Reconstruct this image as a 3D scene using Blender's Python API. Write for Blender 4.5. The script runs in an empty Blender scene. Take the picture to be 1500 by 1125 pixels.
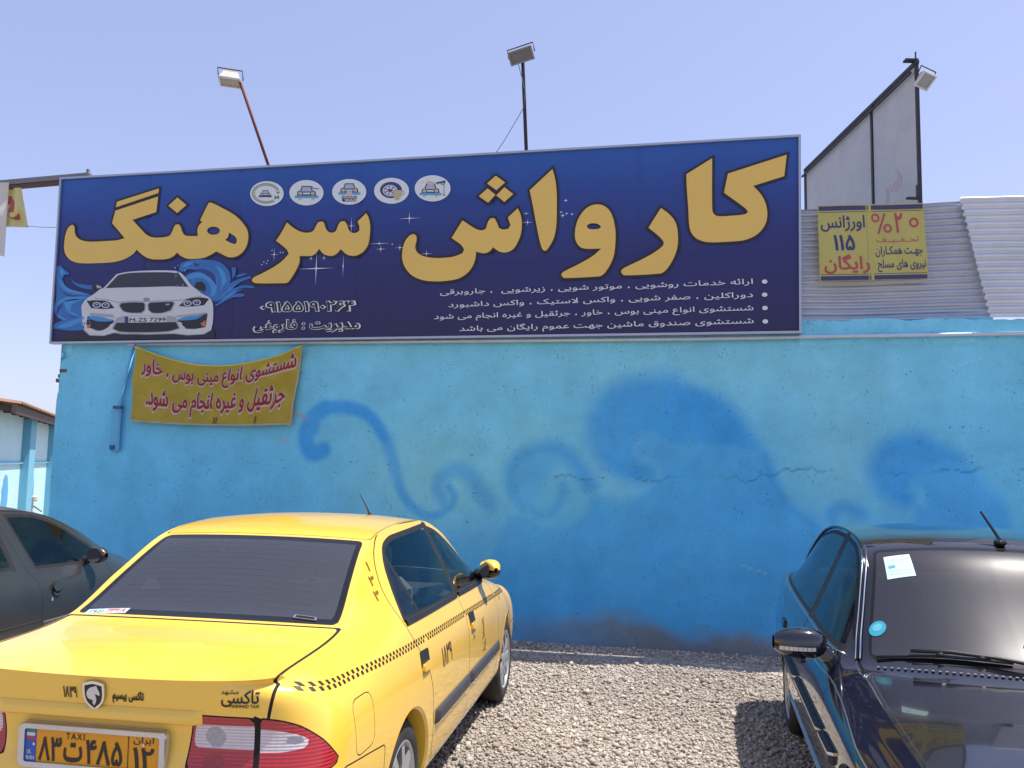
import bpy, math, random
import numpy as np
from mathutils import Vector, Matrix
from mathutils.geometry import tessellate_polygon
from mathutils.bvhtree import BVHTree
random.seed(7); rng = np.random.default_rng(7)
S = bpy.context.scene
COL = S.collection

# ------------------------------------------------------------------ camera
CAM_Y, CAM_H, YAW, PITCH, ROLL, FPX = -8.49, 1.74, -0.2065, 0.0953, -0.0185, 1248.0
PW, PH = 1500.0, 1125.0
def cam_basis():
    f = np.array([math.sin(YAW)*math.cos(PITCH), math.cos(YAW)*math.cos(PITCH), math.sin(PITCH)])
    r = np.array([math.cos(YAW), -math.sin(YAW), 0.0]); u = np.cross(r, f)
    c, s = math.cos(ROLL), math.sin(ROLL)
    return c*r - s*u, s*r + c*u, f
CR, CU, CF = cam_basis()
cd = bpy.data.cameras.new('camera'); cam = bpy.data.objects.new('camera', cd); COL.objects.link(cam)
M = Matrix(((CR[0], CU[0], -CF[0], 0.0), (CR[1], CU[1], -CF[1], CAM_Y), (CR[2], CU[2], -CF[2], CAM_H), (0, 0, 0, 1)))
cam.matrix_world = M
cd.sensor_fit = 'HORIZONTAL'; cd.sensor_width = 36.0; cd.lens = 36.0*FPX/PW
cd.clip_start = 0.05; cd.clip_end = 2000
S.camera = cam

# ------------------------------------------------------------------ sky and sun
SUN = Vector((0.38, 0.13, 1.0)).normalized()
W_ = bpy.data.worlds.new('World'); S.world = W_; W_.use_nodes = True
nt = W_.node_tree; bgn = nt.nodes['Background']
sky = nt.nodes.new('ShaderNodeTexSky'); sky.sky_type = 'NISHITA'; sky.sun_disc = False
sky.sun_elevation = math.asin(SUN.z); sky.sun_rotation = math.atan2(SUN.x, SUN.y)
sky.altitude = 1000; sky.air_density = 1.0; sky.dust_density = 2.5; sky.ozone_density = 2.0
hs = nt.nodes.new('ShaderNodeHueSaturation'); hs.inputs['Saturation'].default_value = .88
tn = nt.nodes.new('ShaderNodeMix'); tn.data_type = 'RGBA'; tn.blend_type = 'MULTIPLY'; tn.inputs['Factor'].default_value = 1; tn.inputs['B'].default_value = (1.12, .98, 1.02, 1)
nt.links.new(sky.outputs[0], hs.inputs['Color']); nt.links.new(hs.outputs[0], tn.inputs['A']); hz = nt.nodes.new('ShaderNodeMix'); hz.data_type = 'RGBA'; hz.inputs['Factor'].default_value = .45; hz.inputs['B'].default_value = (1.80, 2.22, 3.75, 1)
nt.links.new(tn.outputs['Result'], hz.inputs['A']); nt.links.new(hz.outputs['Result'], bgn.inputs[0]); bgn.inputs[1].default_value = 0.12
sl = bpy.data.lights.new('sun', 'SUN'); sl.energy = 3.6; sl.angle = math.radians(0.53); sl.color = (1.0, 0.95, 0.87)
so = bpy.data.objects.new('sun', sl); COL.objects.link(so)
so.rotation_euler = SUN.to_track_quat('Z', 'Y').to_euler(); so.location = (3, 2, 12)
S.view_settings.view_transform = 'Standard'; S.view_settings.look = 'None'
S.view_settings.exposure = 0.95; S.view_settings.gamma = 1.0
S.cycles.max_bounces = 8; S.cycles.transparent_max_bounces = 12; S.cycles.caustics_reflective = False; S.cycles.caustics_refractive = False

# ------------------------------------------------------------------ helpers
def pxray(px, py):
    d = CF + CR*((px - PW/2)/FPX) - CU*((py - PH/2)/FPX)
    return np.array([0.0, CAM_Y, CAM_H]), d
def onwall(px, py, y=0.0):
    """photo point -> (x, z) on the plane of the wall"""
    o, d = pxray(px, py); t = (y - o[1])/d[1]; p = o + t*d
    return float(p[0]), float(p[2])

def tag(o, label=None, cat=None, group=None, kind=None):
    if label: o['label'] = label
    if cat: o['category'] = cat
    if group: o['group'] = group
    if kind: o['kind'] = kind
    return o
def empty(name, loc=(0, 0, 0), rz=0.0):
    o = bpy.data.objects.new(name, None); COL.objects.link(o); o.location = loc; o.rotation_euler = (0, 0, rz)
    o.empty_display_size = 0.1
    return o
def mesh_obj(name, V, F, mats, parent=None, smooth=False, fm=None, autosmooth=None):
    me = bpy.data.meshes.new(name)
    me.from_pydata([tuple(map(float, v)) for v in V], [], [tuple(f) for f in F])
    if not isinstance(mats, (list, tuple)): mats = [mats]
    for m in mats: me.materials.append(m)
    if fm is not None: me.polygons.foreach_set('material_index', fm)
    if smooth or autosmooth: me.polygons.foreach_set('use_smooth', [True]*len(me.polygons))
    if autosmooth:
        try: me.set_sharp_from_angle(angle=math.radians(autosmooth))
        except Exception: pass
    me.update()
    o = bpy.data.objects.new(name, me); COL.objects.link(o)
    if parent is not None: o.parent = parent
    return o

class MB:
    """collects shapes for one mesh"""
    def __init__(s): s.V = []; s.F = []; s.m = []
    def add(s, V, F, mi=0):
        b = len(s.V); s.V += [tuple(v) for v in V]; s.F += [[i + b for i in f] for f in F]; s.m += [mi]*len(F); return s
    def box(s, c, d, rot=None, bev=0.0, mi=0):
        hx, hy, hz = d[0]/2, d[1]/2, d[2]/2
        if bev <= 0:
            V = [(x*hx, y*hy, z*hz) for x in (-1, 1) for y in (-1, 1) for z in (-1, 1)]
            F = [(0, 1, 3, 2), (4, 6, 7, 5), (0, 4, 5, 1), (2, 3, 7, 6), (0, 2, 6, 4), (1, 5, 7, 3)]
        else:
            b = min(bev, hx*.99, hy*.99, hz*.99); V = []; F = []
            idx = {}
            for x in (-1, 1):
                for y in (-1, 1):
                    for z in (-1, 1):
                        for a in range(3):
                            p = [x*(hx - b), y*(hy - b), z*(hz - b)]; p[a] = (x*hx, y*hy, z*hz)[a]
                            idx[(x, y, z, a)] = len(V); V.append(tuple(p))
            for a in range(3):
                for sg in (-1, 1):
                    o = [k for k in range(3) if k != a]; q = []
                    for u, v in ((-1, -1), (1, -1), (1, 1), (-1, 1)):
                        c3 = [0, 0, 0]; c3[a] = sg; c3[o[0]] = u; c3[o[1]] = v; q.append(idx[(c3[0], c3[1], c3[2], a)])
                    if (sg == 1) == (a == 1): q.reverse()
                    F.append(q)
            for a in range(3):
                o = [k for k in range(3) if k != a]
                for u in (-1, 1):
                    for v in (-1, 1):
                        e = []
                        for w in (-1, 1):
                            c3 = [0, 0, 0]; c3[a] = w; c3[o[0]] = u; c3[o[1]] = v; e.append(tuple(c3))
                        F.append([idx[e[0] + (o[0],)], idx[e[1] + (o[0],)], idx[e[1] + (o[1],)], idx[e[0] + (o[1],)]])
            for x in (-1, 1):
                for y in (-1, 1):
                    for z in (-1, 1): F.append([idx[(x, y, z, 0)], idx[(x, y, z, 1)], idx[(x, y, z, 2)]])
        R = Matrix.Identity(3) if rot is None else rot
        V = [tuple(R @ Vector(v) + Vector(c)) for v in V]
        return s.add(V, F, mi)
    def tube(s, pts, r, n=10, mi=0, cap=True):
        pts = [Vector(p) for p in pts]; rs = r if isinstance(r, (list, tuple)) else [r]*len(pts)
        V = []; F = []; up = None
        for i, p in enumerate(pts):
            t = (pts[min(i + 1, len(pts) - 1)] - pts[max(i - 1, 0)]).normalized()
            if up is None: up = Vector((0, 0, 1)) if abs(t.z) < .9 else Vector((1, 0, 0))
            a = t.cross(up).normalized(); b = a.cross(t).normalized(); up = b
            for k in range(n):
                an = 2*math.pi*k/n; V.append(tuple(p + (a*math.cos(an) + b*math.sin(an))*rs[i]))
        for i in range(len(pts) - 1):
            for k in range(n):
                k2 = (k + 1) % n; F.append([i*n + k, i*n + k2, (i + 1)*n + k2, (i + 1)*n + k])
        if cap: F.append(list(range(n))[::-1]); F.append([(len(pts) - 1)*n + k for k in range(n)])
        return s.add(V, F, mi)
    def lathe(s, prof, c, axis='y', n=40, mi=0):
        """prof: (radius, offset along the axis)"""
        V = []; F = []
        for (r, h) in prof:
            for k in range(n):
                a = 2*math.pi*k/n
                if axis == 'y': V.append((c[0] + r*math.cos(a), c[1] + h, c[2] + r*math.sin(a)))
                elif axis == 'z': V.append((c[0] + r*math.cos(a), c[1] + r*math.sin(a), c[2] + h))
                else: V.append((c[0] + h, c[1] + r*math.cos(a), c[2] + r*math.sin(a)))
        for i in range(len(prof) - 1):
            for k in range(n):
                k2 = (k + 1) % n; F.append([i*n + k, i*n + k2, (i + 1)*n + k2, (i + 1)*n + k])
        return s.add(V, F, mi)
    def prism(s, poly, y0, y1, mi=0, f=None):
        """closed polygon in (x, z), from depth y0 (front) to y1; f maps (x, y, z)"""
        n = len(poly); tri = tessellate_polygon([[Vector((p[0], p[1], 0)) for p in poly]])
        V = [(p[0], y0, p[1]) for p in poly] + [(p[0], y1, p[1]) for p in poly]
        if f: V = [f(*v) for v in V]
        F = [list(t) for t in tri] + [[i + n for i in t][::-1] for t in tri]
        F += [[i, (i + 1) % n, (i + 1) % n + n, i + n] for i in range(n)]
        return s.add(V, F, mi)
    def build(s, name, mats, parent=None, smooth=False, autosmooth=None):
        return mesh_obj(name, s.V, s.F, mats, parent, smooth, s.m, autosmooth)

# ------------------------------------------------------------------ materials
def lin(c):
    return tuple((v/12.92 if v <= .04045 else ((v + .055)/1.055)**2.4) for v in [x/255.0 for x in c])
def mat(name, col, rough=.5, metal=0.0, var=.12, vscale=8.0, bump=0.0, bscale=60.0, coat=0.0, spec=.5, rvar=.1, obj=True, dust=0.0, dustcol=(.45, .38, .3)):
    m = bpy.data.materials.new(name); m.use_nodes = True; t = m.node_tree; b = t.nodes['Principled BSDF']
    L = t.links.new
    tc = t.nodes.new('ShaderNodeTexCoord')
    nz = t.nodes.new('ShaderNodeTexNoise'); nz.inputs['Scale'].default_value = vscale; nz.inputs['Detail'].default_value = 5; nz.inputs['Roughness'].default_value = .6
    L(tc.outputs['Object'], nz.inputs['Vector'])
    mx = t.nodes.new('ShaderNodeMix'); mx.data_type = 'RGBA'
    mx.inputs['A'].default_value = tuple(max(0, c*(1 - var)) for c in col) + (1,)
    mx.inputs['B'].default_value = tuple(min(1, c*(1 + var)) for c in col) + (1,)
    L(nz.outputs['Fac'], mx.inputs['Factor'])
    out = mx.outputs['Result']
    if dust > 0:
        n2 = t.nodes.new('ShaderNodeTexNoise'); n2.inputs['Scale'].default_value = 3.2; n2.inputs['Detail'].default_value = 8; n2.inputs['Roughness'].default_value = .72
        L(tc.outputs['Object'], n2.inputs['Vector'])
        mr = t.nodes.new('ShaderNodeMapRange'); mr.inputs['From Min'].default_value = .45; mr.inputs['From Max'].default_value = .85; mr.inputs['To Max'].default_value = dust
        L(n2.outputs['Fac'], mr.inputs['Value'])
        m2 = t.nodes.new('ShaderNodeMix'); m2.data_type = 'RGBA'; m2.inputs['B'].default_value = tuple(dustcol) + (1,)
        L(mr.outputs['Result'], m2.inputs['Factor']); L(out, m2.inputs['A']); out = m2.outputs['Result']
    L(out, b.inputs['Base Color'])
    rr = t.nodes.new('ShaderNodeMapRange'); rr.inputs['To Min'].default_value = max(0, rough - rvar*rough*2); rr.inputs['To Max'].default_value = min(1, rough + rvar*rough*2)
    L(nz.outputs['Fac'], rr.inputs['Value']); L(rr.outputs['Result'], b.inputs['Roughness'])
    b.inputs['Metallic'].default_value = metal
    b.inputs['Specular IOR Level'].default_value = spec
    if coat: b.inputs['Coat Weight'].default_value = coat; b.inputs['Coat Roughness'].default_value = .03
    if bump:
        n3 = t.nodes.new('ShaderNodeTexNoise'); n3.inputs['Scale'].default_value = bscale; n3.inputs['Detail'].default_value = 6
        L(tc.outputs['Object'], n3.inputs['Vector'])
        bp = t.nodes.new('ShaderNodeBump'); bp.inputs['Strength'].default_value = bump; bp.inputs['Distance'].default_value = .01
        L(n3.outputs['Fac'], bp.inputs['Height']); L(bp.outputs['Normal'], b.inputs['Normal'])
    return m
def glass(name, tint, alpha, rough=.02, body=None, haze=0.0, hrough=.3):
    """tinted pane: clear part coloured by tint, mirror by angle, and a share of solid film"""
    m = bpy.data.materials.new(name); m.use_nodes = True; t = m.node_tree; L = t.links.new
    for n in list(t.nodes):
        if n.type == 'BSDF_PRINCIPLED': t.nodes.remove(n)
    out = t.nodes['Material Output']
    tr = t.nodes.new('ShaderNodeBsdfTransparent'); tr.inputs[0].default_value = tuple(tint) + (1,)
    gl = t.nodes.new('ShaderNodeBsdfGlossy'); gl.inputs['Roughness'].default_value = rough; gl.inputs[0].default_value = (1, 1, 1, 1)
    df = t.nodes.new('ShaderNodeBsdfDiffuse'); df.inputs[0].default_value = tuple(body or (.02, .02, .025)) + (1,)
    tc = t.nodes.new('ShaderNodeTexCoord'); nz = t.nodes.new('ShaderNodeTexNoise'); nz.inputs['Scale'].default_value = 5; nz.inputs['Detail'].default_value = 8
    L(tc.outputs['Object'], nz.inputs['Vector'])
    mr = t.nodes.new('ShaderNodeMapRange'); mr.inputs['To Min'].default_value = max(0, 1 - alpha - .04); mr.inputs['To Max'].default_value = min(1, 1 - alpha + .04)
    L(nz.outputs['Fac'], mr.inputs['Value'])
    m1 = t.nodes.new('ShaderNodeMixShader'); L(mr.outputs['Result'], m1.inputs[0]); L(tr.outputs[0], m1.inputs[1]); L(df.outputs[0], m1.inputs[2])
    if haze:       # dust on the pane scatters the sun
        hg = t.nodes.new('ShaderNodeBsdfGlossy'); hg.inputs['Roughness'].default_value = hrough; hg.inputs[0].default_value = (.8, .8, .8, 1)
        mh = t.nodes.new('ShaderNodeMixShader'); mh.inputs[0].default_value = haze; L(m1.outputs[0], mh.inputs[1]); L(hg.outputs[0], mh.inputs[2]); m1 = mh
    fr = t.nodes.new('ShaderNodeFresnel'); fr.inputs['IOR'].default_value = 1.5
    m2 = t.nodes.new('ShaderNodeMixShader'); L(fr.outputs[0], m2.inputs[0]); L(m1.outputs[0], m2.inputs[1]); L(gl.outputs[0], m2.inputs[2])
    L(m2.outputs[0], out.inputs[0])
    return m

def lampmat(name, col, scale, metal=0.0):
    m = mat(name, col, .12, metal, var=.15, vscale=40, coat=.6); t = m.node_tree; L = t.links.new; b = t.nodes['Principled BSDF']
    tc = t.nodes.new('ShaderNodeTexCoord'); w = t.nodes.new('ShaderNodeTexWave'); w.wave_type = 'BANDS'; w.bands_direction = 'Z'; w.inputs['Scale'].default_value = scale
    w2 = t.nodes.new('ShaderNodeTexWave'); w2.wave_type = 'BANDS'; w2.bands_direction = 'Y'; w2.inputs['Scale'].default_value = scale*.45
    L(tc.outputs['Object'], w.inputs['Vector']); L(tc.outputs['Object'], w2.inputs['Vector'])
    a = t.nodes.new('ShaderNodeMath'); a.operation = 'MULTIPLY_ADD'; a.inputs[1].default_value = .4; L(w2.outputs['Fac'], a.inputs[0]); L(w.outputs['Fac'], a.inputs[2])
    bp = t.nodes.new('ShaderNodeBump'); bp.inputs['Strength'].default_value = .3; bp.inputs['Distance'].default_value = .003; L(a.outputs[0], bp.inputs['Height']); L(bp.outputs[0], b.inputs['Normal'])
    src = b.inputs['Base Color'].links[0].from_socket; mx = t.nodes.new('ShaderNodeMix'); mx.data_type = 'RGBA'; mx.inputs['B'].default_value = tuple(c*.45 for c in col) + (1,)
    k = t.nodes.new('ShaderNodeMath'); k.operation = 'MULTIPLY'; k.inputs[1].default_value = .55; L(w.outputs['Fac'], k.inputs[0]); L(k.outputs[0], mx.inputs['Factor']); L(src, mx.inputs['A']); L(mx.outputs['Result'], b.inputs['Base Color'])
    return m

# ------------------------------------------------------------------ writing
FORMS = {}
for ch, base, n in [('ا', 0xFE8D, 2), ('آ', 0xFE81, 2), ('ب', 0xFE8F, 4), ('پ', 0xFB56, 4), ('ت', 0xFE95, 4), ('ث', 0xFE99, 4), ('ج', 0xFE9D, 4),
                    ('چ', 0xFB7A, 4), ('ح', 0xFEA1, 4), ('خ', 0xFEA5, 4), ('د', 0xFEA9, 2), ('ذ', 0xFEAB, 2), ('ر', 0xFEAD, 2), ('ز', 0xFEAF, 2),
                    ('ژ', 0xFB8A, 2), ('س', 0xFEB1, 4), ('ش', 0xFEB5, 4), ('ص', 0xFEB9, 4), ('ض', 0xFEBD, 4), ('ط', 0xFEC1, 4), ('ظ', 0xFEC5, 4),
                    ('ع', 0xFEC9, 4), ('غ', 0xFECD, 4), ('ف', 0xFED1, 4), ('ق', 0xFED5, 4), ('ک', 0xFB8E, 4), ('گ', 0xFB92, 4), ('ل', 0xFEDD, 4),
                    ('م', 0xFEE1, 4), ('ن', 0xFEE5, 4), ('و', 0xFEED, 2), ('ه', 0xFEE9, 4), ('ی', 0xFBFC, 4), ('ئ', 0xFE89, 4)]:
    FORMS[ch] = (base, n)
LA = '\ue000'
def shape_persian(s):
    """logical Persian -> glyphs from left to right"""
    s = s.replace('لا', LA); out = []
    join = lambda c: c in FORMS or c == LA
    dual = lambda c: c in FORMS and FORMS[c][1] == 4
    for i, c in enumerate(s):
        p = s[i - 1] if i else ' '; n = s[i + 1] if i + 1 < len(s) else ' '
        if c == 'ـ': out.append(c); continue
        if not join(c): out.append(c); continue
        prev = dual(p) or p == 'ـ'; nxt = (join(n) or n == 'ـ') and dual(c)
        if c == LA: out.append(chr(0xFEFC if prev else 0xFEFB)); continue
        b = FORMS[c][0]
        k = 3 if (prev and nxt) else 1 if prev else 2 if nxt else 0
        out.append(chr(b + k))
    out = out[::-1]; i = 0
    while i < len(out):          # numbers keep their own order
        if '\u06f0' <= out[i] <= '\u06f9':
            j = i
            while j < len(out) and '\u06f0' <= out[j] <= '\u06f9': j += 1
            out[i:j] = out[i:j][::-1]; i = j
        else: i += 1
    return out
def grow(P, d):
    """closed polygon moved outwards by d"""
    P = [np.array(p) for p in P]; N = len(P)
    A = sum(P[i - 1][0]*P[i][1] - P[i][0]*P[i - 1][1] for i in range(N)); sg = 1 if A > 0 else -1
    out = []
    for i in range(N):
        a = P[i] - P[i - 1]; b = P[(i + 1) % N] - P[i]; a = a/(np.linalg.norm(a) + 1e-9); b = b/(np.linalg.norm(b) + 1e-9)
        n = np.array([a[1], -a[0]]) + np.array([b[1], -b[0]]); L = np.linalg.norm(n)
        if L < 1e-6: n = np.array([a[1], -a[0]]); L = 1
        n = n/L; k = min(1.8, 1/max(.3, np.dot(n, np.array([a[1], -a[0]]))))
        out.append(tuple(P[i] + sg*n*d*k))
    return out
_G = {}
def _raw(body, off):
    c = bpy.data.curves.new('glyph', 'FONT'); c.body = body; c.size = 1.0; c.resolution_u = 3; c.fill_mode = 'NONE'
    o = bpy.data.objects.new('glyph', c); m = o.to_mesh()
    P = [(v.co.x, v.co.y) for v in m.vertices]; nb = {}
    for e in m.edges:
        a, b = e.vertices; nb.setdefault(a, []).append(b); nb.setdefault(b, []).append(a)
    o.to_mesh_clear(); bpy.data.objects.remove(o); bpy.data.curves.remove(c)
    seen = set(); loops = []
    for i in range(len(P)):
        if i in seen or i not in nb: continue
        lp = [i]; seen.add(i); k = i + 1 if (i + 1) in nb[i] else nb[i][0]
        while k not in seen:
            seen.add(k); lp.append(k); q = [j for j in nb[k] if j not in seen]
            if not q: break
            k = q[0]
        Q = []
        for j in lp:
            if not Q or math.hypot(P[j][0] - Q[-1][0], P[j][1] - Q[-1][1]) > 1e-4: Q.append(P[j])
        if len(Q) >= 3: loops.append(Q)
    return loops, off
def area2(l): return sum(l[i - 1][0]*l[i][1] - l[i][0]*l[i - 1][1] for i in range(len(l)))
def solid(loops, off=0.0):
    """fills outlines by winding number, so that overlapping strokes of a letter join"""
    from mathutils.geometry import delaunay_2d_cdt
    if not loops: return [], []
    big = max(loops, key=lambda l: abs(area2(l))); sg = 1 if area2(big) > 0 else -1
    if off:
        L = []
        for l in loops:
            g = grow(l, off if area2(l)*sg > 0 else -off)
            if area2(l)*sg < 0 and area2(g)*area2(l) <= 0: continue
            L.append(g)
        loops = L
    V = []; E = []
    for l in loops:
        n = len(V); V += [Vector(p) for p in l]; E += [(n + i, n + (i + 1) % len(l)) for i in range(len(l))]
    r = delaunay_2d_cdt(V, E, [], 0, 1e-5); R = [(v.x, v.y) for v in r[0]]; F = []
    A = [(np.array(l), np.roll(np.array(l), -1, 0)) for l in loops]
    for f in r[2]:
        x = sum(R[i][0] for i in f)/len(f); y = sum(R[i][1] for i in f)/len(f); w = 0
        for a, b in A:
            cr = (b[:, 0] - a[:, 0])*(y - a[:, 1]) - (x - a[:, 0])*(b[:, 1] - a[:, 1])
            w += int(np.sum((a[:, 1] <= y) & (b[:, 1] > y) & (cr > 0))) - int(np.sum((a[:, 1] > y) & (b[:, 1] <= y) & (cr < 0)))
        if w: F.append(tuple(f))
    return R, F
def glyph(ch, off):
    k = (ch, round(off, 4))
    if k not in _G:
        wid = lambda t: max(v[0] for l in _raw(t, 0)[0] for v in l)
        if '|' not in _G: _G['|'] = wid('l')
        V, F = solid(*_raw(ch, off)) if ch != ' ' else ([], [])
        _G[k] = (V, F, wid(ch + 'l') - _G['|'])
    return _G[k]
def text2d(s, off=0.0, persian=True, sp=1.0):
    """-> V (x, y, layer), F, width; neighbours alternate between two layers so that joined letters never share a plane"""
    gs = shape_persian(s) if persian else list(s)
    V = []; F = []; x = 0.0
    for i, g in enumerate(gs):
        gv, gf, adv = glyph(g, off); b = len(V)
        V += [(a + x, c, i % 2) for a, c in gv]; F += [tuple(k + b for k in f) for f in gf]
        x += adv*(sp if g != ' ' else 1.0)
    return V, F, x
def refine(V, F, mx, my, steps=5):
    V = list(V); T = []
    for f in F:
        for i in range(1, len(f) - 1): T.append((f[0], f[i], f[i + 1]))
    for _ in range(steps):
        out = []; ch = {}; more = False
        for t in T:
            d = [(((V[t[i]][0] - V[t[i - 2]][0])/mx)**2 + ((V[t[i]][1] - V[t[i - 2]][1])/my)**2, i) for i in range(3)]; m, i = max(d)
            if m <= 1: out.append(t); continue
            a, b, c = t[i], t[i - 2], t[i - 1]; k = (min(a, b), max(a, b)); more = True
            if k not in ch: ch[k] = len(V); V.append(((V[a][0] + V[b][0])/2, (V[a][1] + V[b][1])/2, V[a][2]))
            q = ch[k]; out += [(a, q, c), (q, b, c)]
        T = out
        if not more: break
    return V, T
def put_text(mb, s, f, x0, x1, zb, h, off=0.0, persian=True, mi=0, sp=1.0, lay=0.0, zb1=None, sub=0):
    """writes s between x0 and x1 on the base line zb, letters h high (an alef); f(x, z, lift) -> point"""
    V, F, w = text2d(s, off, persian, sp)
    if not V: return
    a = min(v[0] for v in V); b = max(v[0] for v in V); zb1 = zb if zb1 is None else zb1
    k = h/0.72; P = []
    if sub: V, F = refine(V, F, sub/((x1 - x0)/(b - a)), sub/k)
    for vx, vy, l in V:
        q = (vx - a)/(b - a); P.append(f(x0 + q*(x1 - x0), zb + (zb1 - zb)*q + vy*k, lay + l*.0006))
    mb.add(P, F, mi)

def smooth_poly(P, n=5, ang=48):
    """closed polygon through its points; sharp corners stay sharp"""
    P = [np.array(p, float) for p in P]; N = len(P); out = []
    corner = []
    for i in range(N):
        a = P[i] - P[i - 1]; b = P[(i + 1) % N] - P[i]
        c = np.dot(a, b)/(np.linalg.norm(a)*np.linalg.norm(b) + 1e-9); corner.append(math.degrees(math.acos(max(-1, min(1, c)))) > ang)
    for i in range(N):
        p1, p2 = P[i], P[(i + 1) % N]; L = np.linalg.norm(p2 - p1)
        t1 = None if corner[i] else (P[(i + 1) % N] - P[i - 1]); t2 = None if corner[(i + 1) % N] else (P[(i + 2) % N] - P[i])
        if t1 is None and t2 is None: out.append(p1); continue
        m1 = (p2 - p1) if t1 is None else t1/ (np.linalg.norm(t1) + 1e-9)*L
        m2 = (p2 - p1) if t2 is None else t2/ (np.linalg.norm(t2) + 1e-9)*L
        for k in range(n):
            t = k/n; out.append((2*t**3 - 3*t*t + 1)*p1 + (t**3 - 2*t*t + t)*m1 + (-2*t**3 + 3*t*t)*p2 + (t**3 - t*t)*m2)
    return [(float(p[0]), float(p[1])) for p in out]
def fill(mb, loops, f, lay=0.0, mi=0):
    L = [[Vector((p[0], p[1], 0)) for p in l] for l in loops]
    T = tessellate_polygon(L); flat = [p for l in loops for p in l]
    mb.add([f(p[0], p[1], lay) for p in flat], [list(t) for t in T], mi)
def ell(cx, cy, rx, ry, n=28, a0=0, a1=2*math.pi):
    return [(cx + rx*math.cos(a0 + (a1 - a0)*k/n), cy + ry*math.sin(a0 + (a1 - a0)*k/n)) for k in range(n)]
def stroke(mb, P, w, f, lay=0.0, mi=0):
    """open line of width w (number or list), flat"""
    P = [np.array(p, float) for p in P]; n = len(P); V = []; F = []
    ws = w if isinstance(w, (list, tuple)) else [w]*n
    for i in range(n):
        t = P[min(i + 1, n - 1)] - P[max(i - 1, 0)]; t = t/(np.linalg.norm(t) + 1e-9); q = np.array([-t[1], t[0]])*ws[i]/2
        V += [f(*(P[i] + q), lay), f(*(P[i] - q), lay)]
    for i in range(n - 1): F.append([2*i, 2*i + 1, 2*i + 3, 2*i + 2])
    mb.add(V, F, mi)

# ------------------------------------------------------------------ ground
def ground():
    m = bpy.data.materials.new('gravel_ground'); m.use_nodes = True; t = m.node_tree; L = t.links.new; b = t.nodes['Principled BSDF']
    tc = t.nodes.new('ShaderNodeTexCoord')
    vo = t.nodes.new('ShaderNodeTexVoronoi'); vo.inputs['Scale'].default_value = 42; L(tc.outputs['Object'], vo.inputs['Vector'])
    nz = t.nodes.new('ShaderNodeTexNoise'); nz.inputs['Scale'].default_value = 1.3; nz.inputs['Detail'].default_value = 8; L(tc.outputs['Object'], nz.inputs['Vector'])
    cr = t.nodes.new('ShaderNodeValToRGB'); e = cr.color_ramp.elements
    e[0].color = (.25, .22, .19, 1); e[1].color = (.50, .45, .40, 1)
    sep = t.nodes.new('ShaderNodeSeparateColor'); L(vo.outputs['Color'], sep.inputs[0]); L(sep.outputs[0], cr.inputs[0])
    m2 = t.nodes.new('ShaderNodeMix'); m2.data_type = 'RGBA'; m2.blend_type = 'MULTIPLY'; m2.inputs['Factor'].default_value = 1
    r2 = t.nodes.new('ShaderNodeValToRGB'); r2.color_ramp.elements[0].position = .3; r2.color_ramp.elements[0].color = (.72, .7, .68, 1); r2.color_ramp.elements[1].position = .7; r2.color_ramp.elements[1].color = (1, 1, 1, 1)
    L(nz.outputs['Fac'], r2.inputs[0]); L(cr.outputs[0], m2.inputs['A']); L(r2.outputs[0], m2.inputs['B']); L(m2.outputs['Result'], b.inputs['Base Color'])
    b.inputs['Roughness'].default_value = .95
    bp = t.nodes.new('ShaderNodeBump'); bp.inputs['Strength'].default_value = .9; bp.inputs['Distance'].default_value = .02; bp.invert = True
    L(vo.outputs['Distance'], bp.inputs['Height']); L(bp.outputs[0], b.inputs['Normal'])
    # near part finely divided and a little uneven, far part plain
    xs = np.concatenate([np.linspace(-150, -14, 12), np.linspace(-12, 9, 106), np.linspace(11, 150, 12)])
    ys = np.concatenate([np.linspace(-150, -16, 12), np.linspace(-14, 1, 76), np.linspace(3, 150, 14)])
    V = []; F = []
    for y in ys:
        for x in xs:
            z = 0.0
            if -12 <= x <= 9 and -14 <= y <= 1: z = .012*math.sin(x*2.1 + y*.7) * math.sin(y*1.7 - x*.4) - .012
            if -.42 < y < .2: z += .03
            V.append((x, y, z - .008))
    n = len(xs)
    for j in range(len(ys) - 1):
        for i in range(n - 1): F.append([j*n + i, j*n + i + 1, (j + 1)*n + i + 1, (j + 1)*n + i])
    o = mesh_obj('ground', V, F, m, smooth=True); tag(o, kind='structure')
    return V
def gheight(x, y):
    z = .012*np.sin(x*2.1 + y*.7)*np.sin(y*1.7 - x*.4) - .02
    return z + np.clip((y + .5)/.15, 0, 1)*.03
ground()
def vnoise(x, z, s, seed):
    r = np.random.default_rng(seed).random((64, 64)); X = x*s + 100; Z = z*s + 100
    i = np.floor(X).astype(int); j = np.floor(Z).astype(int); a = X - i; b = Z - j; a = a*a*(3 - 2*a); b = b*b*(3 - 2*b)
    g = lambda p, q: r[p % 64, q % 64]
    return (g(i, j)*(1 - a) + g(i + 1, j)*a)*(1 - b) + (g(i, j + 1)*(1 - a) + g(i + 1, j + 1)*a)*b
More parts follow.
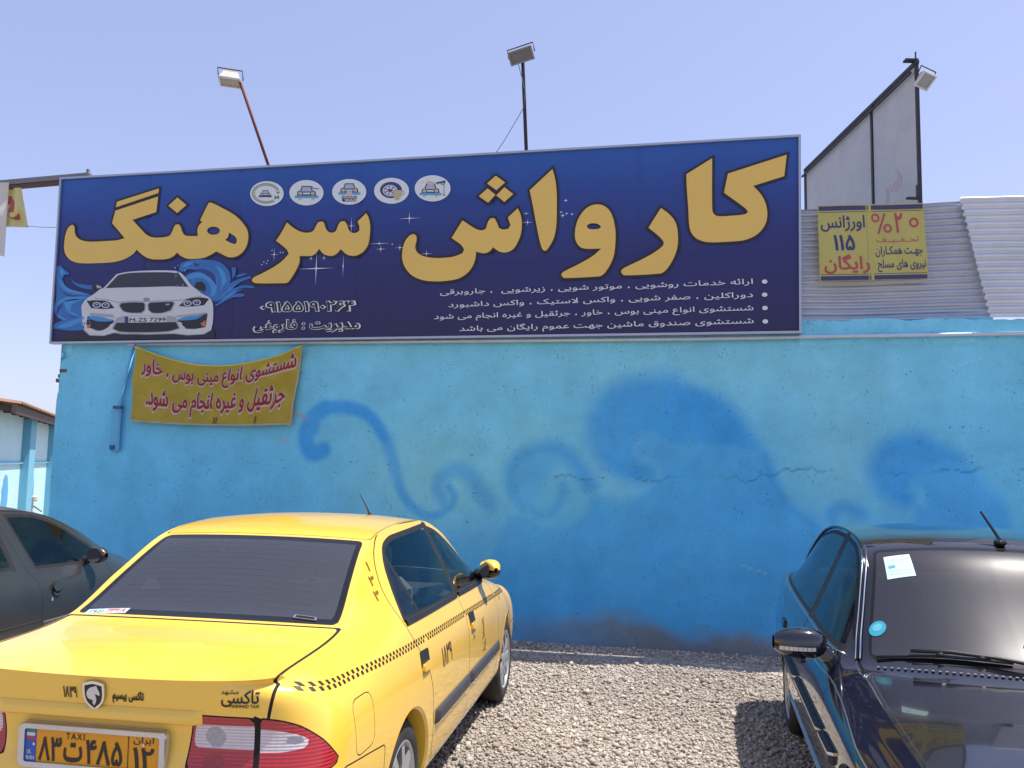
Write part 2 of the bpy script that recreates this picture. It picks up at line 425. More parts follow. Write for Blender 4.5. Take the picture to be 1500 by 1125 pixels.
def gravel():
    ico = [(-.526, 0, .851), (.526, 0, .851), (-.526, 0, -.851), (.526, 0, -.851), (0, .851, .526), (0, .851, -.526), (0, -.851, .526), (0, -.851, -.526), (.851, .526, 0), (-.851, .526, 0), (.851, -.526, 0), (-.851, -.526, 0)]
    T = np.array([(0, 4, 1), (0, 9, 4), (9, 5, 4), (4, 5, 8), (4, 8, 1), (8, 10, 1), (8, 3, 10), (5, 3, 8), (5, 2, 3), (2, 7, 3), (7, 10, 3), (7, 6, 10), (7, 11, 6), (11, 0, 6), (0, 1, 6), (6, 1, 10), (9, 0, 11), (9, 11, 2), (9, 2, 5), (7, 2, 11)])
    I = np.array(ico)
    X = []; Y = []
    for (x0, x1, y0, y1, dens) in [(-1.75, 1.15, -4.4, -.05, 2900), (-3.2, -1.75, -4.2, -.05, 500), (1.15, 3.2, -4.4, -.05, 350), (-6.8, -3.2, -4.5, -.05, 150), (-3.5, 3.5, -6.5, -4.4, 250)]:
        n = int((x1 - x0)*(y1 - y0)*dens); X.append(rng.uniform(x0, x1, n)); Y.append(rng.uniform(y0, y1, n))
    X = np.concatenate(X); Y = np.concatenate(Y); n = len(X)
    r = np.clip(rng.lognormal(math.log(.0076), .42, n), .0035, .024)
    sc = r[:, None]*np.stack([rng.uniform(.8, 1.5, n), rng.uniform(.7, 1.2, n), rng.uniform(.5, .85, n)], -1)
    P = I[None]*(1 + rng.uniform(-.24, .24, (n, 12, 1)))*sc[:, None, :]
    def rot(P, ax, a):
        c, s = np.cos(a)[:, None], np.sin(a)[:, None]; i, j = [(1, 2), (0, 2), (0, 1)][ax]; Q = P.copy()
        Q[..., i] = c*P[..., i] - s*P[..., j]; Q[..., j] = s*P[..., i] + c*P[..., j]; return Q
    P = rot(P, 0, rng.normal(0, .35, n)); P = rot(P, 1, rng.normal(0, .35, n)); P = rot(P, 2, rng.uniform(0, 6.28, n))
    P[..., 0] += X[:, None]; P[..., 1] += Y[:, None]; P[..., 2] += (gheight(X, Y) + sc[:, 2]*rng.uniform(.1, 1.15, n))[:, None]
    V = P.reshape(-1, 3); F = (T[None] + 12*np.arange(n)[:, None, None]).reshape(-1, 3)
    me = bpy.data.meshes.new('gravel'); me.vertices.add(len(V)); me.vertices.foreach_set('co', V.ravel().astype(np.float32))
    me.loops.add(len(F)*3); me.loops.foreach_set('vertex_index', F.ravel().astype(np.int32))
    me.polygons.add(len(F)); me.polygons.foreach_set('loop_start', np.arange(0, len(F)*3, 3, dtype=np.int32)); me.polygons.foreach_set('loop_total', np.full(len(F), 3, dtype=np.int32))
    base = np.array([[.50, .455, .405], [.58, .54, .49], [.43, .40, .365], [.33, .295, .26], [.60, .57, .53], [.50, .41, .33]])
    c = np.array([1.02, .985, .94])*base[rng.choice(6, n, p=[.32, .24, .17, .1, .09, .08])]*rng.uniform(.8, 1.1, (n, 1))*(.80 + .32*np.clip(vnoise(X, Y, 1.1, 41)*.6 + vnoise(X + .6*Y, Y*.3, 2.6, 42)*.5, 0, 1))[:, None]
    ca = me.color_attributes.new('stone', 'FLOAT_COLOR', 'POINT')
    ca.data.foreach_set('color', np.concatenate([np.repeat(c, 12, 0), np.ones((n*12, 1))], 1).ravel().astype(np.float32))
    m = bpy.data.materials.new('stones'); m.use_nodes = True; t = m.node_tree; b = t.nodes['Principled BSDF']
    a = t.nodes.new('ShaderNodeVertexColor'); a.layer_name = 'stone'
    nz = t.nodes.new('ShaderNodeTexNoise'); nz.inputs['Scale'].default_value = 150; tc = t.nodes.new('ShaderNodeTexCoord'); t.links.new(tc.outputs['Object'], nz.inputs['Vector'])
    mx = t.nodes.new('ShaderNodeMix'); mx.data_type = 'RGBA'; mx.blend_type = 'MULTIPLY'; mx.inputs['Factor'].default_value = .35
    t.links.new(a.outputs[0], mx.inputs['A']); t.links.new(nz.outputs['Color'], mx.inputs['B']); t.links.new(mx.outputs['Result'], b.inputs['Base Color']); b.inputs['Roughness'].default_value = .9
    me.materials.append(m); me.validate(); me.update()
    o = bpy.data.objects.new('gravel', me); COL.objects.link(o); tag(o, 'pale beige crushed gravel covering the yard between the parked cars', 'gravel', kind='stuff')
gravel()

# ------------------------------------------------------------------ the blue wall with its airbrushed waves
def seg_d(P, pts):
    """distance and running fraction of every point to a polyline"""
    best = np.full(len(P), 1e9); fr = np.zeros(len(P)); pts = np.array(pts, float); L = np.r_[0, np.cumsum(np.linalg.norm(np.diff(pts, axis=0), axis=1))]
    for i in range(len(pts) - 1):
        a, b = pts[i], pts[i + 1]; d = b - a; t = np.clip(((P - a)@d)/(d@d + 1e-12), 0, 1); q = a + t[:, None]*d
        D = np.linalg.norm(P - q, axis=1); k = D < best; best[k] = D[k]; fr[k] = (L[i] + t[k]*(L[i + 1] - L[i]))/L[-1]
    return best, fr
def spline(pts, n=8):
    P = np.array(pts, float); out = []
    for i in range(len(P) - 1):
        p0 = P[max(i - 1, 0)]; p1 = P[i]; p2 = P[i + 1]; p3 = P[min(i + 2, len(P) - 1)]
        for k in range(n):
            t = k/n; out.append(.5*((2*p1) + (p2 - p0)*t + (2*p0 - 5*p1 + 4*p2 - p3)*t*t + (3*p1 - p0 - 3*p2 + p3)*t**3))
    out.append(P[-1]); return np.array(out)
WX0, WX1, WTOP = -7.12, 5.6, 3.06
def wall():
    st = .02; xs = np.arange(WX0, WX1 + .001, st); zs = np.linspace(-.15, WTOP, int((WTOP + .15)/st) + 1)
    nx, nz_ = len(xs), len(zs); X, Z = np.meshgrid(xs, zs); x = X.ravel(); z = Z.ravel()
    y = .008*(vnoise(x, z, 1.3, 1) - .5) + .006*(vnoise(x, z, 4.0, 2) - .5) + .003*(vnoise(x, z, 13, 3) - .5)
    # rough broken top edge on the right of the sign
    zt = z.copy(); top = z > WTOP - .001; zt[top] = WTOP + .10*(x[top] > 1.0) + .03*(vnoise(x[top], 0*x[top], 5, 5) - .3) + .02*(vnoise(x[top], 0*x[top], 17, 6) - .5)
    led = z > WTOP - .13; y = y - np.where(led & (x > 1.0), .035*vnoise(x, z, 9, 8), 0)
    xe = x.copy(); eg = (x < WX0 + .001); xe[eg] += np.where(z[eg] > 2.65, .14, 0) + .05*vnoise(0*z[eg], z[eg], 9, 4)*(z[eg] > 2.4)
    V = np.stack([xe, y, zt], 1); F = []
    for j in range(nz_ - 1):
        b = j*nx
        for i in range(nx - 1): F.append((b + i, b + i + 1, b + nx + i + 1, b + nx + i))
    # paint
    def Z8(px, py): return onwall(400 + px*.73333, 520 + py*.73333)
    P = np.stack([x, z], 1); m = len(x)
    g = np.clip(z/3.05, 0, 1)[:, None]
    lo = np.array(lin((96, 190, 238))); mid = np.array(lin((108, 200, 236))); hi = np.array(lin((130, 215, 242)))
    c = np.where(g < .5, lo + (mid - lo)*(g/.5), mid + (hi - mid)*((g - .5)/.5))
    # pale greenish areas left by the sprayer
    for (cx, cy, rx, ry, k) in [(300, 250, 190, 130, .55), (680, 200, 70, 90, .45), (1130, 200, 90, 120, .5), (1120, 60, 200, 70, .35), (520, 160, 60, 60, .3), (860, 20, 260, 50, .3)]:
        q = Z8(cx, cy); d = ((x - q[0])/(rx*.0049))**2 + ((z - q[1])/(ry*.0049))**2
        w = (k*np.exp(-d*1.1))[:, None]; c = c*(1 - w) + np.array(lin((146, 218, 226)))*w
    dk = np.zeros(m)
    def st_(pts, w0, w1, k, soft=1.0):
        nonlocal dk
        pl = spline([Z8(*p) for p in pts]); d, f = seg_d(P, pl); w = (w0 + (w1 - w0)*f)*.0049
        s = np.clip((1 - d/w)/soft, 0, 1); s = s*s*(3 - 2*s); dk = np.maximum(dk, k*s)
    def area(pts, k, soft):
        nonlocal dk
        pl = np.array([Z8(*p) for p in pts]); pl = spline(np.vstack([pl, pl[:1]]), 6); d, _ = seg_d(P, pl)
        ins = np.zeros(m, bool); n = len(pl)
        for i in range(n - 1):
            a, b = pl[i], pl[i + 1]; cnd = (a[1] > z) != (b[1] > z)
            ins ^= cnd & (x < (b[0] - a[0])*(z - a[1])/(b[1] - a[1] + 1e-12) + a[0])
        sd = np.where(ins, d, -d); s = np.clip(.5 + sd/(soft*.0049), 0, 1); s = s*s*(3 - 2*s); dk = np.maximum(dk, k*s)
    st_([(100, 190), (78, 196), (66, 170), (76, 130), (105, 106)], 26, 26, .95, .6)
    st_([(76, 150), (90, 115), (130, 104), (175, 112), (205, 135), (222, 165)], 26, 20, .9, .7)
    st_([(205, 135), (228, 175), (242, 225), (255, 270), (275, 300), (310, 322), (345, 310), (362, 285), (350, 262)], 26, 14, .75, .9)
    st_([(345, 300), (330, 268), (340, 240), (372, 230), (398, 245), (412, 275), (430, 296)], 26, 34, .62, .9)
    st_([(498, 300), (478, 262), (480, 225), (505, 200), (545, 186), (585, 198), (612, 228), (632, 258)], 30, 34, .7, 1)
    st_([(545, 210), (505, 235), (500, 275), (520, 310), (550, 318), (575, 290), (578, 260)], 40, 20, .5, 1)
    area([(655, 200), (640, 150), (655, 100), (700, 66), (770, 48), (850, 62), (910, 98), (955, 150), (985, 205), (1010, 265), (1050, 310), (1100, 350), (1100, 640), (430, 640), (460, 335), (560, 345), (620, 320), (640, 282), (700, 292), (745, 270), (770, 235), (750, 215), (700, 232)], .62, 34)
    st_([(745, 235), (700, 225), (660, 190), (652, 145), (672, 100), (720, 74), (790, 66)], 46, 60, .9, 1)
    st_([(740, 160), (725, 190), (745, 215), (790, 205)], 26, 30, .5, 1)
    st_([(980, 205), (1000, 260), (1030, 305), (1085, 345)], 26, 22, .78, 1)
    area([(1225, 265), (1202, 235), (1212, 196), (1250, 170), (1300, 164), (1350, 180), (1395, 215), (1430, 262), (1470, 320), (1500, 640), (1290, 640), (1280, 330), (1300, 300), (1290, 270)], .62, 30)
    st_([(1262, 285), (1225, 262), (1212, 222), (1240, 186), (1290, 178)], 40, 46, .85, 1)
    st_([(1115, 330), (1120, 312), (1145, 306), (1175, 318)], 22, 26, .7, 1)
    area([(668, 205), (642, 160), (655, 105), (700, 68), (780, 50), (860, 66), (915, 100), (955, 150), (980, 200), (900, 190), (800, 185), (745, 160), (728, 190), (745, 222), (700, 226)], .88, 40)
    area([(1225, 270), (1202, 235), (1212, 196), (1250, 170), (1300, 166), (1350, 182), (1390, 215), (1330, 225), (1285, 250), (1270, 290)], .78, 34)
    area([(500, 300), (478, 262), (482, 225), (510, 200), (548, 188), (590, 200), (560, 225), (540, 262), (520, 300)], .5, 34)
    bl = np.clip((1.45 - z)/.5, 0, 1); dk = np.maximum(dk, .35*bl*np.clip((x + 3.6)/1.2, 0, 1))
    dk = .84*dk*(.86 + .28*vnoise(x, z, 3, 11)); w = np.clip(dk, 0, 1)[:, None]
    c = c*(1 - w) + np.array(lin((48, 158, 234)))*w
    # pale scratches, patches of repair, orange stains
    for (pts, w0, k, col) in [([(930, 418), (985, 436)], 2.2, .55, (160, 205, 228)), ([(475, 112), (505, 122)], 2.5, .5, (150, 205, 225)), ([(1355, 25), (1420, 5)], 2, .5, (190, 225, 238)), ([(-160, 40), (-135, 52), (-125, 66)], 2.4, .45, (165, 212, 232)), ([(738, 440), (742, 446)], 3, .8, (120, 100, 95)), ([(40, 115), (66, 125)], 8, .4, (205, 130, 100)), ([(8, 168), (30, 172)], 6, .3, (205, 140, 115))]:
        d, f = seg_d(P, [Z8(*p) for p in pts]); w = (k*np.clip(1 - d/(w0*.0049), 0, 1))[:, None]; c = c*(1 - w) + np.array(lin(col))*w
    # the ragged crack line
    px = np.linspace(560, 1500, 600); pz = np.array([Z8(a, 240)[1] for a in px]) ; pxw = np.array([Z8(a, 240)[0] for a in px])
    pz = pz + .13*(vnoise(pxw, pxw*0, 2.2, 21) - .5) + .06*(vnoise(pxw, pxw*0, 9, 22) - .5) + .03*(vnoise(pxw, pxw*0, 23, 24) - .5); zc = np.interp(x, pxw, pz)
    d = np.abs(z - zc); on = (x > pxw[0])*np.clip((vnoise(x, z, 4.3, 23) - .30)*5, 0, 1); w = (.55*np.clip(1 - d/(.006 + .012*vnoise(x, z, 11, 29)), 0, 1)*on)[:, None]; c = c*(1 - w) + np.array(lin((30, 78, 112)))*w
    # bare dirty foot of the wall
    f = np.clip((.17 + .2*vnoise(x, z, 1.5, 31) + .10*vnoise(x, z, 8, 32) - z)/.16 , 0, 1)*.78
    f = (f*np.clip((x + 2.6)/2.2, .35, 1))[:, None]; c = c*(1 - f) + np.array((.25, .225, .165))*f
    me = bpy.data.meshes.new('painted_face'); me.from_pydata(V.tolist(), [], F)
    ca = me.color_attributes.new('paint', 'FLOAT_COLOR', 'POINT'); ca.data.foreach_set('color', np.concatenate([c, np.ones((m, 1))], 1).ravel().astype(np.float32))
    me.polygons.foreach_set('use_smooth', [True]*len(F))
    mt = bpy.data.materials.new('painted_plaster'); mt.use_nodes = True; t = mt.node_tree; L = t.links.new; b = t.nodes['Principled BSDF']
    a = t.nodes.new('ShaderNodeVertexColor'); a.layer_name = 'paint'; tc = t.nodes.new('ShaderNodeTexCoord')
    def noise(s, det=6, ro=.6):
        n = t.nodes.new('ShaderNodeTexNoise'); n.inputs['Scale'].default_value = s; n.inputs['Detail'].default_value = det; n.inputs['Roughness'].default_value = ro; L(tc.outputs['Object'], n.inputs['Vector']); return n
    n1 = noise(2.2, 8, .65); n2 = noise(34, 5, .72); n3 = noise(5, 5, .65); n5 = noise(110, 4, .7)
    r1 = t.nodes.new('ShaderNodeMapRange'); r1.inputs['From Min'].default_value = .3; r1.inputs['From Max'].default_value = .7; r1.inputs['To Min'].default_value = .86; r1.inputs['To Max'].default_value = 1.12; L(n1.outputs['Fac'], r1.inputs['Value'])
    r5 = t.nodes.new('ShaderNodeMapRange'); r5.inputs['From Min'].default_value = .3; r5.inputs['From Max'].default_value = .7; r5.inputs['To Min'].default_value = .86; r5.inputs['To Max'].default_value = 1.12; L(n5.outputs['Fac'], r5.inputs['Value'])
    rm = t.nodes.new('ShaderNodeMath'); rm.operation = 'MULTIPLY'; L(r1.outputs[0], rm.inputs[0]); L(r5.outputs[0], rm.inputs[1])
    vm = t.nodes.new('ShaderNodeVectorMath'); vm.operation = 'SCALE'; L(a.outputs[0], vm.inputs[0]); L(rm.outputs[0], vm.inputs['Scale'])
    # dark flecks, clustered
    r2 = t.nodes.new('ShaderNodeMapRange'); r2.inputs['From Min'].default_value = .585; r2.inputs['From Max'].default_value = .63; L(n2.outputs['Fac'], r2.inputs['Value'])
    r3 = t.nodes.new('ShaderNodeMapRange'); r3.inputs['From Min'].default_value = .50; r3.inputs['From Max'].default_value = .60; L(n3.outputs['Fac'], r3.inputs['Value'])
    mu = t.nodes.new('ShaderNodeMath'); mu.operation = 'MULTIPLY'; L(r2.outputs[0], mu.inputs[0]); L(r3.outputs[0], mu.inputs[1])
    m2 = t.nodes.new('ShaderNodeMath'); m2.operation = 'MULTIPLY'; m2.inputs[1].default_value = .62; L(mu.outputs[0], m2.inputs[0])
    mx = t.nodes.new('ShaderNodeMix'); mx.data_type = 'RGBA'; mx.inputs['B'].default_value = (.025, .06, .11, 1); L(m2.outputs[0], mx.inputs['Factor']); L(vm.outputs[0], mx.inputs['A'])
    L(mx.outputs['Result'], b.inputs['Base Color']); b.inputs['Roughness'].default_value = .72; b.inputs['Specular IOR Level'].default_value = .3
    n4 = noise(70, 6, .7); bp = t.nodes.new('ShaderNodeBump'); bp.inputs['Strength'].default_value = .45; bp.inputs['Distance'].default_value = .01
    ad = t.nodes.new('ShaderNodeMath'); ad.operation = 'SUBTRACT'; L(n4.outputs['Fac'], ad.inputs[0]); L(mu.outputs[0], ad.inputs[1]); L(ad.outputs[0], bp.inputs['Height']); L(bp.outputs[0], b.inputs['Normal'])
    me.materials.append(mt); me.update()
    root = empty('blue_wall', ((WX0 + WX1)/2, .15, 0)); tag(root, 'long blue plastered wall with airbrushed wave murals behind the parked cars', 'wall')
    fo = bpy.data.objects.new('painted_face', me); COL.objects.link(fo); fo.parent = root; fo.location = (-(WX0 + WX1)/2, -.15, 0)
    core = MB(); core.box(((WX0 + .18 + WX1 - .02)/2, .16, 1.43), (WX1 - WX0 - .20, .26, 3.16))
    core.box((WX0 + .11, .17, 1.25), (.14, .28, 2.8))
    o = core.build('core', mat('blue_side_plaster', lin((60, 150, 200)), .85, var=.2, bump=.5), root); o.location = fo.location
wall()

# ------------------------------------------------------------------ the big printed banner sign
SY = -.10                      # face of the banner
def on_sign(x, z, lift=0.0): return (x, SY - .0012 - lift, z)
def SZ(px, py): return onwall(px, py, SY)
def plane_fn(A, B, C, D):
    """maps (x, z) given on the photo's sign"""
    return None
def zoomfn(x0, y0, k): return lambda p: SZ(x0 + p[0]*k, y0 + p[1]*k)
GOLD = mat('printed_gold', (.78, .53, .13), .5, var=.05, vscale=3, spec=.35)
INKD = mat('printed_dark_outline', (.022, .012, .016), .5, var=.05)
NAVY = mat('printed_navy', (.018, .018, .075), .5, var=.05)
WHITE = mat('printed_white', (.70, .72, .76), .5, var=.05)
PALE = mat('printed_pale', (.68, .74, .75), .5, var=.05)
BLACKINK = mat('printed_black', (.012, .012, .016), .5, var=.05)
def sign():
    tl, tr, bl_, br = SZ(91, 263), SZ(1169.5, 201), SZ(76, 501), SZ(1170.5, 485)
    def q(u, v):  # u right, v up
        a = np.array(bl_)*(1 - u) + np.array(br)*u; b = np.array(tl)*(1 - u) + np.array(tr)*u; return a*(1 - v) + b*v
    root = empty('banner_sign', ((tl[0] + tr[0])/2, 0, bl_[1])); off = (-(tl[0] + tr[0])/2, 0, -bl_[1])
    tag(root, 'huge dark blue car wash banner with gold Persian lettering across the top of the wall', 'banner sign')
    def part(o): o.location = off; return o
    # panel: stretched vinyl, slightly drawn in at the ribs behind it
    nu, nv = 420, 60; V = []; F = []
    ribs = [(243 - 90)/1080., .278, .452, .63, .812]
    for j in range(nv + 1):
        for i in range(nu + 1):
            u, v = i/nu, j/nv; p = q(u, v); d = 0
            rb_ = sum(math.exp(-((u - r)/.0030)**2) for r in ribs) + .6*math.exp(-((v - .42 - .01*math.sin(9*u))/.012)**2)
            d += .004*math.sin(u*31 + 3*v) * math.sin(v*7 + u*9) + .003*math.sin((u*3 + v)*23)*math.exp(-((u - .6)/.2)**2)
            V.append((p[0], SY + .0050 - d*.5 + .012*rb_, p[1]))
    for j in range(nv):
        for i in range(nu): b = j*(nu + 1) + i; F.append((b, b + 1, b + nu + 2, b + nu + 1))
    m = bpy.data.materials.new('printed_vinyl'); m.use_nodes = True; t = m.node_tree; L = t.links.new; b = t.nodes['Principled BSDF']
    tc = t.nodes.new('ShaderNodeTexCoord'); sp = t.nodes.new('ShaderNodeSeparateXYZ'); L(tc.outputs['Generated'], sp.inputs[0])
    cr = t.nodes.new('ShaderNodeValToRGB'); e = cr.color_ramp.elements; e[0].position = .0; e[0].color = (.024, .020, .088, 1); e[1].position = 1; e[1].color = (.026, .105, .39, 1)
    k = e.new(.45); k.color = (.024, .030, .15, 1); k = e.new(.75); k.color = (.024, .060, .27, 1)
    nz = t.nodes.new('ShaderNodeTexNoise'); nz.inputs['Scale'].default_value = 1.1; nz.inputs['Detail'].default_value = 4; L(tc.outputs['Object'], nz.inputs['Vector'])
    ad = t.nodes.new('ShaderNodeMath'); ad.operation = 'MULTIPLY_ADD'; ad.inputs[1].default_value = .22; L(nz.outputs['Fac'], ad.inputs[0]); 
    sb = t.nodes.new('ShaderNodeMath'); sb.operation = 'SUBTRACT'; sb.inputs[1].default_value = .11; L(sp.outputs[2], sb.inputs[0]); L(sb.outputs[0], ad.inputs[2]); L(ad.outputs[0], cr.inputs[0])
    L(cr.outputs[0], b.inputs['Base Color']); b.inputs['Roughness'].default_value = .42; b.inputs['Specular IOR Level'].default_value = .4
    w = t.nodes.new('ShaderNodeTexNoise'); w.inputs['Scale'].default_value = 3; w.inputs['Detail'].default_value = 3; L(tc.outputs['Object'], w.inputs['Vector'])
    bp = t.nodes.new('ShaderNodeBump'); bp.inputs['Strength'].default_value = .25; bp.inputs['Distance'].default_value = .05; L(w.outputs['Fac'], bp.inputs['Height']); L(bp.outputs[0], b.inputs['Normal'])
    part(mesh_obj('panel', V, F, m, root, True))
    alu = mat('dull_aluminium', (.42, .45, .52), .45, .6, var=.1)
    fr = MB(); w = .022
    def bar(a, b, th=w):
        a, b = np.array(a), np.array(b); d = (b - a)/np.linalg.norm(b - a); n = np.array([-d[1], d[0]])*th/2
        P = [a - n, b - n, b + n, a + n]; fr.prism([tuple(p) for p in P], SY - .018, SY + .06)
    g = .0105
    tl2, tr2, bl2, br2 = [np.array(p) for p in (tl, tr, bl_, br)]
    bar(tl2 + (0, g), tr2 + (0, g)); bar(bl2 - (0, g), br2 - (0, g)); bar(bl2 + (-g, -.0215), tl2 + (-g, .0215)); bar(br2 + (g, -.0215), tr2 + (g, .0215))
    part(fr.build('frame', alu, root))
    rb = MB()
    for u in (0.02, .2, .4, .6, .8, .98):
        p = q(u, .5); rb.box((p[0], SY + .045, p[1]), (.03, .03, 1.84))
    for v in (.08, .5, .92):
        a, b = q(0.01, v), q(.99, v); rb.tube([(a[0], SY + .078, a[1]), (b[0], SY + .078, b[1])], .014, 6)
    part(rb.build('back_frame', mat('rusty_steel', (.10, .06, .04), .8, .3, var=.35), root))
    # ---- gold letters
    A = zoomfn(80, 260, 160/1286); B = zoomfn(230, 260, 160/1286); C = zoomfn(360, 280, 200/1500); D = zoomfn(580, 240, .16); E_ = zoomfn(760, 230, 200/1184); F_ = zoomfn(890, 210, 290/1500)
    ap = lambda f, l: [f(p) for p in l]
    heh = ap(A, [(205, 560), (165, 590), (135, 660), (118, 760), (115, 840), (135, 910), (180, 965), (250, 1000), (340, 1012), (500, 1010), (650, 1003), (780, 980), (880, 935), (940, 890), (970, 850), (1010, 890), (1080, 940), (1150, 963), (1240, 966)]) \
        + ap(B, [(75, 965), (140, 955), (200, 925), (240, 885), (285, 925), (350, 955), (420, 960), (540, 950), (620, 920), (700, 872), (760, 900), (830, 935), (900, 940), (960, 920), (1020, 870), (1060, 800), (1078, 700), (1065, 620), (1030, 560), (960, 480), (880, 420), (780, 365), (640, 297), (610, 302), (595, 330), (510, 505), (535, 525), (500, 560), (478, 620), (485, 690), (380, 690), (330, 680), (300, 640), (285, 590), (265, 555), (225, 555), (205, 580), (180, 640), (150, 685), (80, 705)]) \
        + ap(A, [(1240, 708), (1150, 705), (1080, 670), (1030, 620), (920, 500), (1200, 408), (1222, 225), (718, 392), (680, 540), (740, 610), (828, 715), (740, 740), (600, 750), (450, 757), (370, 752), (300, 730), (255, 690), (240, 640), (238, 590), (222, 562)])
    letters = [heh, ap(A, [(738, 287), (1232, 130), (1225, 185), (725, 352)]), ap(B, [(243, 237), (350, 325), (240, 420), (137, 333)]),
        ap(C, [(455, 345), (520, 400), (600, 445), (680, 458), (740, 440), (770, 390), (795, 345), (835, 335), (860, 350), (885, 420), (915, 450), (950, 458), (990, 440), (1020, 370), (1045, 335), (1085, 332), (1110, 360), (1135, 430), (1170, 458), (1215, 458), (1250, 435), (1250, 390), (1230, 335), (1325, 243), (1350, 290), (1368, 370), (1365, 480), (1345, 590), (1300, 660), (1240, 700), (1180, 712), (1110, 695), (1045, 638), (1000, 690), (950, 712), (900, 708), (850, 685), (808, 635), (770, 685), (720, 712), (595, 712), (590, 790), (550, 880), (490, 975), (460, 1005), (420, 1012), (110, 1012), (75, 995), (70, 970), (95, 945), (150, 920), (300, 840), (400, 770), (475, 690), (450, 640), (335, 545), (380, 480)]),
        ap(D, [(915, 110), (1000, 172), (920, 243), (835, 180)]), ap(D, [(840, 225), (912, 285), (845, 357), (760, 298)]), ap(D, [(993, 215), (1075, 278), (993, 350), (919, 290)]),
        ap(D, [(610, 518), (680, 565), (740, 600), (790, 610), (825, 595), (845, 530), (870, 498), (905, 500), (925, 540), (945, 590), (985, 602), (1030, 595), (1050, 560), (1025, 492), (1115, 408), (1140, 460), (1153, 540), (1145, 640), (1110, 730), (1070, 785), (1010, 812), (950, 805), (890, 765), (860, 800), (810, 820), (735, 805), (725, 880), (690, 960), (630, 1020), (560, 1055), (460, 1072), (370, 1077), (260, 1068), (160, 1030), (95, 965), (60, 880), (62, 790), (85, 710), (130, 655), (165, 643), (188, 660), (190, 700), (178, 760), (195, 810), (250, 845), (340, 862), (430, 862), (530, 850), (610, 820), (625, 785), (600, 745), (510, 680), (560, 600)]),
        ap(E_, [(95, 290), (292, 105), (315, 190), (328, 300), (330, 450), (325, 600), (305, 700), (270, 770), (240, 810), (225, 815), (205, 800), (180, 720), (150, 570), (120, 410)]),
        ap(E_, [(680, 412), (740, 425), (790, 470), (820, 540), (838, 640), (838, 740), (825, 850), (795, 930), (750, 1000), (715, 1030), (680, 1037), (400, 1050), (375, 1035), (370, 1015), (390, 995), (520, 930), (640, 860), (715, 795), (600, 797), (540, 785), (500, 740), (487, 680), (495, 600), (520, 530), (570, 460), (620, 425)]),
        ap(F_, [(405, 490), (470, 540), (515, 600), (532, 680), (530, 780), (505, 860), (460, 940), (425, 975), (400, 987), (130, 1000), (108, 985), (103, 965), (125, 945), (250, 885), (350, 830), (420, 775), (425, 745), (390, 705), (310, 640), (360, 560)]),
        ap(F_, [(597, 235), (792, 113), (793, 500), (805, 535), (835, 552), (930, 550), (1040, 538), (1065, 520), (1040, 490), (882, 375), (912, 230), (1357, 87), (1338, 250), (1103, 323), (1160, 385), (1195, 450), (1210, 530), (1200, 600), (1165, 660), (1110, 705), (1030, 735), (930, 745), (770, 750), (700, 735), (650, 700), (622, 640), (612, 500), (600, 330)])]
    holes = {0: [smooth_poly([B(p) for p in ell(668, 628, 75, 48, 20)], 2), smooth_poly(ap(B, [(850, 650), (925, 700), (942, 740), (935, 775), (910, 785), (805, 738), (840, 700)]))],
             9: [smooth_poly(ap(E_, [(588, 600), (610, 582), (650, 575), (690, 585), (716, 608), (690, 624), (610, 624)]))]}
    # put back the last letters' holes by the letter they belong to
    gold = MB(); dark = MB()
    for i, l in enumerate(letters):
        s = smooth_poly(l); hs = holes.get(i, [])
        fill(gold, [s] + hs, on_sign, .004)
        # outline: a band around the letter
        o = grow(s, .024); fill(dark, [o] + [grow(h, -.010) for h in hs], on_sign, .0018 + .00012*i)
    part(dark.build('letter_outline', INKD, root)); part(gold.build('gold_lettering', GOLD, root))
    # ---- small white lines with bullets
    L4 = [('ارائه خدمات روشویی ، موتور شویی ، زیرشویی  ، جاروبرقی', 644.8, 431.5, 1102.8, 416.0, 1120, 412.7), ('دوراکلین ، صفر شویی ، واکس لاستیک ، واکس داشبورد', 657, 450, 1103, 435.2, 1120, 431.8),
          ('شستشوی انواع مینی بوس ، خاور ، جرثقیل و غیره انجام می شود', 636, 467.5, 1103.6, 454.5, 1120.5, 451.3), ('شستشوی صندوق ماشین جهت عموم رایگان می باشد', 673, 485, 1104, 473.5, 1121, 471)]
    for s, xl, yl, xr, yr, bx_, by_ in L4:
        sm = MB(); a, b = SZ(xl, yl), SZ(xr, yr); put_text(sm, s, on_sign, a[0], b[0], a[1], .052, .006, lay=.004, zb1=b[1])
        part(sm.build('service_line', WHITE, root))
        sm = MB(); c = SZ(bx_, by_); fill(sm, [ell(c[0], c[1], .026, .021)], on_sign, .004); part(sm.build('bullet', WHITE, root))
    for nm, tx, x0_, y0_, x1_, y1_, hh, o1, o2, ex_ in (('phone_number', '۰۹۱۵۵۱۹۰۲۶۴', 383, 456.5, 519, 455, .105, .062, .020, .025), ('manager_line', 'مدیریت : فاروغی', 373, 482.5, 526, 481, .10, .058, .016, .02)):
        ow = MB(); ob = MB(); a, b = SZ(x0_, y0_), SZ(x1_, y1_)
        put_text(ow, tx, on_sign, a[0] - ex_, b[0] + ex_, a[1], hh, o1, lay=.003, zb1=b[1]); put_text(ob, tx, on_sign, a[0], b[0], a[1], hh, o2, lay=.005, zb1=b[1])
        ow = part(ow.build(nm, WHITE, root)); ob.build('black_lettering', BLACKINK, ow)
    # ---- sparkles
    sk = MB()
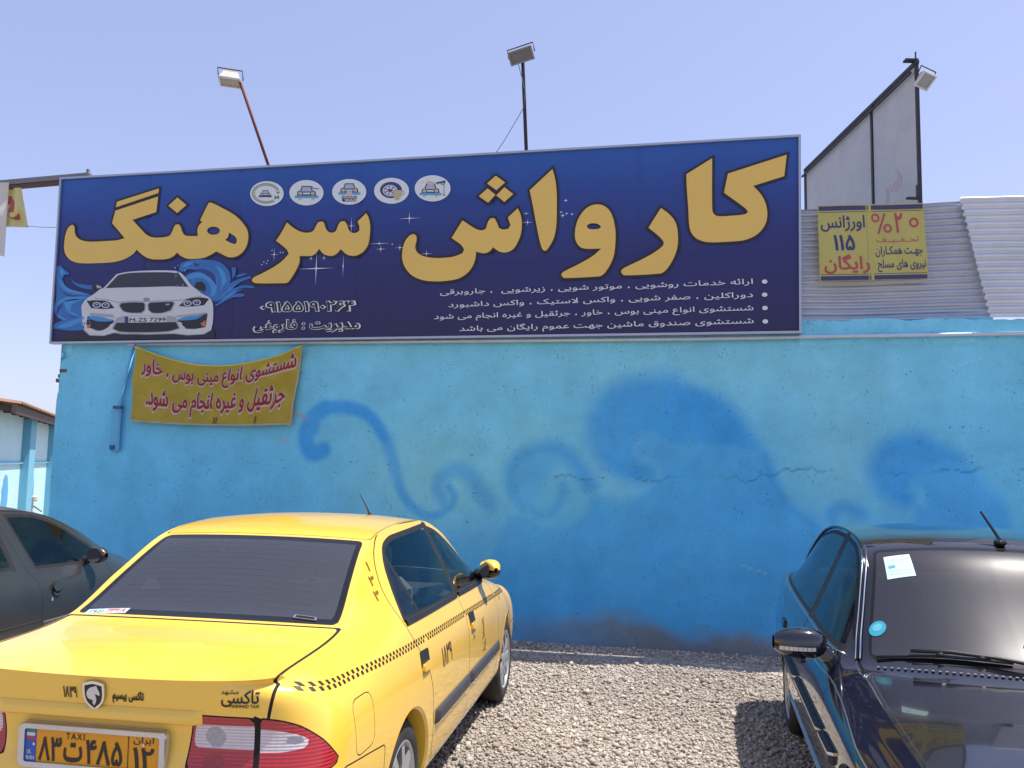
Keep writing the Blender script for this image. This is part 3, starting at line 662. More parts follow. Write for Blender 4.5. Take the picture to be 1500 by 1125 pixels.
    def star(px, py, w, h, th=.5):
        c = SZ(px, py); k = .0067
        for (dx, dz) in ((w*k, 0), (0, h*k)):
            n = 9; P = [(c[0] + dx*(2*i/(n - 1) - 1), c[1] + dz*(2*i/(n - 1) - 1)) for i in range(n)]
            stroke(sk, P, [.0012 + .011*th*(1 - abs(2*i/(n - 1) - 1))**1.5 for i in range(n)], on_sign, .0045 if dx else .0048)
        fill(sk, [ell(c[0], c[1], .010*th + .003, .010*th + .003, 12)], on_sign, .0051)
    star(463.5, 393.5, 30, 26, 1.2); star(600, 320, 17, 10, .8); star(556, 357, 16, 3, .6); star(503, 390, 1, 17, .6); star(402, 373, 7, 11, .7); star(558, 365, 8, 6, .6); star(586, 363, 8, 6, .6)
    star(515, 331, 6, 14, .6); star(625, 372, 9, 6, .5); star(773, 326, 8, 5, .6); star(824.5, 316, 4, 4, .6); star(829, 294, 4, 3, .6); star(830, 313, 3, 2, .5); star(838, 314, 3, 2, .5); star(822, 311, 3, 2, .4); star(771, 313, 5, 2, .4); star(456, 379, 4, 5, .4); star(475, 378, 4, 5, .4)
    for x, y in [(387, 384), (393, 382), (384, 388), (391, 386), (411, 370), (415, 370), (399, 367), (605, 367), (575, 358)]:
        c = SZ(x, y); fill(sk, [ell(c[0], c[1], .007, .007, 8)], on_sign, .005)
    part(sk.build('sparkles', mat('printed_sparkle', (.66, .66, .80), .5, var=.04), root))
    # ---- five round service badges
    kz = 310/1500.; Z = zoomfn(360, 250, kz)
    ink = mat('icon_navy', (.035, .045, .16), .5); cy = mat('icon_cyan', (.10, .36, .52), .5); gy = mat('icon_grey', (.40, .46, .52), .5); ol = mat('icon_olive', (.22, .27, .09), .5); tan = mat('icon_tan', (.52, .42, .26), .5); pk = mat('icon_pink', (.62, .45, .42), .5)
    mats = [PALE, ink, cy, gy, ol, tan, pk]
    def badge(name, cx, cz, rx, ry, draw):
        b = MB(); fill(b, [[Z(p) for p in ell(cx, cz, rx, ry, 40)]], on_sign, .002); draw(b); part(b.build(name, mats, root))
    def pl(b, pts, mi, lay): fill(b, [[Z(p) for p in pts]], on_sign, lay, mi)
    def ln(b, pts, w, mi, lay=.006): stroke(b, [Z(p) for p in pts], w*.0067*kz*1.5, on_sign, lay, mi)
    def car(b, cx, cy_, s, low=2, wheels=True):
        f = lambda l: [(cx + x*s, cy_ + y*s) for x, y in l]
        pl(b, f([(-50, -8), (-34, -52), (34, -52), (50, -8)]), 1, .0030); pl(b, f([(-38, -12), (-28, -44), (28, -44), (38, -12)]), 3, .0036)
        pl(b, f([(-66, -10), (-58, -16), (58, -16), (66, -10), (70, 18), (-70, 18)]), 1, .0033); pl(b, f([(-86, 18), (86, 18), (84, 36), (-84, 36)]), low, .0033)
        pl(b, f(ell(-46, 2, 15, 13, 14)), 5, .0038); pl(b, f(ell(46, 2, 15, 13, 14)), 5, .0038); pl(b, f([(-26, -3), (26, -3), (26, 8), (-26, 8)]), 0, .0038)
        if wheels: pl(b, f([(-60, 36), (-34, 36), (-36, 50), (-58, 50)]), 6, .0035); pl(b, f([(34, 36), (60, 36), (58, 50), (36, 50)]), 6, .0035)
    def d1(b):
        ln(b, ell(145, 162, 95, 70, 40, -1.9, -7.6) if False else [(145 + 95*math.cos(a), 162 + 68*math.sin(a)) for a in np.linspace(.9, 5.95, 40)], 5, 4); ln(b, [(145 + 82*math.cos(a), 162 + 58*math.sin(a)) for a in np.linspace(.9, 5.95, 40)], 3, 4, .0064)
        pl(b, [(215, 150), (245, 150), (230, 168)], 4, .0062); car(b, 140, 168, .56, 1)
        V, F, w = text2d('24', .03, False); P = [on_sign(*Z((202 + v[0]*36, 200 - v[1]*30)), .006 + v[2]*.0006) for v in V]; b.add(P, F, 1)
    def d2(b): car(b, 432, 160, .98); ln(b, [(470, 112), (485, 130), (520, 128)], 4, 1)
    def d3(b):
        car(b, 735, 138, .92, 2); pl(b, [(715, 160), (720, 138), (750, 138), (757, 160), (757, 184), (715, 184)], 3, .0045); pl(b, ell(737, 170, 17, 16, 14), 6, .0050)
        pl(b, [(680, 184), (790, 184), (784, 220), (686, 220)], 1, .0045); pl(b, [(684, 190), (786, 190), (785, 196), (685, 196)], 6, .0050)
        V, F, w = text2d('WAX', .02, False); b.add([on_sign(*Z((702 + v[0]*36, 218 - v[1]*24)), .005 + v[2]*.0006) for v in V], F, 0)
    def d4(b):
        pl(b, ell(1030, 138, 78, 58, 30), 1, .003); pl(b, ell(1024, 142, 52, 40, 26), 0, .0036); pl(b, ell(1024, 142, 45, 34, 26), 1, .0042); pl(b, ell(1024, 142, 40, 30, 26), 0, .0046)
        for k in range(7): a = k*.9; ln(b, [(1024, 142), (1024 + 40*math.cos(a), 142 + 30*math.sin(a))], 5, 1, .0052 + .0002*k)
        pl(b, ell(1024, 142, 12, 9, 14), 1, .0070); pl(b, [(1045, 142), (1105, 138), (1104, 180), (1090, 192), (1088, 208), (1058, 208), (1056, 192), (1046, 182)], 5, .0075); ln(b, [(1104, 150), (1122, 148), (1122, 170), (1106, 174)], 4, 5, .0078); pl(b, ell(975, 100, 9, 6, 10), 4, .0048)
    def d5(b):
        car(b, 1310, 142, .92); pl(b, [(1278, 92), (1286, 78), (1306, 74), (1330, 82), (1352, 90), (1330, 102), (1300, 106)], 6, .006); ln(b, [(1352, 90), (1384, 84), (1416, 76)], 9, 1, .0064); ln(b, [(1384, 84), (1388, 98), (1410, 96), (1412, 80)], 4, 1, .0068); ln(b, [(1404, 90), (1406, 172)], 5, 3, .0066); ln(b, [(1396, 172), (1414, 176)], 4, 1, .007)
        pl(b, ell(1258, 84, 6, 5, 8), 6, .006); pl(b, ell(1244, 92, 4, 3, 8), 6, .006)
    badge('service_badge', 151, 163, 119, 88, d1); badge('service_badge', 431, 157, 121, 90, d2); badge('service_badge', 734, 151, 121, 91, d3); badge('service_badge', 1034, 143, 124, 92, d4); badge('service_badge', 1325, 126, 127, 93, d5)
    # ---- printed picture of a white car in a splash
    kq = 310/1500.; Q = zoomfn(70, 380, kq)
    mw = mat('picture_white', (.60, .62, .63), .5, var=.06); ms = mat('picture_silver', (.36, .39, .41), .5); mk = mat('picture_black', (.018, .02, .03), .5); mg = mat('picture_glass', (.035, .04, .06), .5); mb = mat('picture_blue', (.035, .16, .45), .5, var=.2); ml = mat('picture_sky', (.06, .28, .60), .5, var=.15); md = mat('picture_deep', (.02, .05, .22), .5); mo = mat('picture_orange', (.55, .16, .06), .5)
    wv = MB()
    def pw(pts, mi, lay, sm=True): fill(wv, [smooth_poly([Q(p) for p in pts]) if sm else [Q(p) for p in pts]], on_sign, lay, mi)
    pw([(62, 55), (90, 40), (110, 62), (160, 105), (120, 110), (105, 140), (130, 190), (200, 225), (300, 250), (320, 262), (250, 300), (240, 400), (270, 500), (160, 505), (42, 490), (45, 460), (110, 430), (70, 410), (45, 350), (60, 290)], 0, .0020)
    pw([(165, 130), (200, 165), (270, 180), (350, 188), (330, 215), (250, 205), (190, 175)], 0, .0020)
    for pts in ([(72, 100), (95, 150), (150, 205), (260, 238), (300, 250), (180, 240), (100, 200)], [(50, 330), (110, 275), (200, 262), (300, 268), (220, 285), (120, 300)], [(110, 300), (160, 285), (250, 280), (170, 320), (165, 370), (230, 400), (150, 380)], [(60, 485), (150, 440), (250, 410), (240, 440), (150, 480)], [(80, 70), (100, 65), (130, 100), (95, 120)], [(62, 380), (90, 400), (140, 430), (100, 425)]): pw(pts, 1, .0026)
    for pts in ([(85, 215), (150, 250), (260, 258), (150, 262)], [(60, 400), (70, 340), (110, 310), (85, 360)], [(140, 330), (160, 400), (220, 420), (165, 410)]): pw(pts, 2, .0030)
    pw([(930, 70), (945, 25), (1010, 5), (1120, 2), (1220, 20), (1285, 80), (1300, 150), (1250, 230), (1180, 300), (1100, 240), (940, 180), (985, 110), (1080, 80), (1010, 70), (950, 90)], 0, .0020)
    for k, pts in enumerate(([(1175, 285), (1250, 200), (1330, 150), (1430, 120), (1450, 130), (1350, 170), (1290, 230), (1200, 300)], [(1180, 310), (1270, 230), (1380, 185), (1460, 188), (1465, 205), (1370, 205), (1280, 260)], [(1180, 330), (1260, 270), (1350, 240), (1400, 250), (1390, 262), (1300, 275), (1200, 330)], [(1305, 60), (1330, 55), (1335, 95), (1310, 140)], [(1320, 120), (1380, 100), (1420, 102), (1360, 125)])): pw(pts, 0, .0021 + .0001*k)
    for pts in ([(960, 150), (1010, 105), (1090, 95), (1160, 105), (1200, 160), (1190, 240), (1160, 270), (1150, 180), (1090, 130), (1010, 140)], [(1190, 40), (1250, 85), (1270, 150), (1220, 230), (1235, 150), (1215, 90)], [(950, 60), (980, 25), (1040, 20), (990, 50)], [(1200, 290), (1280, 215), (1370, 160), (1300, 210)], [(1210, 312), (1290, 245), (1400, 200), (1300, 255)]): pw(pts, 1, .0027)
    for pts in ([(1020, 75), (1110, 70), (1180, 110), (1200, 190), (1150, 130), (1090, 95)], [(1030, 20), (1080, 40), (1050, 55)]): pw(pts, 2, .0031)
    for x, y, r in [(905, 60, 7), (925, 90, 8), (910, 118, 7), (975, 78, 9), (1033, 148, 8), (960, 182, 7), (922, 184, 5), (1010, 165, 4), (925, 45, 5), (250, 415, 9), (262, 455, 7), (255, 480, 8), (290, 425, 6), (300, 445, 5)]: fill(wv, [[Q(p) for p in ell(x, y, r, r, 10)]], on_sign, .0062, 1)
    part(wv.build('splash_picture', [mb, ml, md], root))
    pc = MB(); mats = [mw, ms, mk, mg, ml, mo, md]
    def pp(pts, mi, lay, sm=True): fill(pc, [smooth_poly([Q(p) for p in pts], 4, 35) if sm else [Q(p) for p in pts]], on_sign, lay, mi)
    def mir(pts, cx=700): return [(2*cx + 18 - p[0], p[1]) for p in pts][::-1]
    pp([(60, 575), (240, 520), (1180, 500), (1190, 560)], 2, .0030)
    pp([(385, 215), (410, 190), (490, 105), (560, 90), (700, 80), (880, 80), (945, 95), (1025, 190), (1060, 215)], 0, .0032)
    pp([(412, 205), (500, 112), (570, 98), (700, 92), (860, 92), (930, 100), (1000, 195), (860, 192), (700, 197), (540, 200)], 3, .0040)
    pp([(310, 205), (320, 185), (350, 175), (380, 185), (400, 210), (350, 225)], 2, .0034); pp([(1040, 195), (1050, 165), (1090, 155), (1120, 180), (1120, 230), (1070, 215)], 2, .0034); pp([(345, 180), (380, 190), (385, 205), (350, 205)], 1, .0041)
    pp([(240, 330), (265, 290), (330, 245), (390, 205), (540, 200), (700, 196), (860, 192), (1030, 200), (1090, 240), (1150, 275), (1172, 320), (1172, 440), (1160, 500), (1110, 528), (990, 535), (900, 525), (700, 530), (520, 530), (470, 520), (400, 540), (300, 535), (260, 500), (245, 420)], 0, .0036)
    pp([(330, 270), (400, 225), (540, 212), (700, 208), (860, 205), (1010, 215), (1090, 255), (930, 285), (860, 290), (500, 300), (470, 295)], 0, .0042)
    stroke(pc, [Q(p) for p in [(335, 275), (440, 290), (500, 305), (600, 296), (700, 300), (880, 293), (940, 290), (1090, 262)]], .012, on_sign, .0046, 1)
    kid = [(502, 325), (515, 305), (600, 300), (685, 302), (697, 320), (695, 360), (670, 384), (590, 384), (530, 370)]
    pp(kid, 1, .0050); pp([(512, 328), (524, 312), (600, 306), (680, 308), (690, 322), (688, 358), (665, 378), (590, 378), (538, 364)], 2, .0056)
    kid2 = [(708, 320), (720, 302), (800, 298), (890, 295), (905, 312), (880, 365), (820, 384), (740, 384), (712, 360)]
    pp(kid2, 1, .0050); pp([(714, 322), (726, 308), (800, 304), (884, 301), (896, 314), (872, 360), (815, 378), (745, 378), (718, 358)], 2, .0056); pp([(835, 316), (870, 314), (862, 325), (840, 325)], 1, .0062, False)
    pp(ell(702, 284, 22, 11, 18), 2, .0052); pp(ell(702, 284, 17, 8, 18), 1, .0058); pp([(702, 284), (702, 276), (719, 284)], 4, .0063, False); pp([(702, 284), (702, 292), (685, 284)], 4, .0063, False)
    for hl in ([(278, 295), (340, 290), (430, 300), (475, 345), (400, 352), (310, 345)], [(1145, 280), (1090, 270), (990, 282), (930, 332), (1010, 335), (1110, 325)]): pp(hl, 2, .0050)
    for (x, y) in [(350, 323), (412, 325), (993, 312), (1058, 306)]:
        pp(ell(x, y, 29, 20, 18), 0, .0056); pp(ell(x, y, 21, 14, 18), 6, .0062); pp(ell(x, y - 3, 9, 5, 12), 1, .0068)
    for gr in ([(300, 380), (460, 390), (480, 415), (300, 402)], [(900, 400), (1130, 375), (1130, 392), (940, 412)]): pp(gr, 1, .0050)
    for gr in ([(285, 405), (340, 405), (470, 430), (470, 448), (430, 470), (380, 500), (310, 490), (275, 460)], [(1135, 385), (1120, 480), (1060, 490), (980, 490), (950, 450), (920, 440), (930, 425), (1060, 400)]): pp(gr, 2, .0054)
    pp([(300, 405), (380, 408), (480, 438), (370, 440), (290, 420)], 4, .0060); pp([(920, 425), (1000, 405), (1110, 395), (1050, 425), (930, 435)], 4, .0060); pp([(280, 465), (310, 460), (300, 488), (282, 490)], 5, .0064); pp([(1085, 455), (1122, 430), (1120, 478), (1095, 472)], 5, .0064)
    pp([(330, 500), (380, 455), (430, 440), (455, 445), (430, 480), (380, 505)], 2, .0066); pp([(950, 460), (990, 440), (1040, 445), (1085, 475), (1060, 492), (985, 492)], 2, .0066)
    pp([(455, 490), (490, 415), (540, 402), (860, 400), (910, 410), (940, 490), (860, 515), (700, 525), (520, 522)], 1, .0050); pp([(465, 492), (490, 450), (910, 445), (932, 488), (860, 508), (700, 516), (520, 512)], 2, .0056)
    pp([(545, 405), (845, 402), (843, 445), (547, 450)], 0, .0066, False); pp([(547, 406), (575, 406), (575, 449), (548, 450)], 6, .0072, False)
    a, b = Q((582, 444)), Q((838, 440)); put_text(pc, 'M ZS 7299', on_sign, a[0], b[0], a[1], .045, .02, persian=False, mi=2, lay=.0072, zb1=b[1]); pp(ell(628, 436, 9, 6, 10), 1, .0074)
    stroke(pc, [Q(p) for p in [(240, 440), (262, 505), (300, 538), (400, 541), (470, 521), (700, 532), (900, 526), (990, 537), (1110, 530), (1165, 498)]], .008, on_sign, .0062, 1)
    part(pc.build('car_picture', mats, root))
sign()

# ------------------------------------------------------------------ pipe under the banner, bracket pipe on the wall
STEELB = mat('painted_pipe', lin((96, 176, 214)), .5, var=.15, bump=.2)
def pipes():
    a, b = onwall(188, 505, -.05), onwall(1172, 493, -.05)
    m = MB(); m.tube([(a[0], -.05, a[1] + .005), (0, -.05, 3.005), (5.55, -.05, 3.03)], .02, 8)
    o = m.build('conduit', mat('pale_conduit', (.50, .58, .66), .4, .3, var=.2), smooth=True); tag(o, 'thin pale conduit running along the wall just under the banner', 'conduit')
    p, q = onwall(196, 508, -.045), onwall(168, 662, -.045)
    root = empty('wall_pipe', (q[0], -.05, q[1])); tag(root, 'short blue painted downpipe on the wall left of the yellow cloth banner', 'pipe')
    m = MB(); m.tube([(p[0] - q[0], .01, p[1] - q[1]), (.02, .01, .5), (0, .01, .02)], .018, 8); m.build('pipe', STEELB, root, True)
    m = MB(); m.box((.0, .0, .26), (.11, .05, .52), None, .02); m.build('housing', STEELB, root)
    m = MB(); m.box((.03, -.025, .50), (.10, .06, .035), None, .006); m.box((-.01, -.03, .05), (.06, .04, .05), None, .01); m.build('clamp', mat('dark_blue_clamp', lin((40, 90, 130)), .6), root)
pipes()

# ------------------------------------------------------------------ yellow cloth banner hung on the wall
def cloth():
    TL, TR, BL, BR = [np.array(onwall(*p, -.05)) for p in ((201, 508), (444, 507), (193, 617), (427, 622))]
    def P(u, v, lift=0.0):
        top = TL*(1 - u) + TR*u; bot = BL*(1 - u) + BR*u; sag = 4*u*(1 - u)
        top = top + np.array([0, -.215*(sag**1.15)]); bot = bot + np.array([0, -.03*sag])
        p = bot*(1 - v) + top*v
        d1 = math.exp(-((u - .25*(1 - v) - .02)/.05)**2)*v*.03 + math.exp(-((1 - u - .3*(1 - v) - .01)/.05)**2)*v*.03
        y = -.062 - d1 - .014*math.sin(9*u + 3*v) - .008*math.sin(23*u - 8*v) - .010*math.exp(-((v - .55 + .25*math.cos(5*u))/.05)**2) - .009*math.exp(-((v - 1 + 1.3*u)/.05)**2) - .009*math.exp(-((v - 1.25*u + .25)/.05)**2) - .015*sag*v - .008*math.sin(14*v + 4*u)
        return (p[0], y - lift, p[1])
    root = empty('cloth_banner', (float(BL[0] + BR[0])/2, -.05, float(BL[1]))); off = (-float(BL[0] + BR[0])/2, .05, -float(BL[1]))
    tag(root, 'sagging yellow cloth banner with red Persian writing hung under the big sign', 'cloth banner')
    nu, nv = 90, 40; V = [P(i/nu, j/nv) for j in range(nv + 1) for i in range(nu + 1)]; n = len(V)
    F = [(j*(nu + 1) + i, j*(nu + 1) + i + 1, (j + 1)*(nu + 1) + i + 1, (j + 1)*(nu + 1) + i) for j in range(nv) for i in range(nu)]
    V2 = V + [(a, b + .004, c) for a, b, c in V]; F2 = F + [tuple(i + n for i in f[::-1]) for f in F]
    my = mat('yellow_cloth', (.42, .325, .045), .75, var=.28, vscale=5, bump=.35, bscale=14, dust=.45, dustcol=(.30, .22, .08), spec=.2)
    o = mesh_obj('cloth', V2, F2, my, root, True); o.location = off
    hm = MB()
    for (u0, v0, u1, v1) in ((0, 0, 1, 0), (1, 0, 1, 1), (0, 1, 1, 1)):
        k = 40; w = .012 if v1 == 1 and u0 == 0 else .02; L = []
        for i in range(k + 1):
            t = i/k; a = P(u0 + (u1 - u0)*t, v0 + (v1 - v0)*t, .002); L.append(a)
        vv = [L[i] for i in range(k + 1)] + [(p[0] + (-w if u0 == u1 else 0), p[1] - .001, p[2] + (0 if u0 == u1 else (w if v0 == 0 else -w))) for p in L]
        hm.add(vv, [(i, i + 1, k + 2 + i, k + 1 + i) for i in range(k)], 1 if v0 == 1 else 0)
    o = hm.build('hem', [mat('pale_hem', (.42, .36, .28), .8, var=.2), mat('yellow_hem', (.72, .52, .02), .6)], root); o.location = off
    f = lambda x, z, l: P(x, z, .002 + l)
    mo_, mr_ = mat('cloth_pale_outline', (.60, .47, .40), .7, var=.12), mat('cloth_red', (.27, .018, .03), .7, var=.2)
    for tx, x0_, x1_, z0_, z1_, hh in (('شستشوی انواع مینی بوس ، خاور', .045, .985, .70, .74, .20), ('جرثقیل و غیره انجام می شود.', .085, .945, .25, .30, .26)):
        b = MB(); put_text(b, tx, f, x0_, x1_, z0_, hh, .082, lay=.0, zb1=z1_, sub=.03); o = b.build('letter_outline', mo_, root); o.location = off
        b = MB(); put_text(b, tx, f, x0_ + .006, x1_ - .006, z0_ + .01, hh, .026, lay=.004, zb1=z1_ + .01, sub=.03); o = b.build('lettering', mr_, root); o.location = off
    st = MB()
    for u in (.515, .53, .775): st.add([P(u, .03, .004), P(u + .008, .03, .004), P(u + .008, .14, .004), P(u, .14, .004)], [(0, 1, 2, 3)])
    o = st.build('stain', mat('brown_stain', (.13, .08, .04), .8), root); o.location = off
    kn = MB()
    for c, s in ((P(0, 1), -1), (P(1, 1), 1)): kn.tube([c, (c[0] + s*.03, -.05, c[2] + .03)], .008, 6)
    o = kn.build('tie_cord', mat('cord', (.35, .28, .2), .8), root); o.location = off
cloth()

# ------------------------------------------------------------------ corrugated sheets above the wall
def sheets():
    zinc = bpy.data.materials.new('zinc'); zinc.use_nodes = True; t = zinc.node_tree; b = t.nodes['Principled BSDF']; L = t.links.new
    tc = t.nodes.new('ShaderNodeTexCoord'); vo = t.nodes.new('ShaderNodeTexVoronoi'); vo.inputs['Scale'].default_value = 14; L(tc.outputs['Object'], vo.inputs['Vector'])
    nz = t.nodes.new('ShaderNodeTexNoise'); nz.inputs['Scale'].default_value = 2; nz.inputs['Detail'].default_value = 6; L(tc.outputs['Object'], nz.inputs['Vector'])
    cr = t.nodes.new('ShaderNodeValToRGB'); cr.color_ramp.elements[0].color = (.52, .56, .62, 1); cr.color_ramp.elements[1].color = (.72, .76, .81, 1); L(nz.outputs['Fac'], cr.inputs[0])
    L(cr.outputs[0], b.inputs['Base Color']); b.inputs['Metallic'].default_value = .65; b.inputs['Roughness'].default_value = .42
    mr = t.nodes.new('ShaderNodeMapRange'); mr.inputs['To Min'].default_value = .32; mr.inputs['To Max'].default_value = .52; L(vo.outputs['Distance'], mr.inputs['Value']); L(mr.outputs[0], b.inputs['Roughness'])
    zd = zinc.copy(); zd.name = 'zinc_dull'; r_ = [n for n in zd.node_tree.nodes if n.type == 'VALTORGB'][0].color_ramp.elements; r_[0].color = (.34, .37, .44, 1); r_[1].color = (.54, .57, .63, 1)
    def sheet(name, xa0, xa1, xb0, xb1, z0, z1, y0, lean, amp, pitch, label, mt):
        nz_ = 110; nx = 40; V = []; F = []
        for j in range(nz_ + 1):
            v = j/nz_; z = z0 + (z1 - z0)*v
            for i in range(nx + 1):
                u = i/nx; x = (xa0 + (xb0 - xa0)*v)*(1 - u) + (xa1 + (xb1 - xa1)*v)*u
                jag = .008*math.sin(z*95) if i == 0 else 0
                V.append((x + jag, y0 + lean*v + amp*math.cos(2*math.pi*z/pitch) + .012*math.sin(x*2.3 + z*1.1) + .006*math.sin(x*7 + z*3), z + .006*math.sin(x*3.1)))
        n = nx + 1
        for j in range(nz_):
            for i in range(nx): F.append((j*n + i, j*n + i + 1, (j + 1)*n + i + 1, (j + 1)*n + i))
        N = len(V); V2 = V + [(a, c + .0015, d) for a, c, d in V]; F2 = F + [tuple(i + N for i in f[::-1]) for f in F]
        o = mesh_obj(name, V2, F2, mt, None, True); tag(o, label, 'metal sheet', 'zinc sheets above the wall')
    sheet('corrugated_sheet', 1.0, 2.76, 1.0, 2.56, 3.16, 4.30, .065, .02, .011, .062, 'left zinc sheet above the wall, the one behind the yellow discount sign', zd)
    sheet('corrugated_sheet', 2.70, 5.5, 2.49, 5.5, 3.17, 4.32, -.035, .06, .013, .062, 'right zinc sheet above the wall with the jagged lapped edge, brighter than its neighbour', zinc)
sheets()

def discount_sign():
    # two printed halves, each slightly turned
    y = -.012
    C = [np.array(onwall(*p, y)) for p in ((1197.5, 301), (1352, 298), (1201, 412), (1360, 409))]
    def q(u, v, l=0.0):
        a = C[2]*(1 - u) + C[3]*u; b = C[0]*(1 - u) + C[1]*u; p = a*(1 - v) + b*v
        return (p[0], y - .004 - .006*math.sin(u*9 + v*2)*math.sin(v*5) - (.006 if u > .49 else 0) - l, p[1])
    o3 = (-float(C[2][0] + C[3][0])/2, .0, -float(C[2][1]))
    root = empty('discount_sign', (-o3[0], 0, -o3[2])); tag(root, 'small faded yellow sign with navy and red Persian writing fixed on the zinc sheet', 'sign')
    my = mat('faded_yellow', (.48, .43, .115), .6, var=.16, vscale=4, bump=.3, bscale=9, dust=.35, dustcol=(.5, .47, .3)); mn = mat('faded_navy', (.045, .05, .14), .6, var=.1); mr = mat('faded_red', (.42, .075, .085), .6, var=.12); mp = mat('sheet_back', (.5, .48, .4), .7)
    for (u0, u1) in ((0, .462), (.464, 1)):
        n = 16; V = []; F = []
        for j in range(n + 1):
            for i in range(n + 1): V.append(q(u0 + (u1 - u0)*i/n, j/n))
        for j in range(n):
            for i in range(n): b = j*(n + 1) + i; F.append((b, b + 1, b + n + 2, b + n + 1))
        N = len(V); V += [(a, b + .003, c) for a, b, c in V]; F += [tuple(i + N for i in f[::-1]) for f in F]
        o = mesh_obj('panel', V, F, my, root, True); o.location = o3
    f = lambda x, z, l: q(x, z, .0015 + l)
    for (u0, u1) in ((0.01, .458), (.468, .99)):
        for (v0, v1) in ((.005, .062), (.925, .985), (.078, .086), (.90, .908)):
            bd = MB(); k = 10; vv = [f(u0 + (u1 - u0)*i/k, v0, 0) for i in range(k + 1)] + [f(u0 + (u1 - u0)*i/k, v1, 0) for i in range(k + 1)]
            bd.add(vv, [(i, i + 1, k + 2 + i, k + 1 + i) for i in range(k)]); o = bd.build('border_band', mn, root); o.location = o3
    X = lambda x: (x - 100 - (30*0))/1330.; Zv = lambda zz: (965 - zz)/920.
    for nm, tx, x0_, x1_, z_, hh, of_, mt_ in (('navy_word', 'اورژانس', .025, .445, .70, .155, .022, mn), ('navy_number', '۱۱۵', .14, .345, .405, .20, .03, mn), ('red_word', 'رایگان', .045, .475, .15, .17, .024, mr),
            ('navy_word', 'جهـت همکـاران', .53, .965, .335, .105, .02, mn), ('navy_word', 'نیروی های مسلح', .545, .985, .16, .105, .022, mn), ('red_word', 'تخــفــیــف', .545, .935, .495, .075, .006, mr)):
        b = MB(); put_text(b, tx, f, x0_, x1_, z_, hh, of_); o = b.build(nm, mt_, root); o.location = o3
    rd = MB(); put_text(rd, '۲', f, .72, .80, .625, .26, .03)
    def ring(cu, cv, ru, rv, k):
        fill(rd, [ell(cu, cv, ru, rv, 26), ell(cu, cv, ru*k, rv*k, 26)[::-1]], f, .001)
    ring(.90, .745, .044, .066, .58); ring(.545, .815, .04, .06, .55); ring(.655, .675, .04, .06, .55)
    rd.add([f(.555, .605, .002), f(.575, .605, .002), f(.645, .875, .002), f(.625, .875, .002)], [(0, 1, 2, 3)])
    o = rd.build('red_percentage', mr, root); o.location = o3
discount_sign()

# ------------------------------------------------------------------ billboard standing end-on behind the sheets
DARKST = mat('dark_steel', (.05, .045, .05), .6, .4, var=.3)
def billboard():
    def at(px, py, depth):   # depth along the view
        o, d = pxray(px, py); return o + d*depth
    # near and far ends: top corners from the photograph, standing level and vertical
    d0 = (4.30 - CAM_H); 
    o, d = pxray(1347, 292); k0 = (.55 - CAM_Y)/d[1]; near = o + d*k0
    o, d = pxray(1340, 90); kt = np.dot(near[:2] - o[:2], d[:2])/np.dot(d[:2], d[:2]); ztop = (o + d*kt)[2]
    o, d = pxray(1180, 247); kf = (ztop - o[2])/d[2]; far = o + d*kf
    zb = near[2] - .9; L = np.array([far[0] - near[0], far[1] - near[1]]); ln = np.linalg.norm(L); u = L/ln; n = np.array([-u[1], u[0]])
    if n[0] > 0: n = -n      # towards the left, the side we see
    root = empty('billboard', (float(near[0]), float(near[1]), float(zb))); tag(root, 'weathered grey billboard standing end-on behind the zinc sheets', 'billboard')
    H = ztop - zb
    def pt(s, z, off=0.0): return (float(u[0]*s + n[0]*off), float(u[1]*s + n[1]*off), float(z))
    def bx(mb, s0, s1, z0, z1, o0, o1, mi=0):
        V = [pt(s, z, o) for s in (s0, s1) for z in (z0, z1) for o in (o0, o1)]
        mb.add(V, [(0, 1, 3, 2), (4, 6, 7, 5), (0, 4, 5, 1), (2, 3, 7, 6), (0, 2, 6, 4), (1, 5, 7, 3)], mi)
    mp = mat('weathered_board', (.52, .51, .50), .8, var=.16, vscale=2.5, dust=.5, dustcol=(.36, .34, .33), bump=.2)
    mid = ln*.33
    for (a, b) in ((.03, mid - .03), (mid + .03, ln - .03)):
        p = MB(); bx(p, a, b, .02, H - .05, -.02, .0); p.build('panel', mp, root)
    fr = MB(); bx(fr, -.015, .015, -.1, H + .02, -.022, .01); bx(fr, mid - .02, mid + .02, -.1, H - .02, -.03, .014); bx(fr, ln - .03, ln + .03, -.1, H - .02, -.03, .014)
    bx(fr, -.03, ln + .03, H - .035, H, -.022, .018); bx(fr, .03, ln + .03, H - .12, H - .095, .03, .05)
    bx(fr, -.02, .05, H + .003, H + .022, -.02, .11); fr.tube([pt(0, H), pt(0, H + .10)], .008, 6); bx(fr, -.02, .02, .92, 1.05, .012, .026); bx(fr, -.02, .02, .9, .918, .011, .13)
    fr.build('frame', DARKST, root)
    st = MB()   # remains of old pasted letters
    for (a, z, w, h) in ((ln*.16, 1.25, .30, .20), (ln*.24, 1.12, .22, .30)):
        st.add([pt(a + w*x*.5, z + h*zz*.5, .002) for x, zz in ell(0, 0, 1, 1, 20)], [list(range(20))])
        st.add([pt(a + w*x*.36 + .03, z + h*zz*.36 + .06, .004) for x, zz in ell(0, 0, 1, 1, 20)], [list(range(20))], 1)
    st.build('faded_lettering', [mat('faded_pink', (.52, .42, .41), .8, var=.15), mp], root)
    return near, ztop
near, ztop = billboard()

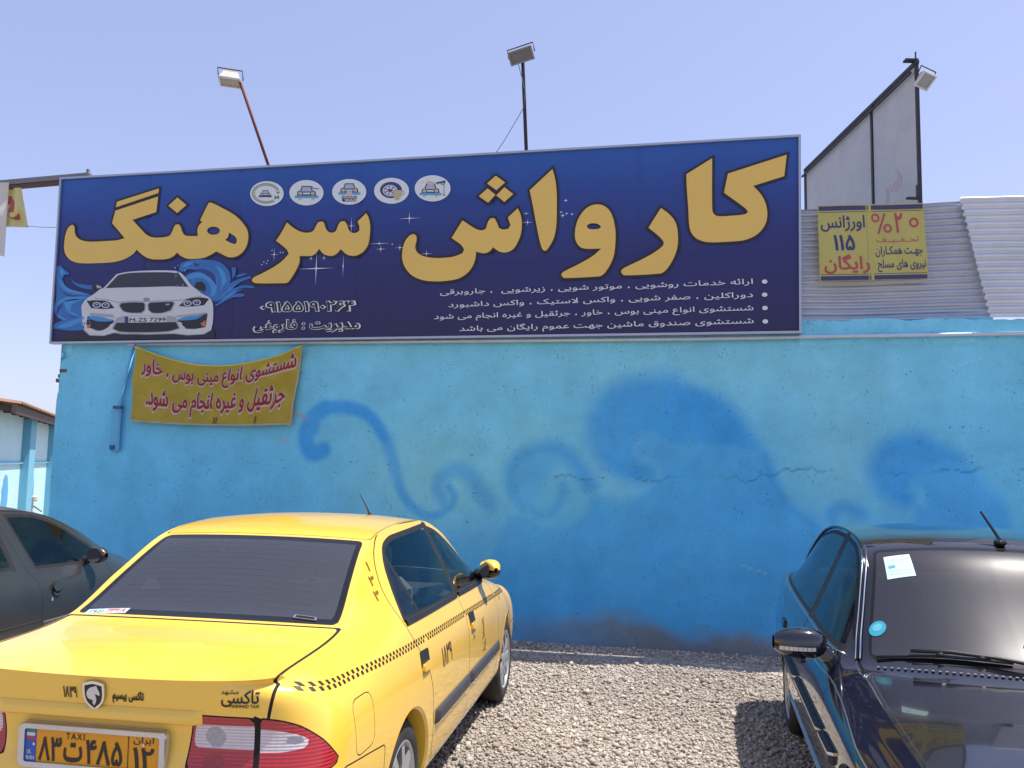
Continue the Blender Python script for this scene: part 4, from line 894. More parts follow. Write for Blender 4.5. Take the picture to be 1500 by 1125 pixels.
# ------------------------------------------------------------------ floodlights
def lamp_head(mb_parts, root, c, R, w, h, d, housing, lens, back):
    """boxy floodlight: open face towards -y of its own frame"""
    b = MB(); hx, hz = w/2, h/2
    V = [(-hx, 0, -hz), (hx, 0, -hz), (hx, 0, hz), (-hx, 0, hz), (-hx*.7, d, -hz*.62), (hx*.7, d, -hz*.62), (hx*.7, d, hz*.62), (-hx*.7, d, hz*.62)]
    F = [(4, 5, 6, 7)[::-1], (0, 1, 5, 4), (1, 2, 6, 5), (2, 3, 7, 6), (3, 0, 4, 7)]
    b.add([tuple(R @ Vector(v) + Vector(c)) for v in V], F)
    for k in range(5):
        z = -hz*.5 + hz*k*.25; b.box(tuple(R @ Vector((0, d + .012, z)) + Vector(c)), (w*.62, .03, .006), R)
    o = b.build('housing', housing, root)
    b = MB()
    for s in (-1, 1):
        b.box(tuple(R @ Vector((s*hx, -.008, 0)) + Vector(c)), (.018, .02, h + .018), R, .003); b.box(tuple(R @ Vector((0, -.008, s*hz)) + Vector(c)), (w - .018, .02, .018), R, .003)
    b.build('rim', housing, root)
    b = MB(); b.box(tuple(R @ Vector((0, -.002, 0)) + Vector(c)), (w - .01, .006, h - .01), R); b.build('glass', lens, root)
    b = MB(); P = [R @ Vector(p) + Vector(c) for p in ((-hx - .02, d*.4, 0), (-hx - .02, d*.9, hz + .025), (hx + .02, d*.9, hz + .025), (hx + .02, d*.4, 0))]
    b.tube(P, .007, 6); b.build('bracket', back, root)
def floodlights():
    WH = mat('white_lamp_housing', (.62, .60, .56), .5, var=.12); GR = mat('grey_lamp_housing', (.22, .23, .25), .5, .3, var=.2); LE = mat('lamp_lens', (.30, .30, .30), .15, var=.2, spec=.8); LD = mat('dark_lens', (.10, .11, .12), .15, spec=.8)
    RU = mat('rusty_pole', (.16, .055, .035), .8, .3, var=.35); BK = mat('black_pole', (.03, .03, .035), .6, .3)
    # left: leaning rusty pole
    a = onwall(405, 241, .02); o, d = pxray(351, 118); t = (-.35 - CAM_Y)/d[1]; b = o + d*t
    root = empty('floodlight', (a[0], .02, a[1])); tag(root, 'white floodlight on the leaning rusty pole above the banner', 'floodlight')
    bb = (b[0] - a[0], b[1] - .02, b[2] - a[1])
    m = MB(); m.tube([(0, 0, -.25), bb], .017, 8); m.build('pole', RU, root, True)
    R = Matrix.Rotation(math.radians(-8), 3, 'Y') @ Matrix.Rotation(math.radians(28), 3, 'Z') @ Matrix.Rotation(math.radians(-62), 3, 'X')
    R = Matrix.Rotation(math.radians(4), 3, 'Y') @ Matrix.Rotation(math.radians(22), 3, 'Z') @ Matrix.Rotation(math.radians(82), 3, 'X')
    lamp_head(None, root, (bb[0] - .11, bb[1], bb[2] - .005), R, .22, .18, .09, WH, LE, DARKST)
    # middle: upright black pole
    a = onwall(773, 226, .02); b = onwall(766, 96, .02)
    root = empty('floodlight', (a[0], .02, a[1])); tag(root, 'grey floodlight on the upright black pole above the middle of the banner', 'floodlight')
    m = MB(); m.tube([(0, 0, -.25), (b[0] - a[0], 0, b[1] - a[1]), (b[0] - a[0] - .005, 0, b[1] - a[1] + .16)], .019, 8); m.build('pole', BK, root, True)
    R = Matrix.Rotation(math.radians(-10), 3, 'Y') @ Matrix.Rotation(math.radians(-8), 3, 'Z') @ Matrix.Rotation(math.radians(32), 3, 'X')
    lamp_head(None, root, (b[0] - a[0], -.10, b[1] - a[1] + .06), R, .25, .125, .07, GR, LD, DARKST)
    w = MB(); p = onwall(721, 225, .0); q = onwall(767, 158, .0); w.tube([(b[0] - a[0] - .04, -.06, b[1] - a[1]), (q[0] - a[0] + .015, -.03, q[1] - a[1] + .18), (q[0] - a[0], -.02, q[1] - a[1]), (p[0] - a[0] + .12, -.02, p[1] - a[1] + .12), (p[0] - a[0], -.02, p[1] - a[1] - .05)], .004, 5); w.build('cable', mat('grey_cable', (.16, .16, .2), .6), root, True)
    # right: on the end of the billboard
    o, d = pxray(1354, 120); t = (near[1] - CAM_Y)/d[1]; b = o + d*t
    root = empty('floodlight', tuple(float(v) for v in b)); tag(root, 'white square floodlight fixed on the near edge of the grey billboard', 'floodlight')
    R = Matrix.Rotation(math.radians(14), 3, 'Y') @ Matrix.Rotation(math.radians(30), 3, 'Z') @ Matrix.Rotation(math.radians(40), 3, 'X')
    lamp_head(None, root, (0, -.03, 0), R, .15, .15, .08, WH, LE, DARKST)
    m = MB(); m.tube([(float(near[0] - b[0]) + .01, 0, .09), (-.02, .02, .07)], .012, 6); m.tube([(float(near[0] - b[0]) + .01, 0, -.05), (-.03, .03, .0)], .010, 6); m.build('arm', DARKST, root)
floodlights()

# ------------------------------------------------------------------ beam and flags at the left end
def left_end():
    def at(px, py, y): o, d = pxray(px, py); t = (y - CAM_Y)/d[1]; return o + d*t
    a = at(-60, 274, .05); b = at(132, 257, .05)
    m = MB(); c = (a + b)/2; dx = b - a; ang = math.atan2(dx[2], dx[0])
    R = Matrix.Rotation(-ang, 3, 'Y'); L = float(np.linalg.norm(dx))
    m.box(tuple(c), (L, .06, .062), R, .004); m.box(tuple(c + np.array([-.1, 0, -.066])), (L - .5, .045, .045), R, .003, 1); m.box(tuple(b + np.array([-.03, 0, .045])), (.03, .03, .06)); m.box(tuple(b + np.array([.0, 0, -.03])), (.02, .05, .09))
    o = m.build('steel_beam', [mat('grey_beam', (.20, .20, .22), .6, .3, var=.2), mat('rust_beam', (.11, .06, .05), .8, var=.3)]); tag(o, 'grey steel beam sticking out left from behind the banner corner', 'beam')
    my = mat('flag_yellow', (.60, .56, .24), .75, var=.15, dust=.4, dustcol=(.45, .42, .36)); mr = mat('flag_red', (.40, .07, .06), .75, var=.2); mw = mat('flag_white', (.60, .58, .54), .75)
    k = 160/1125.
    def flag(name, label, quad, y, deco):
        n = 14; V = []; F = []
        def P(u, v, l=0.0):
            A = np.array(quad[0])*(1 - u) + np.array(quad[1])*u; B = np.array(quad[3])*(1 - u) + np.array(quad[2])*u; p = A*(1 - v) + B*v
            w = at(p[0], p[1], y + .03*math.sin(6*u + 4*v) + .02*math.sin(9*v) - l); return tuple(float(c) for c in w)
        for j in range(n + 1):
            for i in range(n + 1): V.append(P(i/n, j/n))
        for j in range(n):
            for i in range(n): q = j*(n + 1) + i; F.append((q, q + n + 1, q + n + 2, q + 1))
        root = empty(name, V[n//2]); off = tuple(-c for c in V[n//2]); tag(root, label, 'flag', 'flags on the beam')
        N = len(V); V2 = V + [(p[0], p[1] + .003, p[2]) for p in V]; F2 = F + [tuple(i + N for i in f[::-1]) for f in F]
        fm = [0]*len(V2)
        mats = [my, mw]; fmi = [(1 if deco == 'edge' and (f[0] % (n + 1)) >= n - 4 else 0) for f in F]*2
        o = mesh_obj('cloth', V2, F2, mats, root, True, fmi); o.location = off
        d = MB(); g = lambda x, z, l: P(x, z, .006 + l)
        if deco == 'edge': fill(d, [ell(.42, .28, .22, .06, 16)], g, 0)
        else: fill(d, [smooth_poly([(.05, .22), (.25, .22), (.42, .35), (.40, .5), (.33, .62), (.65, .66), (.68, .82), (.3, .8), (.05, .72), (.15, .5), (.22, .42), (.05, .42)])], g, 0)
        o = d.build('mark', BLACKINK if deco == 'edge' else mr, root); o.location = off
    flag('flag', 'yellow flag with a red mark hanging from the steel beam beside the banner', [(12, 275), (31, 275), (41, 333), (8, 332)], .02, 'red')
    flag('flag', 'yellow and white cloth at the far left edge hanging from the steel beam', [(-40, 268), (13, 267), (6, 376), (-40, 362)], -.05, 'edge')
    m = MB(); p, q = at(38, 331, .02), at(92, 333, .0); m.tube([p, (p + q)/2 - np.array([0, 0, .01]), q], .003, 5); o = m.build('wire', DARKST); tag(o, 'thin wire from the flag to the left edge of the banner', 'wire')
    # broken bricks and mortar where the wall ends under the banner
    m = MB(); r = np.random.default_rng(3)
    for i in range(7): m.box((WX0 + .02 + r.uniform(0, .06), .08 + r.uniform(-.04, .06), 2.62 + i*.055), (r.uniform(.08, .14), .12, .045), Matrix.Rotation(r.uniform(-.2, .2), 3, 'Z'), .008)
    o = m.build('broken_brickwork', mat('dark_brick', (.14, .10, .09), .9, var=.3, bump=.5)); tag(o, 'crumbling dark brick ends at the top left edge of the blue wall', 'brickwork')
    # the far building on the left, running away
    dirv = np.array([-.553, .833, 0]); nrm = np.array([.833, .553, 0])
    o_, d_ = pxray(40, 660); base = o_ + d_*14.5; base[2] = 0
    def P(s, off, z): v = base + dirv*s + nrm*off; return (float(v[0]), float(v[1]), float(z))
    root = empty('far_building', tuple(base)); tag(root, 'low sunlit pale blue building with rusty sheet roof beyond the left wall end', 'building'); off = tuple(-base)
    def bx(mb, s0, s1, o0, o1, z0, z1, mi=0):
        V = [P(s, o, z) for s in (s0, s1) for o in (o0, o1) for z in (z0, z1)]
        mb.add(V, [(0, 1, 3, 2), (4, 6, 7, 5), (0, 4, 5, 1), (2, 3, 7, 6), (0, 2, 6, 4), (1, 5, 7, 3)], mi)
    ZT = 2.38
    w = MB(); bx(w, -3.2, 12, -3, 0, 0, ZT)
    o = w.build('wall', mat('sunlit_pale_blue', lin((186, 222, 230)), .85, var=.12, vscale=1.5, bump=.3, dust=.3, dustcol=lin((130, 195, 220))), root); o.location = off
    w = MB(); bx(w, -3.2, -.62, .0, .035, 1.62, 1.655); bx(w, .02, 12, .0, .035, 1.62, 1.655)
    for s in (-.62, 2.6): bx(w, s, s + .62, .0, .12, 0, ZT - .02)
    o = w.build('pilaster', mat('pilaster_blue', lin((112, 176, 200)), .85, var=.12), root); o.location = off
    w = MB()
    for i in range(100): 
        s = -3.4 + i*.16; V = [P(s, -3.2, ZT + .5), P(s + .08, -3.2, ZT + .54), P(s + .16, -3.2, ZT + .5), P(s, .35, ZT + .07), P(s + .08, .35, ZT + .11), P(s + .16, .35, ZT + .07), P(s, .35, ZT + .06), P(s + .08, .35, ZT + .10), P(s + .16, .35, ZT + .06)]
        w.add(V, [(0, 1, 4, 3), (1, 2, 5, 4), (3, 4, 7, 6), (4, 5, 8, 7)])
    bx(w, -3.4, 12, .24, .30, ZT - .06, ZT + .05, 1)
    for i in range(20): bx(w, -3.2 + i*.7, -3.14 + i*.7, .0, .28, ZT - .02, ZT + .06, 1)
    o = w.build('roof', [mat('rusty_sheet', (.24, .13, .08), .8, var=.35), mat('roof_timber', (.10, .08, .07), .9)], root); o.location = off
    w = MB()
    def blob(s, z, rs, rz, mi):
        n = 20; w.add([P(s + rs*math.cos(2*math.pi*k/n)*(1 + .15*math.sin(3*k)), .006 + .002*mi, z + rz*math.sin(2*math.pi*k/n)) for k in range(n)], [list(range(n))], mi)
    blob(-1.9, 1.15, .25, .32, 0); blob(.75, 1.05, .28, .42, 0); blob(-2.75, 1.30, .14, .18, 1)
    o = w.build('mural', [mat('mural_blue', lin((84, 160, 205)), .85, var=.2), mat('mural_red', lin((190, 60, 60)), .85)], root); o.location = off
    m = MB(); pc = P(.25, .10, 1.02); m.box(pc, (.14, .10, .10), None, .02); m.tube([P(.25, .10, .96), P(.28, .08, .7), P(.2, .05, .3)], .02, 6)
    o = m.build('wall_lamp', mat('dusty_lamp', (.55, .45, .36), .7)); tag(o, 'small dusty lamp with a cable on the sunlit far building', 'wall lamp')
    m = MB(); m.tube([P(-3, .03, .78), P(-1.6, .03, .70), P(-.6, .14, .80), P(.1, .06, .72), P(.9, .04, .86), P(2, .04, .7)], .012, 5); o = m.build('cable', mat('slack_cable', (.08, .09, .1), .7)); tag(o, 'slack dark cable strung along the far sunlit building', 'cable')
left_end()

# ------------------------------------------------------------------ cars
def pchip(x, y):
    x = np.asarray(x, float); y = np.asarray(y, float); h = np.diff(x); d = np.diff(y)/h; n = len(x); m = np.zeros(n)
    for i in range(1, n - 1):
        if d[i - 1]*d[i] > 0:
            w1, w2 = 2*h[i] + h[i - 1], h[i] + 2*h[i - 1]; m[i] = (w1 + w2)/(w1/d[i - 1] + w2/d[i])
    m[0] = d[0]; m[-1] = d[-1]
    # a little less stiff than pure pchip: blend with finite differences where it does not overshoot
    for i in range(1, n - 1):
        fd = (y[i + 1] - y[i - 1])/(x[i + 1] - x[i - 1]); m[i] = .5*m[i] + .5*fd if d[i - 1]*d[i] > 0 else .35*fd
    def f(t):
        t = np.clip(np.asarray(t, float), x[0], x[-1]); i = np.clip(np.searchsorted(x, t, side='right') - 1, 0, n - 2); s = (t - x[i])/h[i]
        return (2*s**3 - 3*s*s + 1)*y[i] + (s**3 - 2*s*s + s)*h[i]*m[i] + (-2*s**3 + 3*s*s)*y[i + 1] + (s**3 - s*s)*h[i]*m[i + 1]
    return f

def sd_poly(P, poly):
    """signed distance (negative inside) of the points P (n,2) to a closed polygon"""
    poly = np.asarray(poly, float); n = len(poly); best = np.full(len(P), 1e9); ins = np.zeros(len(P), bool)
    for i in range(n):
        a, b = poly[i], poly[(i + 1) % n]; d = b - a; t = np.clip(((P - a)@d)/(d@d + 1e-15), 0, 1)
        best = np.minimum(best, np.linalg.norm(P - (a + t[:, None]*d), axis=1))
        c = (a[1] > P[:, 1]) != (b[1] > P[:, 1]); ins ^= c & (P[:, 0] < (b[0] - a[0])*(P[:, 1] - a[1])/(b[1] - a[1] + 1e-15) + a[0])
    return np.where(ins, -best, best)
def fillet(P, r, n=5):
    out = []; N = len(P); rs = r if isinstance(r, (list, tuple)) else [r]*N
    for i in range(N):
        p = np.array(P[i], float); a = np.array(P[i - 1], float); b = np.array(P[(i + 1) % N], float)
        la, lb = np.linalg.norm(a - p), np.linalg.norm(b - p); k = min(rs[i], .45*la, .45*lb); pa = p + (a - p)/la*k; pb = p + (b - p)/lb*k
        for j in range(n + 1): t = j/n; out.append(tuple((1 - t)**2*pa + 2*t*(1 - t)*p + t*t*pb))
    return out

class Skin:
    """polygon soup with two surface parameters per vertex, that can be cut along curves"""
    def __init__(s, V, Q, F): s.V = list(map(tuple, V)); s.Q = list(map(tuple, Q)); s.F = [tuple(f) for f in F]; s.T = ['body']*len(s.F)
    def cut(s, func, level, only=None):
        Q = np.array(s.Q); f = func(Q, np.array(s.V)) - level; f[np.abs(f) < 1e-7] = 1e-7; f = list(f); cache = {}; F2 = []; T2 = []
        def mid(i, j):
            k = (i, j) if i < j else (j, i)
            if k not in cache:
                t = f[i]/(f[i] - f[j]); a, b = s.V[i], s.V[j]; p, q = s.Q[i], s.Q[j]
                s.V.append(tuple(a[c] + (b[c] - a[c])*t for c in range(3))); s.Q.append(tuple(p[c] + (q[c] - p[c])*t for c in range(2))); f.append(0.0); cache[k] = len(s.V) - 1
            return cache[k]
        for face, tg in zip(s.F, s.T):
            sg = [f[i] > 0 for i in face]
            if all(sg) or not any(sg) or (only and tg not in only): F2.append(face); T2.append(tg); continue
            A = []; B = []; n = len(face); cr = 0
            for k in range(n):
                i, j = face[k], face[(k + 1) % n]; (A if sg[k] else B).append(i)
                if sg[k] != sg[(k + 1) % n]: m = mid(i, j); A.append(m); B.append(m); cr += 1
            if cr != 2: F2.append(face); T2.append(tg); continue
            for g in (A, B):
                if len(g) >= 3: F2.append(tuple(g)); T2.append(tg)
        s.F = F2; s.T = T2
    def mark(s, func, lo, hi, tg, only=('body',)):
        Q = np.array(s.Q); f = func(Q, np.array(s.V))
        for k, face in enumerate(s.F):
            if s.T[k] in only:
                m = sum(f[i] for i in face)/len(face)
                if lo <= m < hi: s.T[k] = tg
    def region(s, func, name, gap=.0045, only=('body',), gapname='gap'):
        """cuts out a part with a dark joint around it"""
        s.cut(func, -gap, only); s.mark(func, -9, -gap, name, only)
        if gap > 0: s.cut(func, gap, only); s.mark(func, -gap, gap, gapname, only)
    def get(s, names, offset=0.0, mirror=False):
        names = names if isinstance(names, (tuple, list, set)) else (names,); mp = {}; V = []; F = []; T = []
        for face, tg in zip(s.F, s.T):
            if tg in names:
                g = []
                for i in face:
                    if i not in mp: mp[i] = len(V); v = s.V[i]; V.append((v[0], -v[1], v[2]) if mirror else v)
                    g.append(mp[i])
                F.append(g[::-1] if mirror else g); T.append(tg)
        return V, F, T

class CarShape:
    """right half of a car body (y < 0): side skin wraps from the rear centre line to the front one; top skin from lid to bonnet"""
    def __init__(s, rows, centre, lim, nrear=44, nside=170, nfront=40, nv=66, nlat=None):
        s.rows = rows; x0, x1 = lim; s.t0, s.t1 = x0, x1
        tr = np.linspace(0, 1, nrear); tside = np.linspace(x0, x1, nside); tf = np.linspace(0, 1, nfront)
        key = []   # per row: (n columns, 3)
        for r in rows:
            kn = np.array(r['side'], float); fw = pchip(kn[:, 0], kn[:, 1]); fz = pchip(kn[:, 0], kn[:, 2]); a, b = kn[0, 0], kn[-1, 0]
            xs = a + (tside - x0)/(x1 - x0)*(b - a) if not r.get('direct') else tside
            side = np.stack([xs, fw(xs), fz(xs)], 1)
            def corner(cx, cz, n, w0, z0, xe, bow):
                th = tr if cx < xe else tf; f = np.linspace(0, 1, len(th)); ph = f*math.pi/2
                W = np.sin(ph)**(2/n)*w0; X = xe + (cx - xe)*np.cos(ph)**(2/n); g = W/w0
                # equal steps along the outline
                L = np.r_[0, np.cumsum(np.hypot(np.diff(W), np.diff(X)))]; L /= L[-1]; W = np.interp(f, L, W); X = np.interp(f, L, X); g = W/w0
                return np.stack([X, W, cz + (z0 - cz)*g**bow], 1)
            rc = corner(r['rear'][0], r['rear'][1], r['rear'][2], side[0, 1], side[0, 2], side[0, 0], 2.0)
            fc = corner(r['front'][0], r['front'][1], r['front'][2], side[-1, 1], side[-1, 2], side[-1, 0], 2.0)[::-1]
            key.append(np.vstack([rc, side[1:-1], fc]))
        K = np.array(key); nc = K.shape[1]; s.K = K
        # running parameter p: negative along the rear face (metres from the centre line), then the side
        ref = K[3]; arc = np.r_[0, np.cumsum(np.linalg.norm(np.diff(ref, axis=0), axis=1))]
        s.arc = arc; s.nrear = nrear; s.nc = nc
        # across: chord length mean
        ch = np.r_[0, np.cumsum(np.mean(np.linalg.norm(np.diff(K[:, nrear:nc - nfront], axis=0), axis=2), axis=1))]
        vs = np.linspace(0, ch[-1], nv); G = np.zeros((nv, nc, 3))
        for c in range(nc):
            for d in range(3): G[:, c, d] = pchip(ch, K[:, c, d])(vs)
        for _ in range(10):      # take the last unevenness out of the panels
            H = G.copy(); H[:, 1:-1] = .25*G[:, :-2] + .5*G[:, 1:-1] + .25*G[:, 2:]; H[0] = G[0]; H[-1] = G[-1]
            K2 = H.copy(); K2[1:-1] = .25*H[:-2] + .5*H[1:-1] + .25*H[2:]; K2[:, 0, 1] = 0; K2[:, -1, 1] = 0; G = K2
        V = [(p[0], -p[1], p[2]) for row in G for p in row]
        Q = [(arc[c], vs[j]) for j in range(nv) for c in range(nc)]
        F = [(j*nc + c, j*nc + c + 1, (j + 1)*nc + c + 1, (j + 1)*nc + c) for j in range(nv - 1) for c in range(nc - 1)]
        s.side = Skin(V, Q, F); s.G = G
        # top
        E = K[-1]; cn = np.array(centre, float); ts = np.linspace(x0, x1, nside); fx = pchip(cn[:, 0], cn[:, 1]); fz = pchip(cn[:, 0], cn[:, 2])
        R = E[:nrear]; Fr = E[nc - nfront:][::-1]; fr_ = R[:, 1]/R[-1, 1]
        V = []; Q = []; L = len(fr_)
        for i, t in enumerate(ts):
            e = E[nrear - 1 + i] if i < nside - 1 else E[nc - nfront]; xc, zc = float(fx(t)), float(fz(t)); q = np.abs(fr_)**2.3
            P = np.stack([xc + (e[0] - xc)*q, fr_*e[1], zc + (e[2] - zc)*q], 1)
            w0 = max(0, 1 - (t - x0)/.16)**2; w1 = max(0, 1 - (x1 - t)/.16)**2
            Fi = np.stack([np.interp(fr_, Fr[:, 1]/Fr[-1, 1], Fr[:, k]) for k in range(3)], 1)
            if w0 > 0: P = P + w0*(R - np.stack([float(fx(x0)) + (E[nrear - 1, 0] - float(fx(x0)))*q, fr_*E[nrear - 1, 1], float(fz(x0)) + (E[nrear - 1, 2] - float(fz(x0)))*q], 1))
            if w1 > 0: el = E[nc - nfront]; P = P + w1*(Fi - np.stack([float(fx(x1)) + (el[0] - float(fx(x1)))*q, fr_*el[1], float(fz(x1)) + (el[2] - float(fz(x1)))*q], 1))
            P[-1] = e
            V += [(p[0], -p[1], p[2]) for p in P]; Q += [(t, f) for f in fr_]
        A = np.array(V).reshape(nside, L, 3)
        for _ in range(14):
            H = A.copy(); H[1:-1, :-1] = .25*A[:-2, :-1] + .5*A[1:-1, :-1] + .25*A[2:, :-1]
            B = H.copy(); B[1:-1, 1:-1] = .25*H[1:-1, :-2] + .5*H[1:-1, 1:-1] + .25*H[1:-1, 2:]; A = B
        V = [tuple(v) for v in A.reshape(-1, 3)]
        F = [(i*L + k, i*L + k + 1, (i + 1)*L + k + 1, (i + 1)*L + k) for i in range(nside - 1) for k in range(L - 1)]
        s.top = Skin(V, Q, F)
        VV = s.side.V + s.top.V; n = len(s.side.V); FF = list(s.side.F) + [tuple(i + n for i in f) for f in s.top.F]
        s.bvh = BVHTree.FromPolygons([Vector(v) for v in VV], FF)
    def hit(s, o, d, lift=0.0):
        h = s.bvh.ray_cast(Vector(o), Vector(d).normalized())
        if h[0] is None: return None
        n = h[1]
        if n.dot(Vector(d)) > 0: n = -n
        return h[0] + n*lift, n
    def at_side(s, x, z, lift=.002, left=False):
        h = s.hit((x, -3, z), (0, 1, 0), lift)
        if h is None or h[0].y > -.40:
            q = s.bvh.find_nearest(Vector((x, -.75, z))); n = q[1]; n = -n if n.y > 0 else n; h = (q[0] + n*lift, n)
        p = h[0]; return (p.x, -p.y if left else p.y, p.z)
    def at_rear(s, y, z, lift=.002):
        h = s.hit((-4, -abs(y), z), (1, 0, 0), lift); p = h[0] if h else Vector((-1, -abs(y), z)); return (p.x, y if abs(p.y + abs(y)) < .02 else math.copysign(abs(p.y), y), p.z)
    def at_top(s, x, y, lift=.002):
        h = s.hit((x, -abs(y), 4), (0, 0, -1), lift); p = h[0] if h else Vector((x, -abs(y), 1)); return (p.x, math.copysign(abs(p.y), y), p.z)
    def normal_side(s, x, z):
        h = s.hit((x, -3, z), (0, 1, 0)); return h[1] if h else Vector((0, -1, 0))

def merge(parts):
    V = []; F = []; T = []
    for v, f, t in parts:
        n = len(V); V += v; F += [[i + n for i in g] for g in f]; T += t
    return V, F, T
def weld(V, F, T, eps=1e-5):
    mp = {}; ix = []; W = []
    for v in V:
        k = tuple(round(c/eps/5) for c in v)
        if k not in mp: mp[k] = len(W); W.append(v)
        ix.append(mp[k])
    F2 = []; T2 = []
    for f, t in zip(F, T):
        g = []
        for i in f:
            j = ix[i]
            if not g or g[-1] != j: g.append(j)
        if len(g) > 1 and g[0] == g[-1]: g.pop()
        if len(g) >= 3 and len(set(g)) == len(g): F2.append(g); T2.append(t)
    return W, F2, T2

RUB = mat('tyre_rubber', (.018, .018, .019), .82, var=.3, dust=.5, dustcol=(.12, .105, .09), bump=.2, bscale=90)
ALLOY = mat('wheel_silver', (.48, .49, .50), .38, .55, var=.08, dust=.25, dustcol=(.3, .26, .22))
BLK = mat('black_plastic', (.016, .016, .018), .5, var=.2, dust=.12, dustcol=(.1, .09, .08))
BLKG = mat('gloss_black', (.008, .008, .009), .12, var=.1)
SEAL = mat('rubber_seal', (.010, .010, .011), .6, var=.2)
GAPM = mat('panel_gap', (.006, .005, .004), .9, var=.1)
DARKIN = mat('dark_interior', (.025, .025, .028), .85, var=.3)
SEATG = mat('seat_cloth', (.16, .16, .17), .9, var=.2, bump=.2)
CHROME = mat('chrome', (.75, .76, .78), .12, 1.0, var=.04)
def wheel(root, x, side, y, R, rim, spokes, steer=0.0, cover=True, w=.19):
    """side -1 right, +1 left; y = outer face distance"""
    c = (0, 0, 0); h = empty('wheel', (x, side*y, R), 0); h.parent = root; h.rotation_euler = (0, 0, steer)
    sg = -side  # inwards
    t = MB(); pr = [(rim - .005, .03), (rim + .004, .006), (rim + .03, .0), (R - .035, .006), (R - .012, .02), (R, .045), (R, w - .045), (R - .012, w - .02), (R - .05, w), (rim, w - .01)]
    prof = [(a, sg*b) for a, b in pr]
    t.lathe(prof, c, 'y', 56)
    for k in range(3):   # tread grooves as thin rings
        o = sg*(.06 + k*.035); t.lathe([(R + .0015, o - .006), (R + .0015, o + .006)], c, 'y', 56)
    t.build('tyre', RUB, h, autosmooth=40)
    m = MB(); pr = [(rim, .035), (rim + .004, .012), (rim - .006, .006), (rim - .016, .016), (rim - .022, .05), (rim - .03, w*.6)]
    m.lathe([(a, sg*b) for a, b in pr], c, 'y', 56)
    m.lathe([(rim - .028, sg*.05), (.02, sg*.06)], c, 'y', 40, 1)
    for k in range(spokes):
        a = 2*math.pi*k/spokes; u = np.array([math.cos(a), math.sin(a)]); v = np.array([-u[1], u[0]]); P = []
        for (r, hw, d) in ((.035, .020, .022), (rim*.55, .017, .008), (rim - .012, .026, .016)):
            for q in (-1, 1): p = u*r + v*hw*q; P.append((p[0], sg*d, p[1]))
            for q in (-1, 1): p = u*r + v*hw*q*.9; P.append((p[0], sg*(d + .02), p[1]))
        F = []
        for i in (0, 4): F += [(i, i + 1, i + 5, i + 4), (i, i + 4, i + 6, i + 2), (i + 1, i + 3, i + 7, i + 5), (i + 2, i + 6, i + 7, i + 3)]
        m.add(P, F)
    m.lathe([(.0001, sg*.010), (.03, sg*.010), (.045, sg*.02), (.05, sg*.04)], c, 'y', 28)
    m.build('rim', [ALLOY, BLK], h, autosmooth=35)
    return h
def arch(mb, cs, x, zc, R, left, depth=.09, roll=.022, mi=0):
    """rolled edge of a wheel opening and the well behind it"""
    n = 60; V = []; a0, a1 = -.35, math.pi + .35
    for k in range(n + 1):
        a = a0 + (a1 - a0)*k/n; px, pz = x + (R + .001)*math.cos(a), zc + (R + .001)*math.sin(a)
        p = cs.at_side(px, max(pz, .215), .001, False); sy = 1 if not left else -1
        V += [(px, p[1]*sy, pz), (x + (R - .012)*math.cos(a), (p[1] + .012)*sy, zc + (R - .012)*math.sin(a)), (x + (R - .010)*math.cos(a), (p[1] + depth)*sy, zc + (R - .010)*math.sin(a))]
    F = []
    for k in range(n):
        b = k*3; F += [(b, b + 1, b + 4, b + 3), (b + 1, b + 2, b + 5, b + 4)]
    mb.add(V, F if left else [f[::-1] for f in F], mi)
def well(mb, x, zc, R, left):
    n = 30; V = []; F = []
    for k in range(n + 1):
        a = -.3 + (math.pi + .6)*k/n; sy = 1 if left else -1
        V += [(x + R*math.cos(a), sy*.83, zc + R*math.sin(a)), (x + R*math.cos(a), sy*.45, zc + R*math.sin(a))]
    for k in range(n): F.append((2*k, 2*k + 1, 2*k + 3, 2*k + 2))
    F.append([2*k + 1 for k in range(n + 1)])
    mb.add([(v[0], v[1]*.93, v[2]) for v in V], F)
def slab_on(mb, f, poly, th, mi=0):
    """raised shape with thickness th whose outline lies on a surface map f(u, v, lift)"""
    T = tessellate_polygon([[Vector((p[0], p[1], 0)) for p in poly]]); n = len(poly)
    b = [f(p[0], p[1], .0) for p in poly]; t = [f(p[0], p[1], th) for p in poly]
    mb.add(t + b, [list(q) for q in T] + [(i, (i + 1) % n, (i + 1) % n + n, i + n) for i in range(n)], mi)
